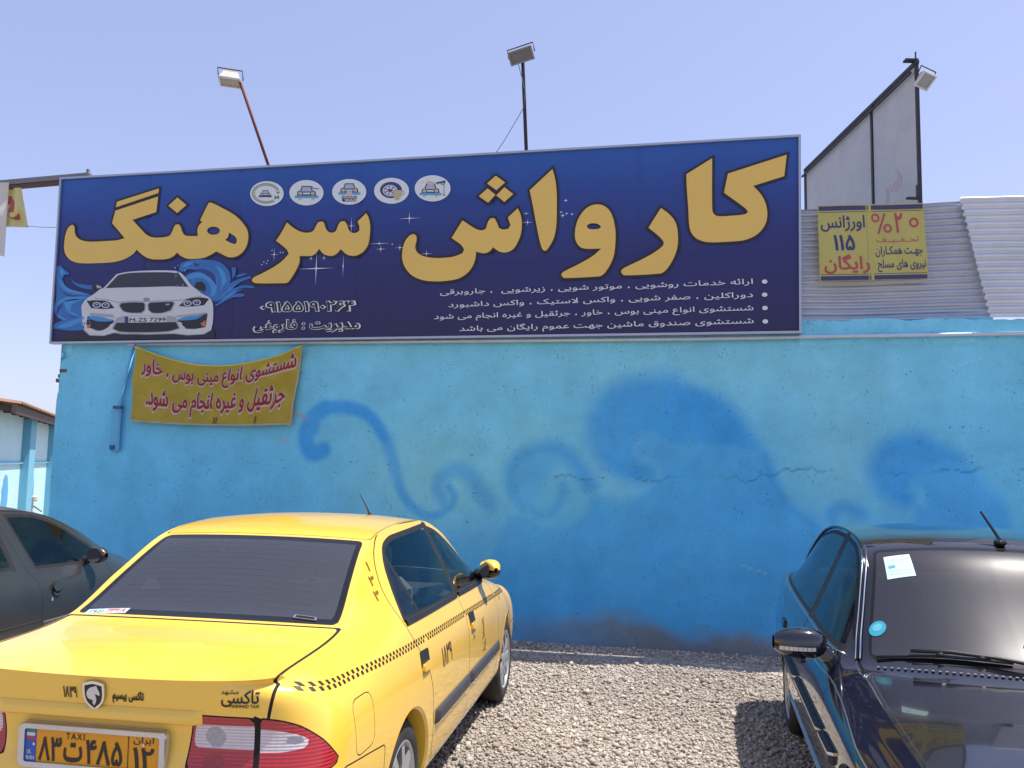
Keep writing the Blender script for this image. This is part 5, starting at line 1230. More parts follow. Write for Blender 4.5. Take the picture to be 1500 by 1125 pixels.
def interior(root, belt, x_dash, x_front, x_rear, floor=.22, seat=SEATG, wid=.62, roofz=1.2):
    m = MB(); m.box(((x_rear + x_dash)/2, 0, floor), (x_dash - x_rear + 1.3, 1.44, .03)); m.box((x_dash + .06, 0, (floor + belt)/2 - .10), (.04, 1.3, belt - floor - .2)); m.box((x_rear - .28, 0, (floor + belt - .04)/2), (.04, 1.36, belt - floor - .05))
    m.box((x_rear - .46, 0, belt - .05), (.42, 1.22, .025)); m.box((x_dash - .10, 0, belt - .10), (.36, 1.24, .14), None, .04)
    for s in (-1, 1): m.box(((x_rear + x_dash)/2, s*.705, (floor + belt)/2 - .06), (x_dash - x_rear + .1, .03, belt - floor - .12))
    m.build('cabin', DARKIN, root)
    for s in (-1, 1):
        e = empty('front_seat', (x_front, s*.36, floor)); e.parent = root
        b = MB(); b.box((.10, 0, .24), (.52, .50, .16), None, .05); b.build('cushion', seat, e, autosmooth=50)
        b = MB(); b.box((-.22, 0, .60), (.14, .48, .62), Matrix.Rotation(-.25, 3, 'Y'), .06); b.build('backrest', seat, e, autosmooth=50)
        b = MB(); b.box((-.33, 0, 1.02), (.10, .27, .17), Matrix.Rotation(-.15, 3, 'Y'), .045); b.tube([(-.31, .06, .85), (-.33, .06, .96)], .007, 6); b.tube([(-.31, -.06, .85), (-.33, -.06, .96)], .007, 6); b.build('headrest', seat, e, autosmooth=50)
    e = empty('rear_seat', (x_rear, 0, floor)); e.parent = root
    b = MB(); b.box((.12, 0, .24), (.52, 1.28, .16), None, .05); b.build('cushion', seat, e, autosmooth=50)
    b = MB(); b.box((-.22, 0, .58), (.14, 1.28, .60), Matrix.Rotation(-.32, 3, 'Y'), .06); b.build('backrest', seat, e, autosmooth=50)
    m = MB(); n = 24; c = Vector((x_dash - .16, .36, belt - .02)); R = Matrix.Rotation(math.radians(65), 3, 'Y')
    m.tube([c + R @ Vector((.18*math.cos(2*math.pi*k/n), .18*math.sin(2*math.pi*k/n), 0)) for k in range(n + 1)], .015, 8, cap=False); m.tube([c, c + Vector((.28, 0, -.12))], .03, 8); m.tube([c + R @ Vector((-.17, 0, 0)), c, c + R @ Vector((.17, 0, 0))], .012, 6)
    m.build('steering_wheel', DARKIN, root, True)

def body_parts(cs, root, paint, sides, tops, paintname='body', extra=None):
    """sides: {tag: (object name, [materials], label)} for both flanks; tops the same for the top skin"""
    keep = ('body', 'gap')
    P = [cs.side.get(keep), cs.side.get(keep, mirror=True), cs.top.get(keep), cs.top.get(keep, mirror=True)]
    V, F, T = weld(*merge(P)); fm = [0 if t == 'body' else 1 for t in T]
    V = list(V); F = [list(f) for f in F]
    if extra: 
        n = len(V); V += extra.V; F += [[i + n for i in f] for f in extra.F]; fm += extra.m
    body = mesh_obj(paintname, V, F, [paint, GAPM, BLK], root, True, fm)
    try: body.data.set_sharp_from_angle(angle=math.radians(42))
    except Exception: pass
    return body
def piece(cs_skin, names, objname, mats, parent, mirror=False, both=False, lift=0.0, fmfun=None, sharp=42):
    parts = [cs_skin.get(names, mirror=mirror)]
    if both: parts.append(cs_skin.get(names, mirror=not mirror))
    V, F, T = weld(*merge(parts))
    if not F: return None
    fm = [fmfun(t) for t in T] if fmfun else [0]*len(F)
    o = mesh_obj(objname, V, F, mats, parent, True, fm)
    try: o.data.set_sharp_from_angle(angle=math.radians(sharp))
    except Exception: pass
    return o
def mirror_unit(name, root, c, side, shell, base, L=.21, W=.12, H=.13, cap=None, stripe=None, yaw=0.0):
    """door mirror: rounded housing that tapers outwards, on a foot; its glass looks back"""
    e = empty(name, c, 0); e.parent = root; e.rotation_euler = (0, 0, yaw)
    def shell_mesh(z0, z1, mi, name, mt):
        m = MB(); n = 16; k = 12; V = []; F = []
        for i in range(k + 1):
            u = i/k; q = math.sin(math.pi*min(.985, max(.015, u)))**(.27 if stripe else .42); yy = side*(u*L)
            for j in range(n):
                a = 2*math.pi*j/n; cx, cz = math.cos(a), math.sin(a); px = (abs(cx)**.7)*math.copysign(1, cx)*W/2*q*(1 - .1*u); pz = (abs(cz)**.65)*math.copysign(1, cz)*H/2*q*(1 - .12*u)
                if px < 0: px *= .55
                V.append((px, yy, pz))
        for i in range(k):
            for j in range(n):
                j2 = (j + 1) % n; f = (i*n + j, i*n + j2, (i + 1)*n + j2, (i + 1)*n + j); zc = sum(V[q][2] for q in f)/4
                if z0 <= zc < z1: F.append(f if side < 0 else f[::-1])
        m.add(V, F); return m.build(name, mt, e, True)
    if cap is None: shell_mesh(-9, 9, 0, 'housing', shell)
    else: shell_mesh(-9, cap*H, 0, 'housing', base); shell_mesh(cap*H, 9, 0, 'cap', shell)
    m = MB(); m.add([(-W*.285, side*(L*.5 + L*.42*math.cos(a)), H*.40*math.sin(a)) for a in np.linspace(0, 6.283, 25)[:-1]], [list(range(24))]); m.build('mirror_glass', CHROME, e)
    m = MB(); m.tube([(.03, -side*.065, -.135), (.015, -side*.035, -.085), (0, -side*.0, -.045), (-.01, side*.055, -.012)] if stripe else [(0, -side*.075, -.055), (0, -side*.02, -.045), (.0, side*.03, -.02)], [.030, .036, .042, .040] if stripe else [.045, .032, .024], 14); m.build('foot', base, e, True)
    if stripe:
        m = MB(); 
        for i in range(8):
            u0, u1 = .25 + i*.085, .25 + (i + 1)*.085 - .008
            m.add([(W/2*(math.sin(math.pi*u)**.27)*(1 - .1*u) + .002, side*u*L, z) for u, z in ((u0, -.026), (u1, -.026), (u1, -.008), (u0, -.008))], [(0, 1, 2, 3)])
        m.build('indicator_strip', stripe, e)
    return e

# ------------------------------------------------------------------ the yellow taxi
def taxi():
    YEL = mat('taxi_yellow', (.90, .56, .062), .22, var=.03, vscale=3, coat=.7, rvar=.15, dust=.12, dustcol=(.62, .46, .20))
    BADGE = mat('badge_black', (.02, .012, .01), .5)
    rows = [dict(rear=(-.90, .34, 5), side=[(-.60, .70, .30), (-.40, .74, .24), (0, .75, .21), (2.67, .75, .21), (3.0, .72, .22)], front=(3.30, .24, 4)),
            dict(rear=(-1.00, .37, 5), side=[(-.60, .80, .33), (-.38, .815, .27), (0, .82, .245), (1.3, .825, .25), (2.67, .815, .25), (3.0, .78, .26)], front=(3.42, .28, 4)),
            dict(rear=(-1.045, .46, 5), side=[(-.60, .835, .45), (0, .855, .42), (1.3, .86, .42), (2.6, .85, .42), (3.0, .81, .43)], front=(3.48, .42, 4)),
            dict(rear=(-1.045, .585, 5), side=[(-.60, .845, .61), (0, .865, .60), (1.3, .868, .60), (2.6, .855, .59), (3.0, .81, .58)], front=(3.46, .55, 4)),
            dict(rear=(-.985, .76, 5), side=[(-.60, .835, .80), (0, .855, .80), (1.3, .860, .79), (2.6, .835, .75), (3.0, .78, .71)], front=(3.42, .65, 4)),
            dict(rear=(-1.012, .925, 5), side=[(-.60, .765, .945), (-.30, .785, .965), (.17, .792, .985), (1.2, .792, .965), (1.9, .785, .945), (2.3, .775, .90), (2.7, .755, .84), (3.0, .72, .78)], front=(3.38, .70, 3.5)),
            dict(rear=(-1.024, .992, 3.6), side=[(-.87, .645, 1.006), (-.31, .645, 1.052), (-.02, .603, 1.215), (.27, .560, 1.368), (.5, .552, 1.408), (.85, .55, 1.425), (1.22, .556, 1.41), (1.55, .583, 1.325), (1.85, .62, 1.175), (2.18, .67, .965), (2.6, .665, .90), (3.05, .62, .79)], front=(3.34, .73, 3))]
    tt = lambda x: -.6 + (x + .87)/(3.05 + .87)*3.6
    centre = [(-.6, -1.024, .992), (tt(-.62), -.70, 1.04), (tt(-.31), -.36, 1.064), (tt(-.02), -.05, 1.225), (tt(.27), .25, 1.384), (tt(.5), .50, 1.43), (tt(.85), .85, 1.455), (tt(1.22), 1.25, 1.44), (tt(1.5), 1.52, 1.375), (tt(1.85), 1.90, 1.20), (tt(2.18), 2.30, .985), (tt(2.6), 2.70, .93), (3.0, 3.34, .73)]
    cs = CarShape(rows, centre, (-.6, 3.0))
    S_ = cs.side
    xz = lambda poly: (lambda Q, V: sd_poly(V[:, (0, 2)], poly) + 5*(V[:, 1] > -.45))
    circ = lambda x, z, r: (lambda Q, V: np.hypot(V[:, 0] - x, V[:, 2] - z) - r + 5*(V[:, 1] > -.4))
    for x in (0.0, 2.671):
        S_.cut(circ(x, .315, .345), 0); S_.mark(circ(x, .315, .345), -9, 0, 'hole')
    # lower edge of the bumpers and side windows
    dayl = fillet([(.14, 1.005), (.66, .990), (1.17, .985), (1.19, 1.40), (.80, 1.388), (.50, 1.378), (.36, 1.345), (.27, 1.26)], [.02, .01, .01, .01, .05, .12, .10, .05])
    dayf = fillet([(1.225, .985), (1.90, .968), (2.06, .962), (1.86, 1.115), (1.60, 1.262), (1.42, 1.345), (1.225, 1.385)], [.01, .01, .03, .1, .1, .08, .02])
    for nm, pl in (('pane_r', dayl), ('pane_f', dayf)):
        S_.region(xz(pl), nm + 'rim', 0); f = xz(pl)
        S_.cut(f, -.026, (nm + 'rim',)); S_.mark(f, -9, -.026, nm, (nm + 'rim',))
    # quarter light post in the rear door
    post = xz([(.395, .98), (.425, .98), (.325, 1.40), (.295, 1.40)])
    S_.cut(post, 0, ('pane_r',)); S_.mark(post, -9, 0, 'pane_rrim', ('pane_r',))
    tip = xz([(.10, .9), (.395, .9), (.295, 1.45), (.1, 1.45)]); S_.mark(tip, -9, 0, 'quarter', ('pane_r',))
    bp = xz([(1.165, .98), (1.25, .98), (1.25, 1.405), (1.165, 1.405)])
    # doors
    rd = fillet([(.47, .265), (1.205, .265), (1.208, 1.42), (.62, 1.425), (.36, 1.40), (.20, 1.30), (.10, 1.12), (.16, .92), (.36, .70), (.40, .50), (.42, .36)], [.03, .01, .01, .05, .08, .1, .12, .15, .1, .06, .03])
    fd = fillet([(1.205, .265), (2.14, .265), (2.20, .60), (2.20, .90), (2.12, 1.0), (1.88, 1.165), (1.60, 1.325), (1.42, 1.395), (1.205, 1.42)], [.01, .04, .05, .05, .03, .1, .1, .05, .01])
    S_.region(xz(rd), 'rear_door', .0035, ('body', 'bpost')); S_.region(xz(fd), 'front_door', .0035, ('body', 'bpost'))
    for dn in ('rear_door', 'front_door'): S_.cut(bp, 0, (dn,)); S_.mark(bp, -9, 0, 'bpost_' + dn, (dn,))
    # fuel flap, bumper joint
    ff = xz(fillet([(-.67, .66), (-.47, .66), (-.47, .86), (-.67, .86)], .05)); S_.region(ff, 'fuel_flap', .002)
    # rear: lid joint running down between the lamps, lamps, bumper joint
    arc0 = cs.arc
    def yz(poly): return lambda Q, V: sd_poly(np.stack([-V[:, 1], V[:, 2]], 1), poly) + 5*(V[:, 0] > -.55)
    side_k = cs.K[3]
    def az(poly): return lambda Q, V: sd_poly(np.stack([Q[:, 0], V[:, 2]], 1), poly) + 5*(Q[:, 0] > 1.6)
    cA = arc0[int(cs.nrear) - 1]
    # lamps in (way round the corner from the centre, height)
    inner = fillet([(.398, .878), (.628, .874), (.606, .685), (.358, .697)], [.015, .008, .008, .015])
    outer = fillet([(.644, .874), (.72, .865), (.79, .843), (.87, .79), (.955, .705), (.87, .682), (.77, .672), (.622, .682)], [.008, .03, .03, .03, .015, .03, .02, .008])
    for nm, pl in (('lamp_in', inner), ('lamp_out', outer)): S_.region(az(pl), nm, .0028)
    bands = {'lamp_in': ([(.402, .846), (.66, .846), (.66, .768), (.388, .768)]), 'lamp_out': fillet([(.630, .838), (.70, .832), (.78, .815), (.822, .793), (.80, .772), (.72, .762), (.61, .760)], .02)}
    for nm, pl in bands.items():
        f = az(pl); S_.cut(f, 0, (nm,)); S_.mark(f, -9, 0, nm + '_w', (nm,))
    for nm, pl in (('lamp_in', ell(.475, .807, .040, .036, 24)), ('lamp_in', ell(.465, .727, .044, .028, 24)), ('lamp_out', ell(.760, .798, .038, .014, 20))):
        for sub in (nm, nm + '_w'):
            f = az(pl); S_.cut(f, 0, (sub,)); S_.mark(f, -9, 0, nm + ('_g' if sub.endswith('_w') else '_d'), (sub,))
    lid = fillet([(-.2, 1.2), (.646, 1.2), (.640, .95), (.628, .88), (.606, .69), (.58, .60), (-.2, .58)], [0.001, .001, .02, .02, .03, .03, .001])
    S_.region(lambda Q, V: np.maximum(sd_poly(np.stack([-V[:, 1], V[:, 2]], 1), lid), V[:, 0] + .925), 'lid', .0055)
    sl_ = az([(.622, .884), (.650, .884), (.628, .676), (.600, .676)])
    for q in ('body', 'lid'): S_.cut(sl_, 0, (q,)); S_.mark(sl_, -9, 0, 'gap', (q,))
    bump = az([(-.2, .60), (.62, .605), (1.0, .665), (1.42, .615), (1.42, .1), (-.2, .1)]); S_.region(bump, 'rear_bumper', .003)
    fb = lambda Q, V: np.maximum(V[:, 2] - .52, 2.92 - V[:, 0]); S_.region(fb, 'front_bumper', .003)
    hl = lambda Q, V: sd_poly(np.stack([-V[:, 1], V[:, 2]], 1), fillet([(.36, .56), (.78, .60), (.76, .71), (.36, .67)], .03)) + 5*(V[:, 0] < 2.9); S_.region(hl, 'headlamp', .003)
    gr = lambda Q, V: sd_poly(np.stack([-V[:, 1], V[:, 2]], 1), [(-.1, .58), (.30, .58), (.30, .67), (-.1, .67)]) + 5*(V[:, 0] < 2.9); S_.region(gr, 'grille', .003)
    # top: glass, lid, bonnet, roof joint
    T_ = cs.top
    def tf(poly): return lambda Q, V: sd_poly(np.stack([Q[:, 0], Q[:, 1]*.7], 1), poly)
    tg0, tg1 = tt(-.285), tt(.265)
    rg = fillet([(tg0, -.2), (tg0, .668), (tg1, .655), (tg1, -.2)], [.001, .03, .04, .001])
    f = tf(rg); T_.region(f, 'rear_rim', .004); T_.cut(f, -.034, ('rear_rim',)); T_.mark(f, -9, -.034, 'rear_glass', ('rear_rim',))
    ws = fillet([(tt(1.30), -.2), (tt(1.30), .64), (tt(2.16), .665), (tt(2.16), -.2)], [.001, .05, .04, .001])
    f = tf(ws); T_.region(f, 'screen_rim', .003); T_.cut(f, -.03, ('screen_rim',)); T_.mark(f, -9, -.03, 'windscreen', ('screen_rim',))
    T_.region(tf([(-1, -.2), (-1, .6935), (tt(-.312), .6935), (tt(-.312), -.2)]), 'lid', .0055)
    T_.region(tf([(tt(2.24), -.2), (tt(2.24), .693), (3.2, .693), (3.2, -.2)]), 'bonnet', .003)
    T_.region(tf([(tg1 + .025, -.2), (tg1 + .025, .6935), (tt(1.28), .6935), (tt(1.28), -.2)]), 'roof', .0025)
    root = empty('yellow_taxi', (-2.081, -4.765, -.012), 1.612)
    tag(root, 'yellow Mashhad taxi with checker stripes parked nose to the blue wall', 'taxi')
    ex = MB()
    for x in (0, 2.671):
        for left in (False, True): arch(ex, cs, x, .315, .345, left)
    body_parts(cs, root, YEL, None, None, 'body', ex)
    w = MB()
    for x in (0, 2.671):
        for left in (False, True): well(w, x, .315, .348, left)
    w.box((1.25, 0, .23), (3.9, 1.40, .02)); w.build('underbody', BLK, root)
    GL = glass('clear_green_glass', (.78, .88, .88), .95, .01); FILM = glass('dark_film', (.12, .12, .13), .45, .04, (.02, .02, .025)); GLR = glass('filmed_rear_glass', (.42, .42, .46), .36, .05, (.046, .049, .058), .05, .35); GLW = glass('windscreen_glass', (.7, .78, .78), .95, .01)
    for mir in (False, True):
        d = piece(S_, 'rear_door', 'rear_door', [YEL], root, mir); piece(S_, 'pane_r', 'window', [GL], d, mir); piece(S_, 'quarter', 'quarter_window', [FILM], d, mir); piece(S_, 'pane_rrim', 'window_frame', [SEAL], d, mir)
        d2 = piece(S_, 'front_door', 'front_door', [YEL], root, mir); piece(S_, 'pane_f', 'window', [GL], d2, mir); piece(S_, 'pane_frim', 'window_frame', [SEAL], d2, mir)
        piece(S_, 'bpost_rear_door', 'pillar_trim', [BLK], d, mir); piece(S_, 'bpost_front_door', 'pillar_trim', [BLK], d2, mir); piece(S_, 'fuel_flap', 'fuel_flap', [YEL], root) if not mir else piece(S_, 'fuel_flap', 'body_panel', [YEL], root, True)
        RED = lampmat('lamp_red', (.46, .020, .028), 26) if not mir else RED; WHL = lampmat('lamp_white', (.66, .58, .60), 30) if not mir else WHL; GRYL = mat('lamp_grey', (.34, .34, .38), .10, .6, var=.35, vscale=60, bump=.5, bscale=120); DRED = mat('lamp_dark_red', (.31, .016, .02), .12, var=.4, vscale=60, coat=.5, bump=.5, bscale=140)
        for nm in ('lamp_in', 'lamp_out'):
            piece(S_, (nm, nm + '_w', nm + '_g', nm + '_d'), 'tail_light', [RED, WHL, GRYL, DRED], root, mir, fmfun=lambda t: 1 if t.endswith('_w') else 2 if t.endswith('_g') else 3 if t.endswith('_d') else 0)
        piece(S_, 'headlamp', 'headlight', [WHL], root, mir)
        # mouldings, handles, mirrors on this side
        sd = mir; sg = 1 if mir else -1
        def fs(x, z, l): return cs.at_side(x, z, .001 + l, sd)
        for (x0, x1, par) in ((.425, 1.195, d), (1.225, 2.19, d2)):
            m = MB(); n = 24; prof = [(.470, 0), (.476, .013), (.49, .019), (.522, .019), (.536, .013), (.542, 0)]; V = []
            for i in range(n + 1):
                for z, l in prof: V.append(fs(x0 + (x1 - x0)*i/n, z, l if 0 < i < n else 0.0))
            F = [(i*6 + k, (i + 1)*6 + k, (i + 1)*6 + k + 1, i*6 + k + 1) for i in range(n) for k in range(5)]
            m.add(V, F if not sd else [f[::-1] for f in F]); m.build('rubbing_strip', mat('strip_grey', (.045, .045, .055), .5, var=.1), par, autosmooth=50)
            hx = x0 - .425 + .18 if par is d else 1.265
            m = MB(); slab_on(m, fs, fillet([(hx, .80), (hx + .135, .80), (hx + .145, .862), (hx + .01, .868)], .012), .004, 0); slab_on(m, fs, fillet([(hx + .012, .775), (hx + .125, .775), (hx + .135, .808), (hx + .008, .808)], .014), .016, 1)
            m.build('handle', [BLK, YEL], par)

        m = MB(); slab_on(m, fs, ell(1.325, .725, .013, .013, 14), .003); m.build('lock', CHROME, d2)
        # checker band along the flank and round the rear corner
        m = MB(); 
        def band(x): return float(pchip([-.95, -.85, -.70, -.45, 0, .6, 1.2, 2.0, 2.9], [.985, .955, .937, .930, .915, .895, .878, .850, .80])(x))
        xs = []; x = -.90
        while x < 2.86: xs.append(x); x += .0205
        for i, x in enumerate(xs):
            if abs(x - .205) < .0 : continue
            for r in range(2):
                if (i + r) % 2: continue
                z0 = band(x) + (.003 if r else -.013); w = .0165; h = .0135; sh = .006
                if (x < .33 < x + w) or (x < 1.205 < x + w) or (x < 2.2 < x + w): continue
                m.add([fs(x, z0, .0012), fs(x + w, z0 + (band(x + w) - band(x)), .0012), fs(x + w + sh*0, z0 + h + (band(x + w) - band(x)), .0012), fs(x, z0 + h, .0012)], [(0, 1, 2, 3) if not sd else (3, 2, 1, 0)])
        m.build('checker_band', BADGE, root)
        # numbers
        m = MB(); 
        def ft(a, b, l): return fs(a, b, .0015 + l)
        if not sd: put_text(m, '۱۸۳۹', ft, .56, .76, .715, .105, .0, sub=.02); 
        else: put_text(m, '۱۸۳۹', lambda a, b, l: fs(-a, b, .0015 + l), -.76, -.56, .715, .105, .0, sub=.02)
        m.build('taxi_number', BADGE, d)
        m = MB()
        V, F, wd = text2d('بیسیم ۱۳۳', .015)
        m.add([fs(1.62 + v[1]*.11, .575 + v[0]*.20/wd*1.05, .0015 + v[2]*.0006) for v in V], F); m.build('side_lettering', mat('side_brown', (.20, .11, .02), .5), d2)
        m = MB(); V, F, wd = text2d('۱۳۳', .02)
        for i, g in enumerate('۱۳۳'):
            gv, gf, ad = glyph(g, .02); a = min(v[0] for v in gv); b = max(v[0] for v in gv)
            m.add([fs(.105 - i*.030 + (v[0] - (a + b)/2)*.085 + .02*v[1], 1.245 - i*.062 + v[1]*.058, .0016) for v in gv], gf)
        m.build('pillar_number', mat('pillar_brown', (.16, .10, .01), .5), root)
        if not sd:
            m = MB(); put_text(m, 'س', ft, 2.34, 2.40, .80, .04, .01, sub=.02); m.build('side_mark', mat('small_red', (.4, .03, .02), .5), root)
        # window base trim
        m = MB()
        for (x0, x1, za, zb) in ((.155, 1.17, 1.003, .985), (1.225, 2.03, .985, .964)):
            n = 16; V = []
            for i in range(n + 1):
                x = x0 + (x1 - x0)*i/n; z = za + (zb - za)*i/n
                for dz, l in ((-.014, 0), (-.010, .008), (.010, .010), (.014, 0)): V.append(fs(x, z + dz, l))
            F = [(i*4 + k, (i + 1)*4 + k, (i + 1)*4 + k + 1, i*4 + k + 1) for i in range(n) for k in range(3)]; m.add(V, F if not sd else [f[::-1] for f in F])
        m.build('waist_trim', BLK, root, autosmooth=40)
        mirror_unit('door_mirror', root, (1.93, sg*.80, 1.06), sg, YEL, BLKG, L=.155, W=.15, H=.135, cap=-.02, yaw=sg*.85)
        for x in (0, 2.671): wheel(root, x, sg, .838 if x > 1 else .835, .305, .212, 9, 0.05*0)
    piece(T_, 'roof', 'roof', [YEL], root, both=True)
    b = piece(T_, 'lid', 'boot_lid', [YEL], root, both=True)
    lo = piece(S_, 'lid', 'lid_rear_panel', [YEL], b, both=True)
    piece(T_, 'bonnet', 'bonnet', [YEL], root, both=True)
    g = piece(T_, 'rear_glass', 'rear_window', [GLR], root, both=True); piece(T_, 'rear_rim', 'window_frame', [BLKG], g, both=True)
    g = piece(T_, 'windscreen', 'windscreen', [GLW], root, both=True); piece(T_, 'screen_rim', 'window_frame', [BLK], g, both=True)
    piece(S_, 'rear_bumper', 'rear_bumper', [YEL], root, both=True); piece(S_, 'front_bumper', 'front_bumper', [YEL], root, both=True); piece(S_, 'grille', 'grille', [BLK], root, both=True)
    interior(root, .97, 1.95, 1.15, .30)
    # things on the rear face
    fr = lambda y, z, l: cs.at_rear(y, z, .001 + l)
    m = MB(); n = 40; V = []   # raised lip over the plate
    prof = [(.892, 0), (.888, .006), (.880, .016), (.862, .022), (.846, .016), (.842, 0)]
    for i in range(n + 1):
        y = .40 - .80*i/n; e = min(1, min(i, n - i)/2.0)
        for z, l in prof: V.append(fr(y, z if e > 0 else z, l*e))
    k = len(prof); m.add(V, [(i*k + j, (i + 1)*k + j, (i + 1)*k + j + 1, i*k + j + 1) for i in range(n) for j in range(k - 1)]); m.build('lid_lip', YEL, b, autosmooth=60)
    # number plate: flat, tilted with the lid
    P0 = np.array((-1.012, -.0, .742)); up = np.array((-.028, 0, 1.0)); up /= np.linalg.norm(up); rt = np.array((0, -1.0, 0)); nn = np.cross(rt, up)*-1.0
    nn = np.cross(up, rt); nn = nn if nn[0] < 0 else -nn
    def pp(u, v, l): return tuple(P0 + rt*u + up*v + nn*l)
    pr = empty('number_plate', (0, 0, 0)); pr.parent = root
    m = MB(); o1 = fillet([(-.284, -.078), (.284, -.078), (.284, .078), (-.284, .078)], .025); i1 = fillet([(-.258, -.057), (.258, -.057), (.258, .057), (-.258, .057)], .010)
    N = len(o1); V = [pp(p[0], p[1], -.035) for p in o1] + [pp(p[0], p[1], .002) for p in o1] + [pp(p[0]*.985, p[1]*.95, .009) for p in o1] + [pp(p[0], p[1], .006) for p in i1] + [pp(p[0], p[1], -.003) for p in i1]
    F = []
    for r in range(4):
        for i in range(N): j = (i + 1) % N; F.append((r*N + i, r*N + j, (r + 1)*N + j, (r + 1)*N + i))
    m.add(V, F); m.build('frame', mat('plate_frame_chrome', (.55, .56, .60), .18, .9, var=.1), pr, autosmooth=40)
    m = MB(); q = fillet([(-.26, -.059), (.26, -.059), (.26, .059), (-.26, .059)], .008); m.add([pp(p[0], p[1], -.001) for p in q], [list(range(len(q)))]); m.build('plate', mat('plate_amber', (.72, .31, .006), .45, var=.06), pr)
    ink = mat('plate_ink', (.022, .014, .01), .5)
    m = MB(); put_text(m, '۸۳', lambda a, c, l: pp(a, c, .0005 + l), -.205, -.115, -.048, .082, .022, sub=.02); put_text(m, '۴۸۵', lambda a, c, l: pp(a, c, .0005 + l), -.022, .118, -.048, .082, .022, sub=.02)
    put_text(m, 'ت', lambda a, c, l: pp(a, c, .0005 + l), -.108, -.035, -.044, .085, .026, sub=.02); put_text(m, 'TAXI', lambda a, c, l: pp(a, c, .0005 + l), -.100, -.028, .028, .022, .012, persian=False, sp=1.25)
    put_text(m, '۱۲', lambda a, c, l: pp(a, c, .0005 + l), .158, .238, -.050, .070, .022, sub=.02); put_text(m, 'ایران', lambda a, c, l: pp(a, c, .0005 + l), .158, .235, .034, .022, .008, sub=.02)
    m.add([pp(.138, -.056, .0006), pp(.141, -.056, .0006), pp(.141, .056, .0006), pp(.138, .056, .0006)], [(0, 1, 2, 3)]); m.build('plate_numbers', ink, pr)
    m = MB(); m.add([pp(-.259, -.058, .0004), pp(-.215, -.058, .0004), pp(-.215, .058, .0004), pp(-.259, .058, .0004)], [(0, 1, 2, 3)], 0)
    for k, (z0, z1) in enumerate(((.042, .053), (.031, .042), (.020, .031))): m.add([pp(-.252, z0, .0009), pp(-.220, z0, .0009), pp(-.220, z1, .0009), pp(-.252, z1, .0009)], [(0, 1, 2, 3)], 1 + k)
    put_text(m, 'I.R.', lambda a, c, l: pp(a, c, .0009 + l), -.250, -.232, -.030, .014, .02, persian=False, mi=2); put_text(m, 'IRAN', lambda a, c, l: pp(a, c, .0009 + l), -.252, -.220, -.050, .014, .02, persian=False, mi=2)
    m.build('flag_strip', [mat('plate_blue', (.02, .09, .42), .4), mat('plate_green', (.02, .22, .14), .4), mat('plate_white', (.6, .6, .6), .4), mat('plate_red', (.5, .03, .03), .4)], pr)
    m = MB(); 
    for u, v in ((-.222, .004), (.198, .028)): m.add([pp(u + .005*math.cos(a), v + .005*math.sin(a), .003) for a in np.linspace(0, 6.283, 13)[:-1]], [list(range(12))])
    m.build('screw', mat('screw_steel', (.6, .6, .6), .3, .8), pr)
    # shield emblem with a horse's head
    ec = (-.004, .932)
    def fe(y, z, l): return fr(ec[0] - y, ec[1] + z, .004 + l)
    er = empty('emblem', (0, 0, 0)); er.parent = root
    sh = [(-.040, .040), (0, .048), (.040, .040), (.040, .0), (.030, -.030), (0, -.056), (-.030, -.030), (-.040, 0)]
    S1 = smooth_poly(sh, 4, 40); m = MB(); slab_on(m, fe, S1, .008); m.build('shield_rim', CHROME, er)
    m = MB(); S2 = smooth_poly([(x*.82, z*.82 - .001) for x, z in sh], 4, 40); fill(m, [S2], fe, .0086); m.build('shield_field', BLKG, er)
    m = MB(); hz = [(-.020, -.012), (-.026, .002), (-.022, .014), (-.010, .026), (.006, .030), (.014, .034), (.016, .026), (.022, .014), (.025, .004), (.022, -.002), (.014, .002), (.006, .004), (.010, -.008), (.010, -.020), (.002, -.036), (-.004, -.030), (-.003, -.018), (-.010, -.016)]
    fill(m, [smooth_poly(hz, 3, 70)], fe, .0094); m.build('horse_head', mat('emblem_silver', (.62, .62, .62), .35, .4), er)
    m = MB(); put_text(m, '۱۸۳۹', lambda a, c, l: fr(-a, c, .0015 + l), -.121, -.067, .913, .040, .022, sub=.02); m.build('lid_number', BADGE, root)
    m = MB(); put_text(m, 'تاکسی بیسیم', lambda a, c, l: fr(-a, c, .0015 + l), .068, .188, .919, .028, .040, sub=.02); m.build('radio_taxi_lettering', BADGE, root)
    m = MB(); put_text(m, 'تاکسی', lambda a, c, l: fr(-a, c, .0015 + l), .470, .598, .926, .042, .018, sub=.02); put_text(m, 'MASHHAD TAXI', lambda a, c, l: fr(-a, c, .0015 + l), .500, .598, .910, .012, .02, persian=False, sub=.02); put_text(m, 'مشهد', lambda a, c, l: fr(-a, c, .0015 + l), .470, .530, .957, .014, .01, sub=.02); m.build('city_taxi_lettering', BADGE, root)
    # stickers and marks on the rear glass
    def on_top(t, f, l):
        """surface point of the top skin by its running place and cross share"""
        y = f; h = cs.hit((t, -abs(y), 4), (0, 0, -1), l); p = h[0]; return (p.x, math.copysign(abs(p.y), y), p.z)
    fg = lambda a, c, l: on_top(c, -a, .0012 + l)      # a right, c forward
    m = MB(); n = 8
    m.add([fg(-.56 + .20*i/n, x, 0) for x in (-.315, -.275) for i in range(n + 1)], [(i, i + 1, n + 2 + i, n + 1 + i) for i in range(n)])
    put_text(m, '۴۳۲۸', lambda a, c, l: fg(a, c, .0006 + l), -.46, -.37, -.309, .030, .03, mi=1); put_text(m, '۲۹۵۱', lambda a, c, l: fg(a, c, .0006 + l), -.545, -.475, -.309, .024, .02, mi=2)
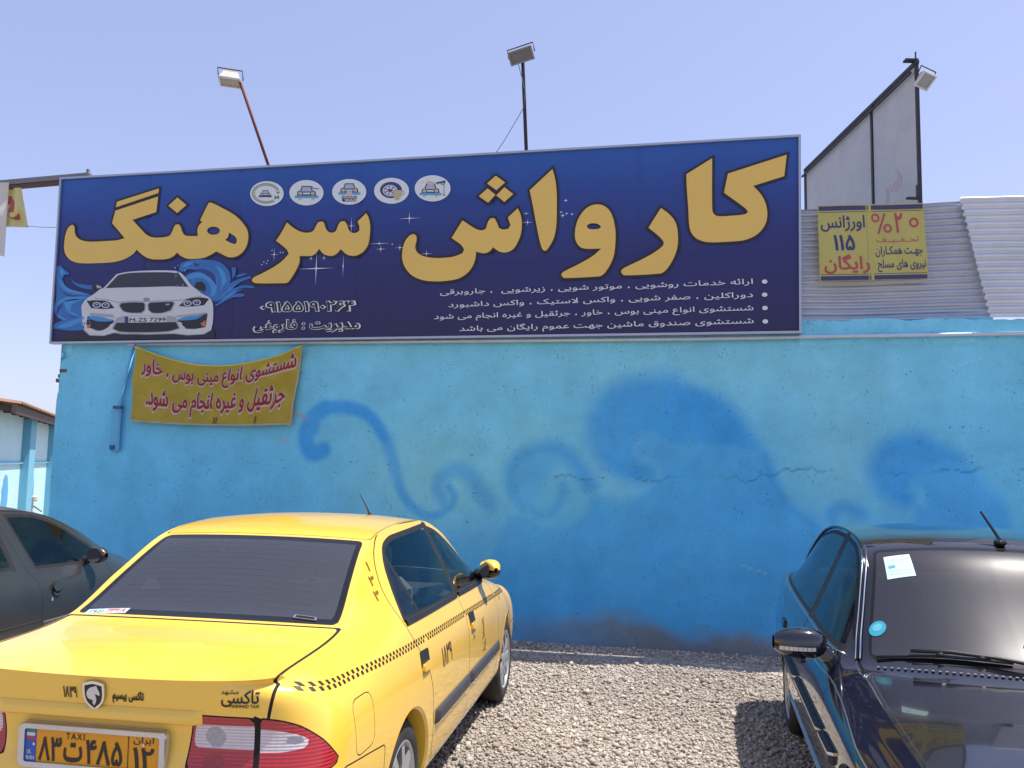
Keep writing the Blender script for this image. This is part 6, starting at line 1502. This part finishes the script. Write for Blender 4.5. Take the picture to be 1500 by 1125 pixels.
    m.build('glass_sticker', [mat('sticker_cyan', (.46, .62, .62), .5, var=.2, vscale=60), mat('sticker_red', (.4, .03, .04), .5), mat('sticker_ink', (.05, .09, .12), .5)], g)
    m = MB(); slab_on(m, fg, fillet([(.405, -.285), (.515, -.285), (.505, -.262), (.405, -.262)], .008), .004, 0); slab_on(m, lambda a, c, l: fg(a, c, .0042 + l*0), fillet([(.415, -.281), (.505, -.281), (.497, -.266), (.415, -.266)], .006), .0, 1); m.build('aerial_contact', [mat('contact_grey', (.15, .15, .17), .4), BLKG], g)

    m = MB(); a = Vector(cs.at_top(1.2, -.23, 0)); m.tube([a, a + Vector((-.02, .015, .05)), a + Vector((-.06, .045, .125))], [.006, .004, .0025], 6); m.lathe([(.014, 0), (.010, .012), (.004, .018)], tuple(a), 'z', 12); m.build('roof_aerial', BLK, root, True)
    m = MB()
    for i in range(13):
        t = -.225 + .036*i; w = .50 - .045*i/12
        P = [on_top(t, y, .0008) for y in np.linspace(w, -w, 15)]; P2 = [(p[0] + .0016, p[1], p[2] + .0009) for p in P]
        m.add(P + P2, [(k, k + 1, k + 16, k + 15) for k in range(14)])
    m.build('heater_lines', mat('heater_brown', (.062, .058, .066), .6), g)
    # brake light and parcel shelf odds seen through the glass
    m = MB(); m.box((-.10, 0, 1.035), (.06, .32, .035), None, .008); m.build('high_brake_light', mat('brake_strip', (.16, .14, .14), .4), root)
    return root, cs
TAXI, TCS = taxi()

# ------------------------------------------------------------------ the two dark cars
def common_car(name, label, pose, rows, centre, lim, xf, panes, doors, post, glassdef, topcuts, paint, wheels, GLS, edge, wy=.83):
    cs = CarShape(rows, centre, lim); S_ = cs.side; T_ = cs.top
    xz = lambda poly: (lambda Q, V: sd_poly(V[:, (0, 2)], poly) + 5*(V[:, 1] > -.42))
    circ = lambda x, z, r: (lambda Q, V: np.hypot(V[:, 0] - x, V[:, 2] - z) - r + 5*(V[:, 1] > -.4))
    R, ar = wheels
    for x in xf: S_.cut(circ(x, R + .01, ar), 0); S_.mark(circ(x, R + .01, ar), -9, 0, 'hole')
    for nm, pl in panes:
        f = xz(pl); S_.region(f, nm + 'rim', 0); S_.cut(f, -.022, (nm + 'rim',)); S_.mark(f, -9, -.022, nm, (nm + 'rim',))
    for nm, pl in doors: S_.region(xz(pl), nm, .003)
    for pl in post:
        f = xz(pl)
        for dn in ('rear_door', 'front_door'): S_.cut(f, 0, (dn,)); S_.mark(f, -9, 0, 'post_' + dn, (dn,))
    yz = lambda poly, cond: (lambda Q, V: sd_poly(np.stack([-V[:, 1], V[:, 2]], 1), poly) + 5*(1 - cond(V[:, 0])))
    for nm, pl, cond in edge: S_.region(yz(pl, cond), nm, .003)
    tf = lambda poly: (lambda Q, V: sd_poly(np.stack([Q[:, 0], Q[:, 1]*.7], 1), poly))
    for nm, pl in glassdef:
        f = tf(pl); T_.region(f, nm + 'rim', .003); T_.cut(f, -.022, (nm + 'rim',)); T_.mark(f, -9, -.022, nm, (nm + 'rim',))
    for nm, pl in topcuts: T_.region(tf(pl), nm, .003)
    root = empty(name, (pose[0], pose[1], -.012), pose[2]); tag(root, label, 'car')
    ex = MB()
    for x in xf:
        for left in (False, True): arch(ex, cs, x, R + .01, ar, left)
    body_parts(cs, root, paint, None, None, 'body', ex)
    w = MB()
    for x in xf:
        for left in (False, True): well(w, x, R + .01, ar + .003, left)
    w.box(((xf[0] + xf[1])/2, 0, .22), (xf[1] - xf[0] + 1.2, 1.36, .02)); w.build('underbody', BLK, root)
    dd = {}
    for mir in (False, True):
        for nm in ('rear_door', 'front_door'):
            d = piece(S_, nm, nm, [paint], root, mir); dd[(nm, mir)] = d
            k = 'pr' if nm == 'rear_door' else 'pf'
            for q in (k, k + '2'):
                if any(p[0] == q for p in panes): g = piece(S_, q, 'window', [GLS], d, mir); piece(S_, q + 'rim', 'window_frame', [SEAL], d, mir)
            piece(S_, 'post_' + nm, 'pillar_trim', [BLK], d, mir)
    return cs, root, dd

def side_strip(cs, par, x0, x1, sd, prof, mats, n=24, fm=None):
    m = MB(); V = []; k = len(prof)
    for i in range(n + 1):
        for z, l in prof: V.append(cs.at_side(x0 + (x1 - x0)*i/n, z, .001 + (l if 0 < i < n else 0), sd))
    F = [(i*k + j, (i + 1)*k + j, (i + 1)*k + j + 1, i*k + j + 1) for i in range(n) for j in range(k - 1)]
    m.add(V, F if not sd else [f[::-1] for f in F]); m.m = [(fm[i % (k - 1)] if fm else 0) for i in range(len(F))]
    return m.build('rubbing_strip', mats, par, autosmooth=40)

def dark_sedan():
    NAVYP = mat('dark_navy_paint', (.004, .0055, .010), .12, var=.06, coat=1.0, rvar=.3, dust=.05, dustcol=(.10, .10, .11))
    x0, x1 = -.6, 3.1
    tt = lambda x: x0 + (x + .80)/(3.18 + .80)*(x1 - x0)
    rows = [dict(rear=(-.78, .32, 5), side=[(-.6, .70, .28), (0, .74, .21), (2.67, .74, .20), (3.1, .70, .22)], front=(3.42, .22, 4)),
            dict(rear=(-.86, .36, 5), side=[(-.6, .79, .31), (0, .81, .26), (2.67, .80, .25), (3.1, .76, .26)], front=(3.52, .28, 4)),
            dict(rear=(-.90, .46, 5), side=[(-.6, .825, .44), (0, .845, .42), (1.3, .85, .41), (2.6, .84, .42), (3.1, .79, .43)], front=(3.56, .42, 4)),
            dict(rear=(-.90, .60, 5), side=[(-.6, .835, .62), (0, .855, .60), (1.3, .86, .59), (2.6, .85, .58), (3.1, .80, .57)], front=(3.53, .53, 4)),
            dict(rear=(-.86, .80, 5), side=[(-.6, .815, .82), (0, .84, .82), (1.3, .845, .80), (2.6, .825, .72), (3.1, .77, .66)], front=(3.50, .585, 4)),
            dict(rear=(-.87, .93, 5), side=[(-.6, .77, .965), (-.25, .785, .975), (.5, .79, .95), (1.2, .785, .915), (1.75, .78, .865), (2.05, .772, .805), (2.6, .745, .735), (3.1, .71, .675)], front=(3.48, .63, 4)),
            dict(rear=(-.90, .985, 6), side=[(-.80, .64, 1.0), (-.48, .65, 1.05), (-.15, .625, 1.215), (.22, .585, 1.365), (.60, .56, 1.412), (1.0, .555, 1.408), (1.40, .555, 1.342), (1.65, .615, 1.10), (1.88, .672, .868), (2.05, .672, .838), (2.6, .655, .775), (3.18, .615, .70)], front=(3.47, .655, 4))]
    centre = [(x0, -.90, .985), (tt(-.48), -.55, 1.065), (tt(-.15), -.20, 1.24), (tt(.22), .18, 1.395), (tt(.6), .58, 1.452), (tt(1.0), 1.02, 1.448), (tt(1.40), 1.46, 1.385), (tt(1.65), 1.75, 1.125), (tt(1.88), 2.04, .895), (tt(2.05), 2.20, .855), (tt(2.6), 2.70, .80), (x1, 3.47, .655)]
    pr = fillet([(-.62, .995), (.03, .970), (.99, .94), (.93, 1.395), (.52, 1.395), (.20, 1.345)], [.06, .01, .02, .03, .1, .12])
    pf = fillet([(1.06, .935), (1.80, .905), (1.72, 1.02), (1.42, 1.295), (1.25, 1.365), (1.0, 1.395)], [.01, .02, .05, .08, .06, .02])
    rd = fillet([(.42, .27), (1.03, .27), (.965, 1.425), (.5, 1.43), (.13, 1.355), (-.18, 1.17), (.0, .86), (.34, .62)], [.03, .01, .02, .08, .1, .1, .1, .1])
    fd = fillet([(1.03, .27), (2.05, .27), (2.06, .60), (1.95, .88), (1.68, 1.10), (1.42, 1.335), (1.3, 1.405), (.965, 1.425), (1.0, .9)], [.01, .04, .05, .05, .05, .05, .05, .01, .05])
    post = [[(.965, .93), (1.07, .93), (1.02, 1.42), (.91, 1.42)]]
    ws = fillet([(tt(1.385), -.2), (tt(1.385), .655), (tt(1.865), .672), (tt(1.865), -.2)], [.001, .05, .04, .001])
    rg = fillet([(tt(-.44), -.2), (tt(-.44), .65), (tt(.22), .64), (tt(.22), -.2)], [.001, .04, .04, .001])
    GLS = glass('navy_tint_glass', (.30, .36, .42), .62, .01, (.012, .016, .024)); GLW = glass('dark_windscreen', (.36, .40, .44), .44, .02, (.050, .051, .062), .016, .30)
    cs, root, dd = common_car('dark_sedan', 'dark navy sedan facing the camera, a mint paper stuck inside its windscreen', (1.461, -2.324, -1.584), rows, centre, (x0, x1), (0.0, 2.669),
        [('pr', pr), ('pf', pf)], [('rear_door', rd), ('front_door', fd)], post, [('rg', rg), ('ws', ws)],
        [('bonnet', [(tt(2.0), -.2), (tt(2.0), .690), (tt(3.0), .690), (tt(3.0), -.2)]), ('boot_lid', [(-1, -.2), (-1, .690), (tt(-.50), .690), (tt(-.50), -.2)])], NAVYP, (.30, .335), GLS,
        [('headlamp', fillet([(.40, .55), (.74, .56), (.73, .66), (.40, .645)], .02), lambda x: x > 3.1), ('front_bumper', [(-.1, .1), (1, .1), (1, .50), (-.1, .50)], lambda x: x > 3.05), ('tail', fillet([(.42, .70), (.80, .72), (.79, .88), (.42, .88)], .02), lambda x: x < -.62), ('rear_bumper', [(-.1, .1), (1, .1), (1, .56), (-.1, .56)], lambda x: x < -.5)])
    S_, T_ = cs.side, cs.top
    g = piece(T_, 'ws', 'windscreen', [GLW], root, both=True); piece(T_, 'wsrim', 'window_frame', [BLKG], g, both=True); wsg = g
    g = piece(T_, 'rg', 'rear_window', [GLW], root, both=True); piece(T_, 'rgrim', 'window_frame', [BLKG], g, both=True)
    piece(T_, 'bonnet', 'bonnet', [NAVYP], root, both=True); piece(T_, 'boot_lid', 'boot_lid', [NAVYP], root, both=True)
    LW = mat('headlamp_clear', (.55, .56, .58), .12, .3, var=.2, vscale=40, coat=.5); LR = mat('tail_red', (.30, .015, .015), .15, var=.15, vscale=30, coat=.5)
    for mir in (False, True): piece(S_, 'headlamp', 'headlight', [LW], root, mir); piece(S_, 'tail', 'tail_light', [LR], root, mir)
    piece(S_, 'front_bumper', 'front_bumper', [NAVYP], root, both=True); piece(S_, 'rear_bumper', 'rear_bumper', [NAVYP], root, both=True)
    GREY = mat('grey_indicator', (.62, .60, .55), .25, var=.25, vscale=80); CH = mat('dull_chrome', (.55, .58, .62), .18, .95, var=.05)
    for mir in (False, True):
        sd = mir; sg = 1 if mir else -1
        prof = [(.548, 0), (.552, .012), (.562, .018), (.590, .020), (.592, .024), (.602, .024), (.606, .016), (.610, 0)]
        for (a, b, par) in ((.40, 1.025, dd[('rear_door', mir)]), (1.035, 2.04, dd[('front_door', mir)]), (2.055, 2.36, root)): side_strip(cs, par, a, b, sd, prof, [BLK, CH], fm=[0, 0, 0, 1, 1, 0, 0])
        # lower sill bright edge, shoulder line
        m = MB()
        for z, r in ((.325, .006), (.365, .004)): m.tube([cs.at_side(x, z, .001, sd) for x in np.linspace(.36, 2.3, 24)], r, 6)
        m.build('sill_trim', CH, root, True)
        m = MB(); m.tube([cs.at_side(x, .812 - .13*max(0, x - 1.9), .0015, sd) for x in np.linspace(-.5, 3.0, 40)], .0035, 6); m.build('shoulder_line', CH, root, True)
        # bright drip rail from the C post over the doors and down the windscreen post
        m = MB(); E = cs.K[-1]; pts = [e for e in E[cs.nrear:] if -.42 < e[0] < 1.90][::4]
        m.tube([(p[0], sg*(p[1] + .004), p[2] + .004) for p in pts], .007, 6); m.build('drip_rail', BLKG, root, True)
        m = MB(); a = [p for p in pts if p[0] > 1.30]; m.tube([(p[0] + .012, sg*(p[1] - .006), p[2] + .012) for p in a], .0045, 6); m.tube([(p[0] + .006, sg*(p[1] + .013), p[2] + .008) for p in a], .0035, 6); m.build('windscreen_trim', CH, root, True)
        m = MB(); m.tube([cs.at_side(x, z, .004, sd) for x, z in zip(np.linspace(-.60, 1.82, 26), np.interp(np.linspace(-.60, 1.82, 26), [-.6, .03, .99, 1.82], [.972, .953, .927, .893]))], .0045, 6); m.build('waist_trim', CH, root, True)
        mirror_unit('door_mirror', root, (1.74, sg*.80, .925), sg, NAVYP, NAVYP, L=.245, W=.17, H=.155, stripe=GREY, yaw=-sg*.12)
        for hx in (.12, 1.15):
            m = MB(); slab_on(m, lambda x, z, l: cs.at_side(x, z, .001 + l, sd), fillet([(hx, .735), (hx + .14, .73), (hx + .14, .775), (hx, .78)], .012), .012); m.build('handle', BLKG, dd[('rear_door' if hx < 1 else 'front_door', mir)])
        m = MB(); slab_on(m, lambda x, z, l: cs.at_side(x, z, .001 + l, sd), fillet([(2.98, .665), (3.05, .66), (3.05, .695), (2.98, .70)], .01), .008); m.build('side_indicator', mat('amber_lens', (.60, .28, .02), .2, var=.2), root)
        for x in (0, 2.669): wheel(root, x, sg, .825, .30, .205, 8)
    interior(root, .93, 1.72, .95, .15)
    ft = lambda x, y, l: cs.at_top(x, y, .001 + l)
    # wipers, cowl bead, aerial, papers behind the glass
    m = MB()
    def wl(P, r, lift): m.tube([Vector(ft(x, y, 0)) + Vector((.3, 0, .95)).normalized()*lift for x, y in P], r, 6)
    wl([(1.895, -.60), (1.925, -.48), (1.955, -.34), (1.985, -.18), (2.00, -.06)], .007, .012); wl([(1.925, -.46), (1.96, -.30), (2.0, -.12), (2.035, .06), (2.10, .14)], .009, .032); wl([(1.90, .02), (1.93, .16), (1.93, .36), (1.90, .56)], .007, .012); wl([(1.92, .10), (1.96, .34), (2.04, .52), (2.10, .60)], .009, .03)
    for q in ((1.955, -.34), (1.985, -.18)): m.box(tuple(Vector(ft(q[0], q[1], .022))), (.02, .03, .02))
    o = m.build('wipers', BLK, root, True)
    m = MB()
    for i in range(46):
        y = -.60 + i*.0265; x = 2.075 - .55*y*y*.62
        p = ft(x, y, .004); m.box(p, (.008, .014, .006), None, .002)
    m.build('cowl_bead', mat('bead_grey', (.16, .165, .18), .5, .1, var=.2), root)
    m = MB(); a = Vector(ft(1.40, .09, 0)); m.box(tuple(a + Vector((0, 0, .012))), (.075, .045, .03), None, .01); m.tube([a + Vector((-.01, 0, .022)), a + Vector((-.03, -.002, .04)), a + Vector((-.19, -.03, .155))], [.012, .008, .006], 8); m.build('roof_aerial', BLKG, root, autosmooth=40)
    fw = lambda x, y, l: ft(x, y, .0005 + l)
    m = MB(); P = [(1.465, -.475), (1.475, -.355), (1.590, -.350), (1.580, -.480)]
    G = [[fw(P[0][0]*(1 - u)*(1 - v) + P[1][0]*u*(1 - v) + P[2][0]*u*v + P[3][0]*(1 - u)*v, P[0][1]*(1 - u)*(1 - v) + P[1][1]*u*(1 - v) + P[2][1]*u*v + P[3][1]*(1 - u)*v, .001) for u in np.linspace(0, 1, 6)] for v in np.linspace(0, 1, 6)]
    m.add([p for r in G for p in r], [(j*6 + i, j*6 + i + 1, (j + 1)*6 + i + 1, (j + 1)*6 + i) for j in range(5) for i in range(5)])
    def inpap(u0, u1, v0, v1, mi):
        q = lambda u, v: fw(P[0][0]*(1 - u)*(1 - v) + P[1][0]*u*(1 - v) + P[2][0]*u*v + P[3][0]*(1 - u)*v, P[0][1]*(1 - u)*(1 - v) + P[1][1]*u*(1 - v) + P[2][1]*u*v + P[3][1]*(1 - u)*v, .0022)
        m.add([q(u0, v0), q(u1, v0), q(u1, v1), q(u0, v1)], [(0, 1, 2, 3)], mi)
    inpap(.12, .36, .46, .58, 1)
    for v in (.22, .34, .70, .82): inpap(.10, .9, v, v + .012, 2)
    for u in (.33, .66): inpap(u, u + .012, .1, .36, 2)
    m.build('windscreen_paper', [mat('paper_mint', (.50, .68, .62), .6, var=.06), mat('paper_blue', (.08, .34, .50), .6), mat('paper_line', (.34, .5, .47), .6)], wsg)
    m = MB(); c = (1.765, -.565)
    m.add([fw(c[0] + .030*math.cos(a), c[1] + .038*math.sin(a), .001) for a in np.linspace(0, 6.283, 25)[:-1]], [list(range(24))]); m.add([fw(c[0] - .004 + .016*math.cos(a), c[1] + .022*math.sin(a), .002) for a in np.linspace(0, 6.283, 17)[:-1]], [list(range(16))], 1)
    m.build('round_sticker', [mat('sticker_teal', (.03, .30, .42), .4), mat('sticker_light', (.10, .42, .52), .4, var=.4, vscale=200)], wsg)
    # radiator grille and number-plate mount at the front, low
    m = MB(); m.box((3.50, 0, .585), (.04, .62, .09), None, .02); m.build('grille', BLK, root)
dark_sedan()

def grey_hatch():
    GP = mat('charcoal_metallic', (.080, .076, .073), .30, .6, var=.10, vscale=4, coat=.6, rvar=.2, dust=.2, dustcol=(.12, .11, .10))
    x0, x1 = -.3, 2.75
    tt = lambda x: x0 + (x + .46)/(2.86 + .46)*(x1 - x0)
    rows = [dict(rear=(-.46, .34, 4), side=[(-.3, .66, .28), (0, .70, .21), (2.44, .70, .20), (2.75, .66, .22)], front=(3.10, .22, 3.2)),
            dict(rear=(-.54, .38, 4), side=[(-.3, .75, .31), (0, .78, .26), (2.44, .775, .25), (2.75, .72, .26)], front=(3.18, .28, 3)),
            dict(rear=(-.58, .46, 4), side=[(-.3, .80, .44), (0, .82, .42), (1.2, .825, .41), (2.4, .81, .42), (2.75, .76, .43)], front=(3.22, .40, 3)),
            dict(rear=(-.58, .60, 4), side=[(-.3, .81, .62), (0, .825, .61), (1.2, .835, .60), (2.4, .815, .60), (2.75, .76, .59)], front=(3.20, .52, 3)),
            dict(rear=(-.55, .82, 4), side=[(-.3, .79, .83), (0, .81, .82), (1.2, .825, .81), (2.4, .80, .78), (2.75, .74, .73)], front=(3.16, .60, 3)),
            dict(rear=(-.54, .95, 4), side=[(-.3, .71, 1.0), (0, .735, .985), (.6, .75, .965), (1.15, .757, .94), (1.9, .755, .905), (2.2, .745, .89), (2.5, .70, .84), (2.75, .66, .78)], front=(3.12, .64, 3)),
            dict(rear=(-.55, 1.0, 5), side=[(-.46, .62, 1.03), (-.34, .60, 1.14), (-.12, .55, 1.30), (.25, .53, 1.365), (.8, .53, 1.385), (1.2, .535, 1.365), (1.5, .555, 1.315), (1.85, .59, 1.19), (2.15, .625, 1.035), (2.3, .635, .965), (2.55, .615, .90), (2.86, .56, .80)], front=(3.10, .66, 3))]
    centre = [(x0, -.55, 1.0), (tt(-.34), -.44, 1.15), (tt(-.12), -.16, 1.33), (tt(.25), .24, 1.40), (tt(.8), .82, 1.43), (tt(1.2), 1.26, 1.41), (tt(1.5), 1.58, 1.35), (tt(1.85), 1.95, 1.215), (tt(2.15), 2.27, 1.06), (tt(2.3), 2.44, .985), (tt(2.55), 2.62, .93), (x1, 3.10, .66)]
    pr = fillet([(-.02, 1.02), (.93, .972), (.885, 1.345), (.35, 1.33), (.08, 1.22)], [.05, .01, .02, .1, .1]); 
    pf = fillet([(1.155, .955), (1.88, .922), (1.995, .925), (2.0, 1.04), (1.62, 1.25), (1.38, 1.325), (1.04, 1.345)], [.01, .01, .02, .04, .12, .08, .02])
    rd = fillet([(.45, .28), (1.135, .28), (1.14, .82), (1.06, .95), (.935, 1.37), (.3, 1.355), (.0, 1.22), (-.06, 1.0), (.25, .66)], [.03, .01, .1, .05, .01, .08, .1, .05, .1])
    fd = fillet([(1.135, .28), (2.02, .28), (2.08, .60), (2.08, .98), (1.86, 1.155), (1.60, 1.28), (1.38, 1.345), (.935, 1.37), (1.06, .95), (1.14, .82)], [.01, .04, .05, .05, .08, .08, .05, .01, .05, .1])
    ws = fillet([(tt(1.36), -.2), (tt(1.36), .64), (tt(2.26), .66), (tt(2.26), -.2)], [.001, .05, .04, .001]); rg = fillet([(tt(-.40), -.2), (tt(-.40), .63), (tt(-.12), .62), (tt(-.12), -.2)], [.001, .04, .04, .001])
    GLS = glass('smoke_glass', (.34, .40, .40), .72, .01, (.012, .014, .016)); GLW = glass('clear_screen', (.6, .66, .66), .9, .01)
    post = [[(.905, .96), (.955, .955), (.925, 1.38), (.87, 1.38)]]
    cs, root, dd = common_car('grey_hatchback', 'charcoal grey hatchback half in the frame left of the yellow taxi', (-5.154, -4.386, 1.69985), rows, centre, (x0, x1), (0.0, 2.443),
        [('pr', pr), ('pf', pf)], [('rear_door', rd), ('front_door', fd)], post, [('rg', rg), ('ws', ws)], [('bonnet', [(tt(2.36), -.2), (tt(2.36), .69), (tt(2.84), .69), (tt(2.84), -.2)])], GP, (.29, .325), GLS,
        [('headlamp', fillet([(.38, .60), (.68, .62), (.66, .76), (.42, .70)], .03), lambda x: x > 2.7), ('tail', fillet([(.5, .72), (.79, .72), (.78, .92), (.55, .92)], .03), lambda x: x < -.2), ('rear_bumper', [(-.1, .1), (1, .1), (1, .58), (-.1, .58)], lambda x: x < -.32)])
    S_, T_ = cs.side, cs.top
    g = piece(T_, 'ws', 'windscreen', [GLW], root, both=True); piece(T_, 'wsrim', 'window_frame', [BLK], g, both=True)
    g = piece(T_, 'rg', 'rear_window', [GLS], root, both=True); piece(T_, 'rgrim', 'window_frame', [BLK], g, both=True)
    piece(T_, 'bonnet', 'bonnet', [GP], root, both=True); piece(S_, 'rear_bumper', 'rear_bumper', [GP], root, both=True)
    LW = mat('hatch_headlamp', (.55, .56, .58), .12, .3, coat=.5); LR = mat('hatch_tail_red', (.30, .015, .015), .15, coat=.5)
    STR = mat('worn_strip', (.07, .07, .068), .7, var=.6, vscale=30)
    for mir in (False, True):
        sd = mir; sg = 1 if mir else -1
        piece(S_, 'headlamp', 'headlight', [LW], root, mir); piece(S_, 'tail', 'tail_light', [LR], root, mir)
        prof = [(.545, 0), (.550, .010), (.590, .012), (.596, 0)]
        side_strip(cs, dd[('front_door', mir)], 1.155, 2.03, sd, prof, [STR])
        f = lambda x, z, l: cs.at_side(x, z, .001 + l, sd)
        m = MB(); m.tube([f(x, .618 - .012*(x - .45), .0) for x in np.linspace(.45, 1.125, 14)], .004, 6); m.build('crease_line', GP, dd[('rear_door', mir)], True)
        for hx, par in ((1.255, dd[('front_door', mir)]), (.42, dd[('rear_door', mir)])):
            m = MB(); fill(m, [ell(hx + .05, .805, .056, .048, 24)], f, .0012, 0)
            V = []; n = 18
            for k in range(n): a = 2*math.pi*k/n; V.append(f(hx + .05 + .058*math.cos(a), .812 + .030*math.sin(a), .004 + .016*(1 if abs(math.sin(a)) < .8 else .6)))
            m.add(V, [list(range(n))], 1); m.tube([f(hx + .05 + .054*math.cos(a), .800 + .040*math.sin(a), .006) for a in np.linspace(3.5, 5.9, 9)], .006, 6, 1); m.build('handle', [BLK, GP], par, autosmooth=40)
        m = MB(); fill(m, [ell(1.245, .735, .012, .014, 12)], f, .002); m.build('lock', ALLOY, dd[('front_door', mir)])
        mirror_unit('door_mirror', root, (1.80, sg*.765, .995), sg, GP, BLK, L=.165, W=.15, H=.135, cap=.05, yaw=sg*.25)
        for x in (0, 2.443): wheel(root, x, sg, .80, .29, .195, 7)
    interior(root, .95, 1.75, 1.05, .22)
grey_hatch()
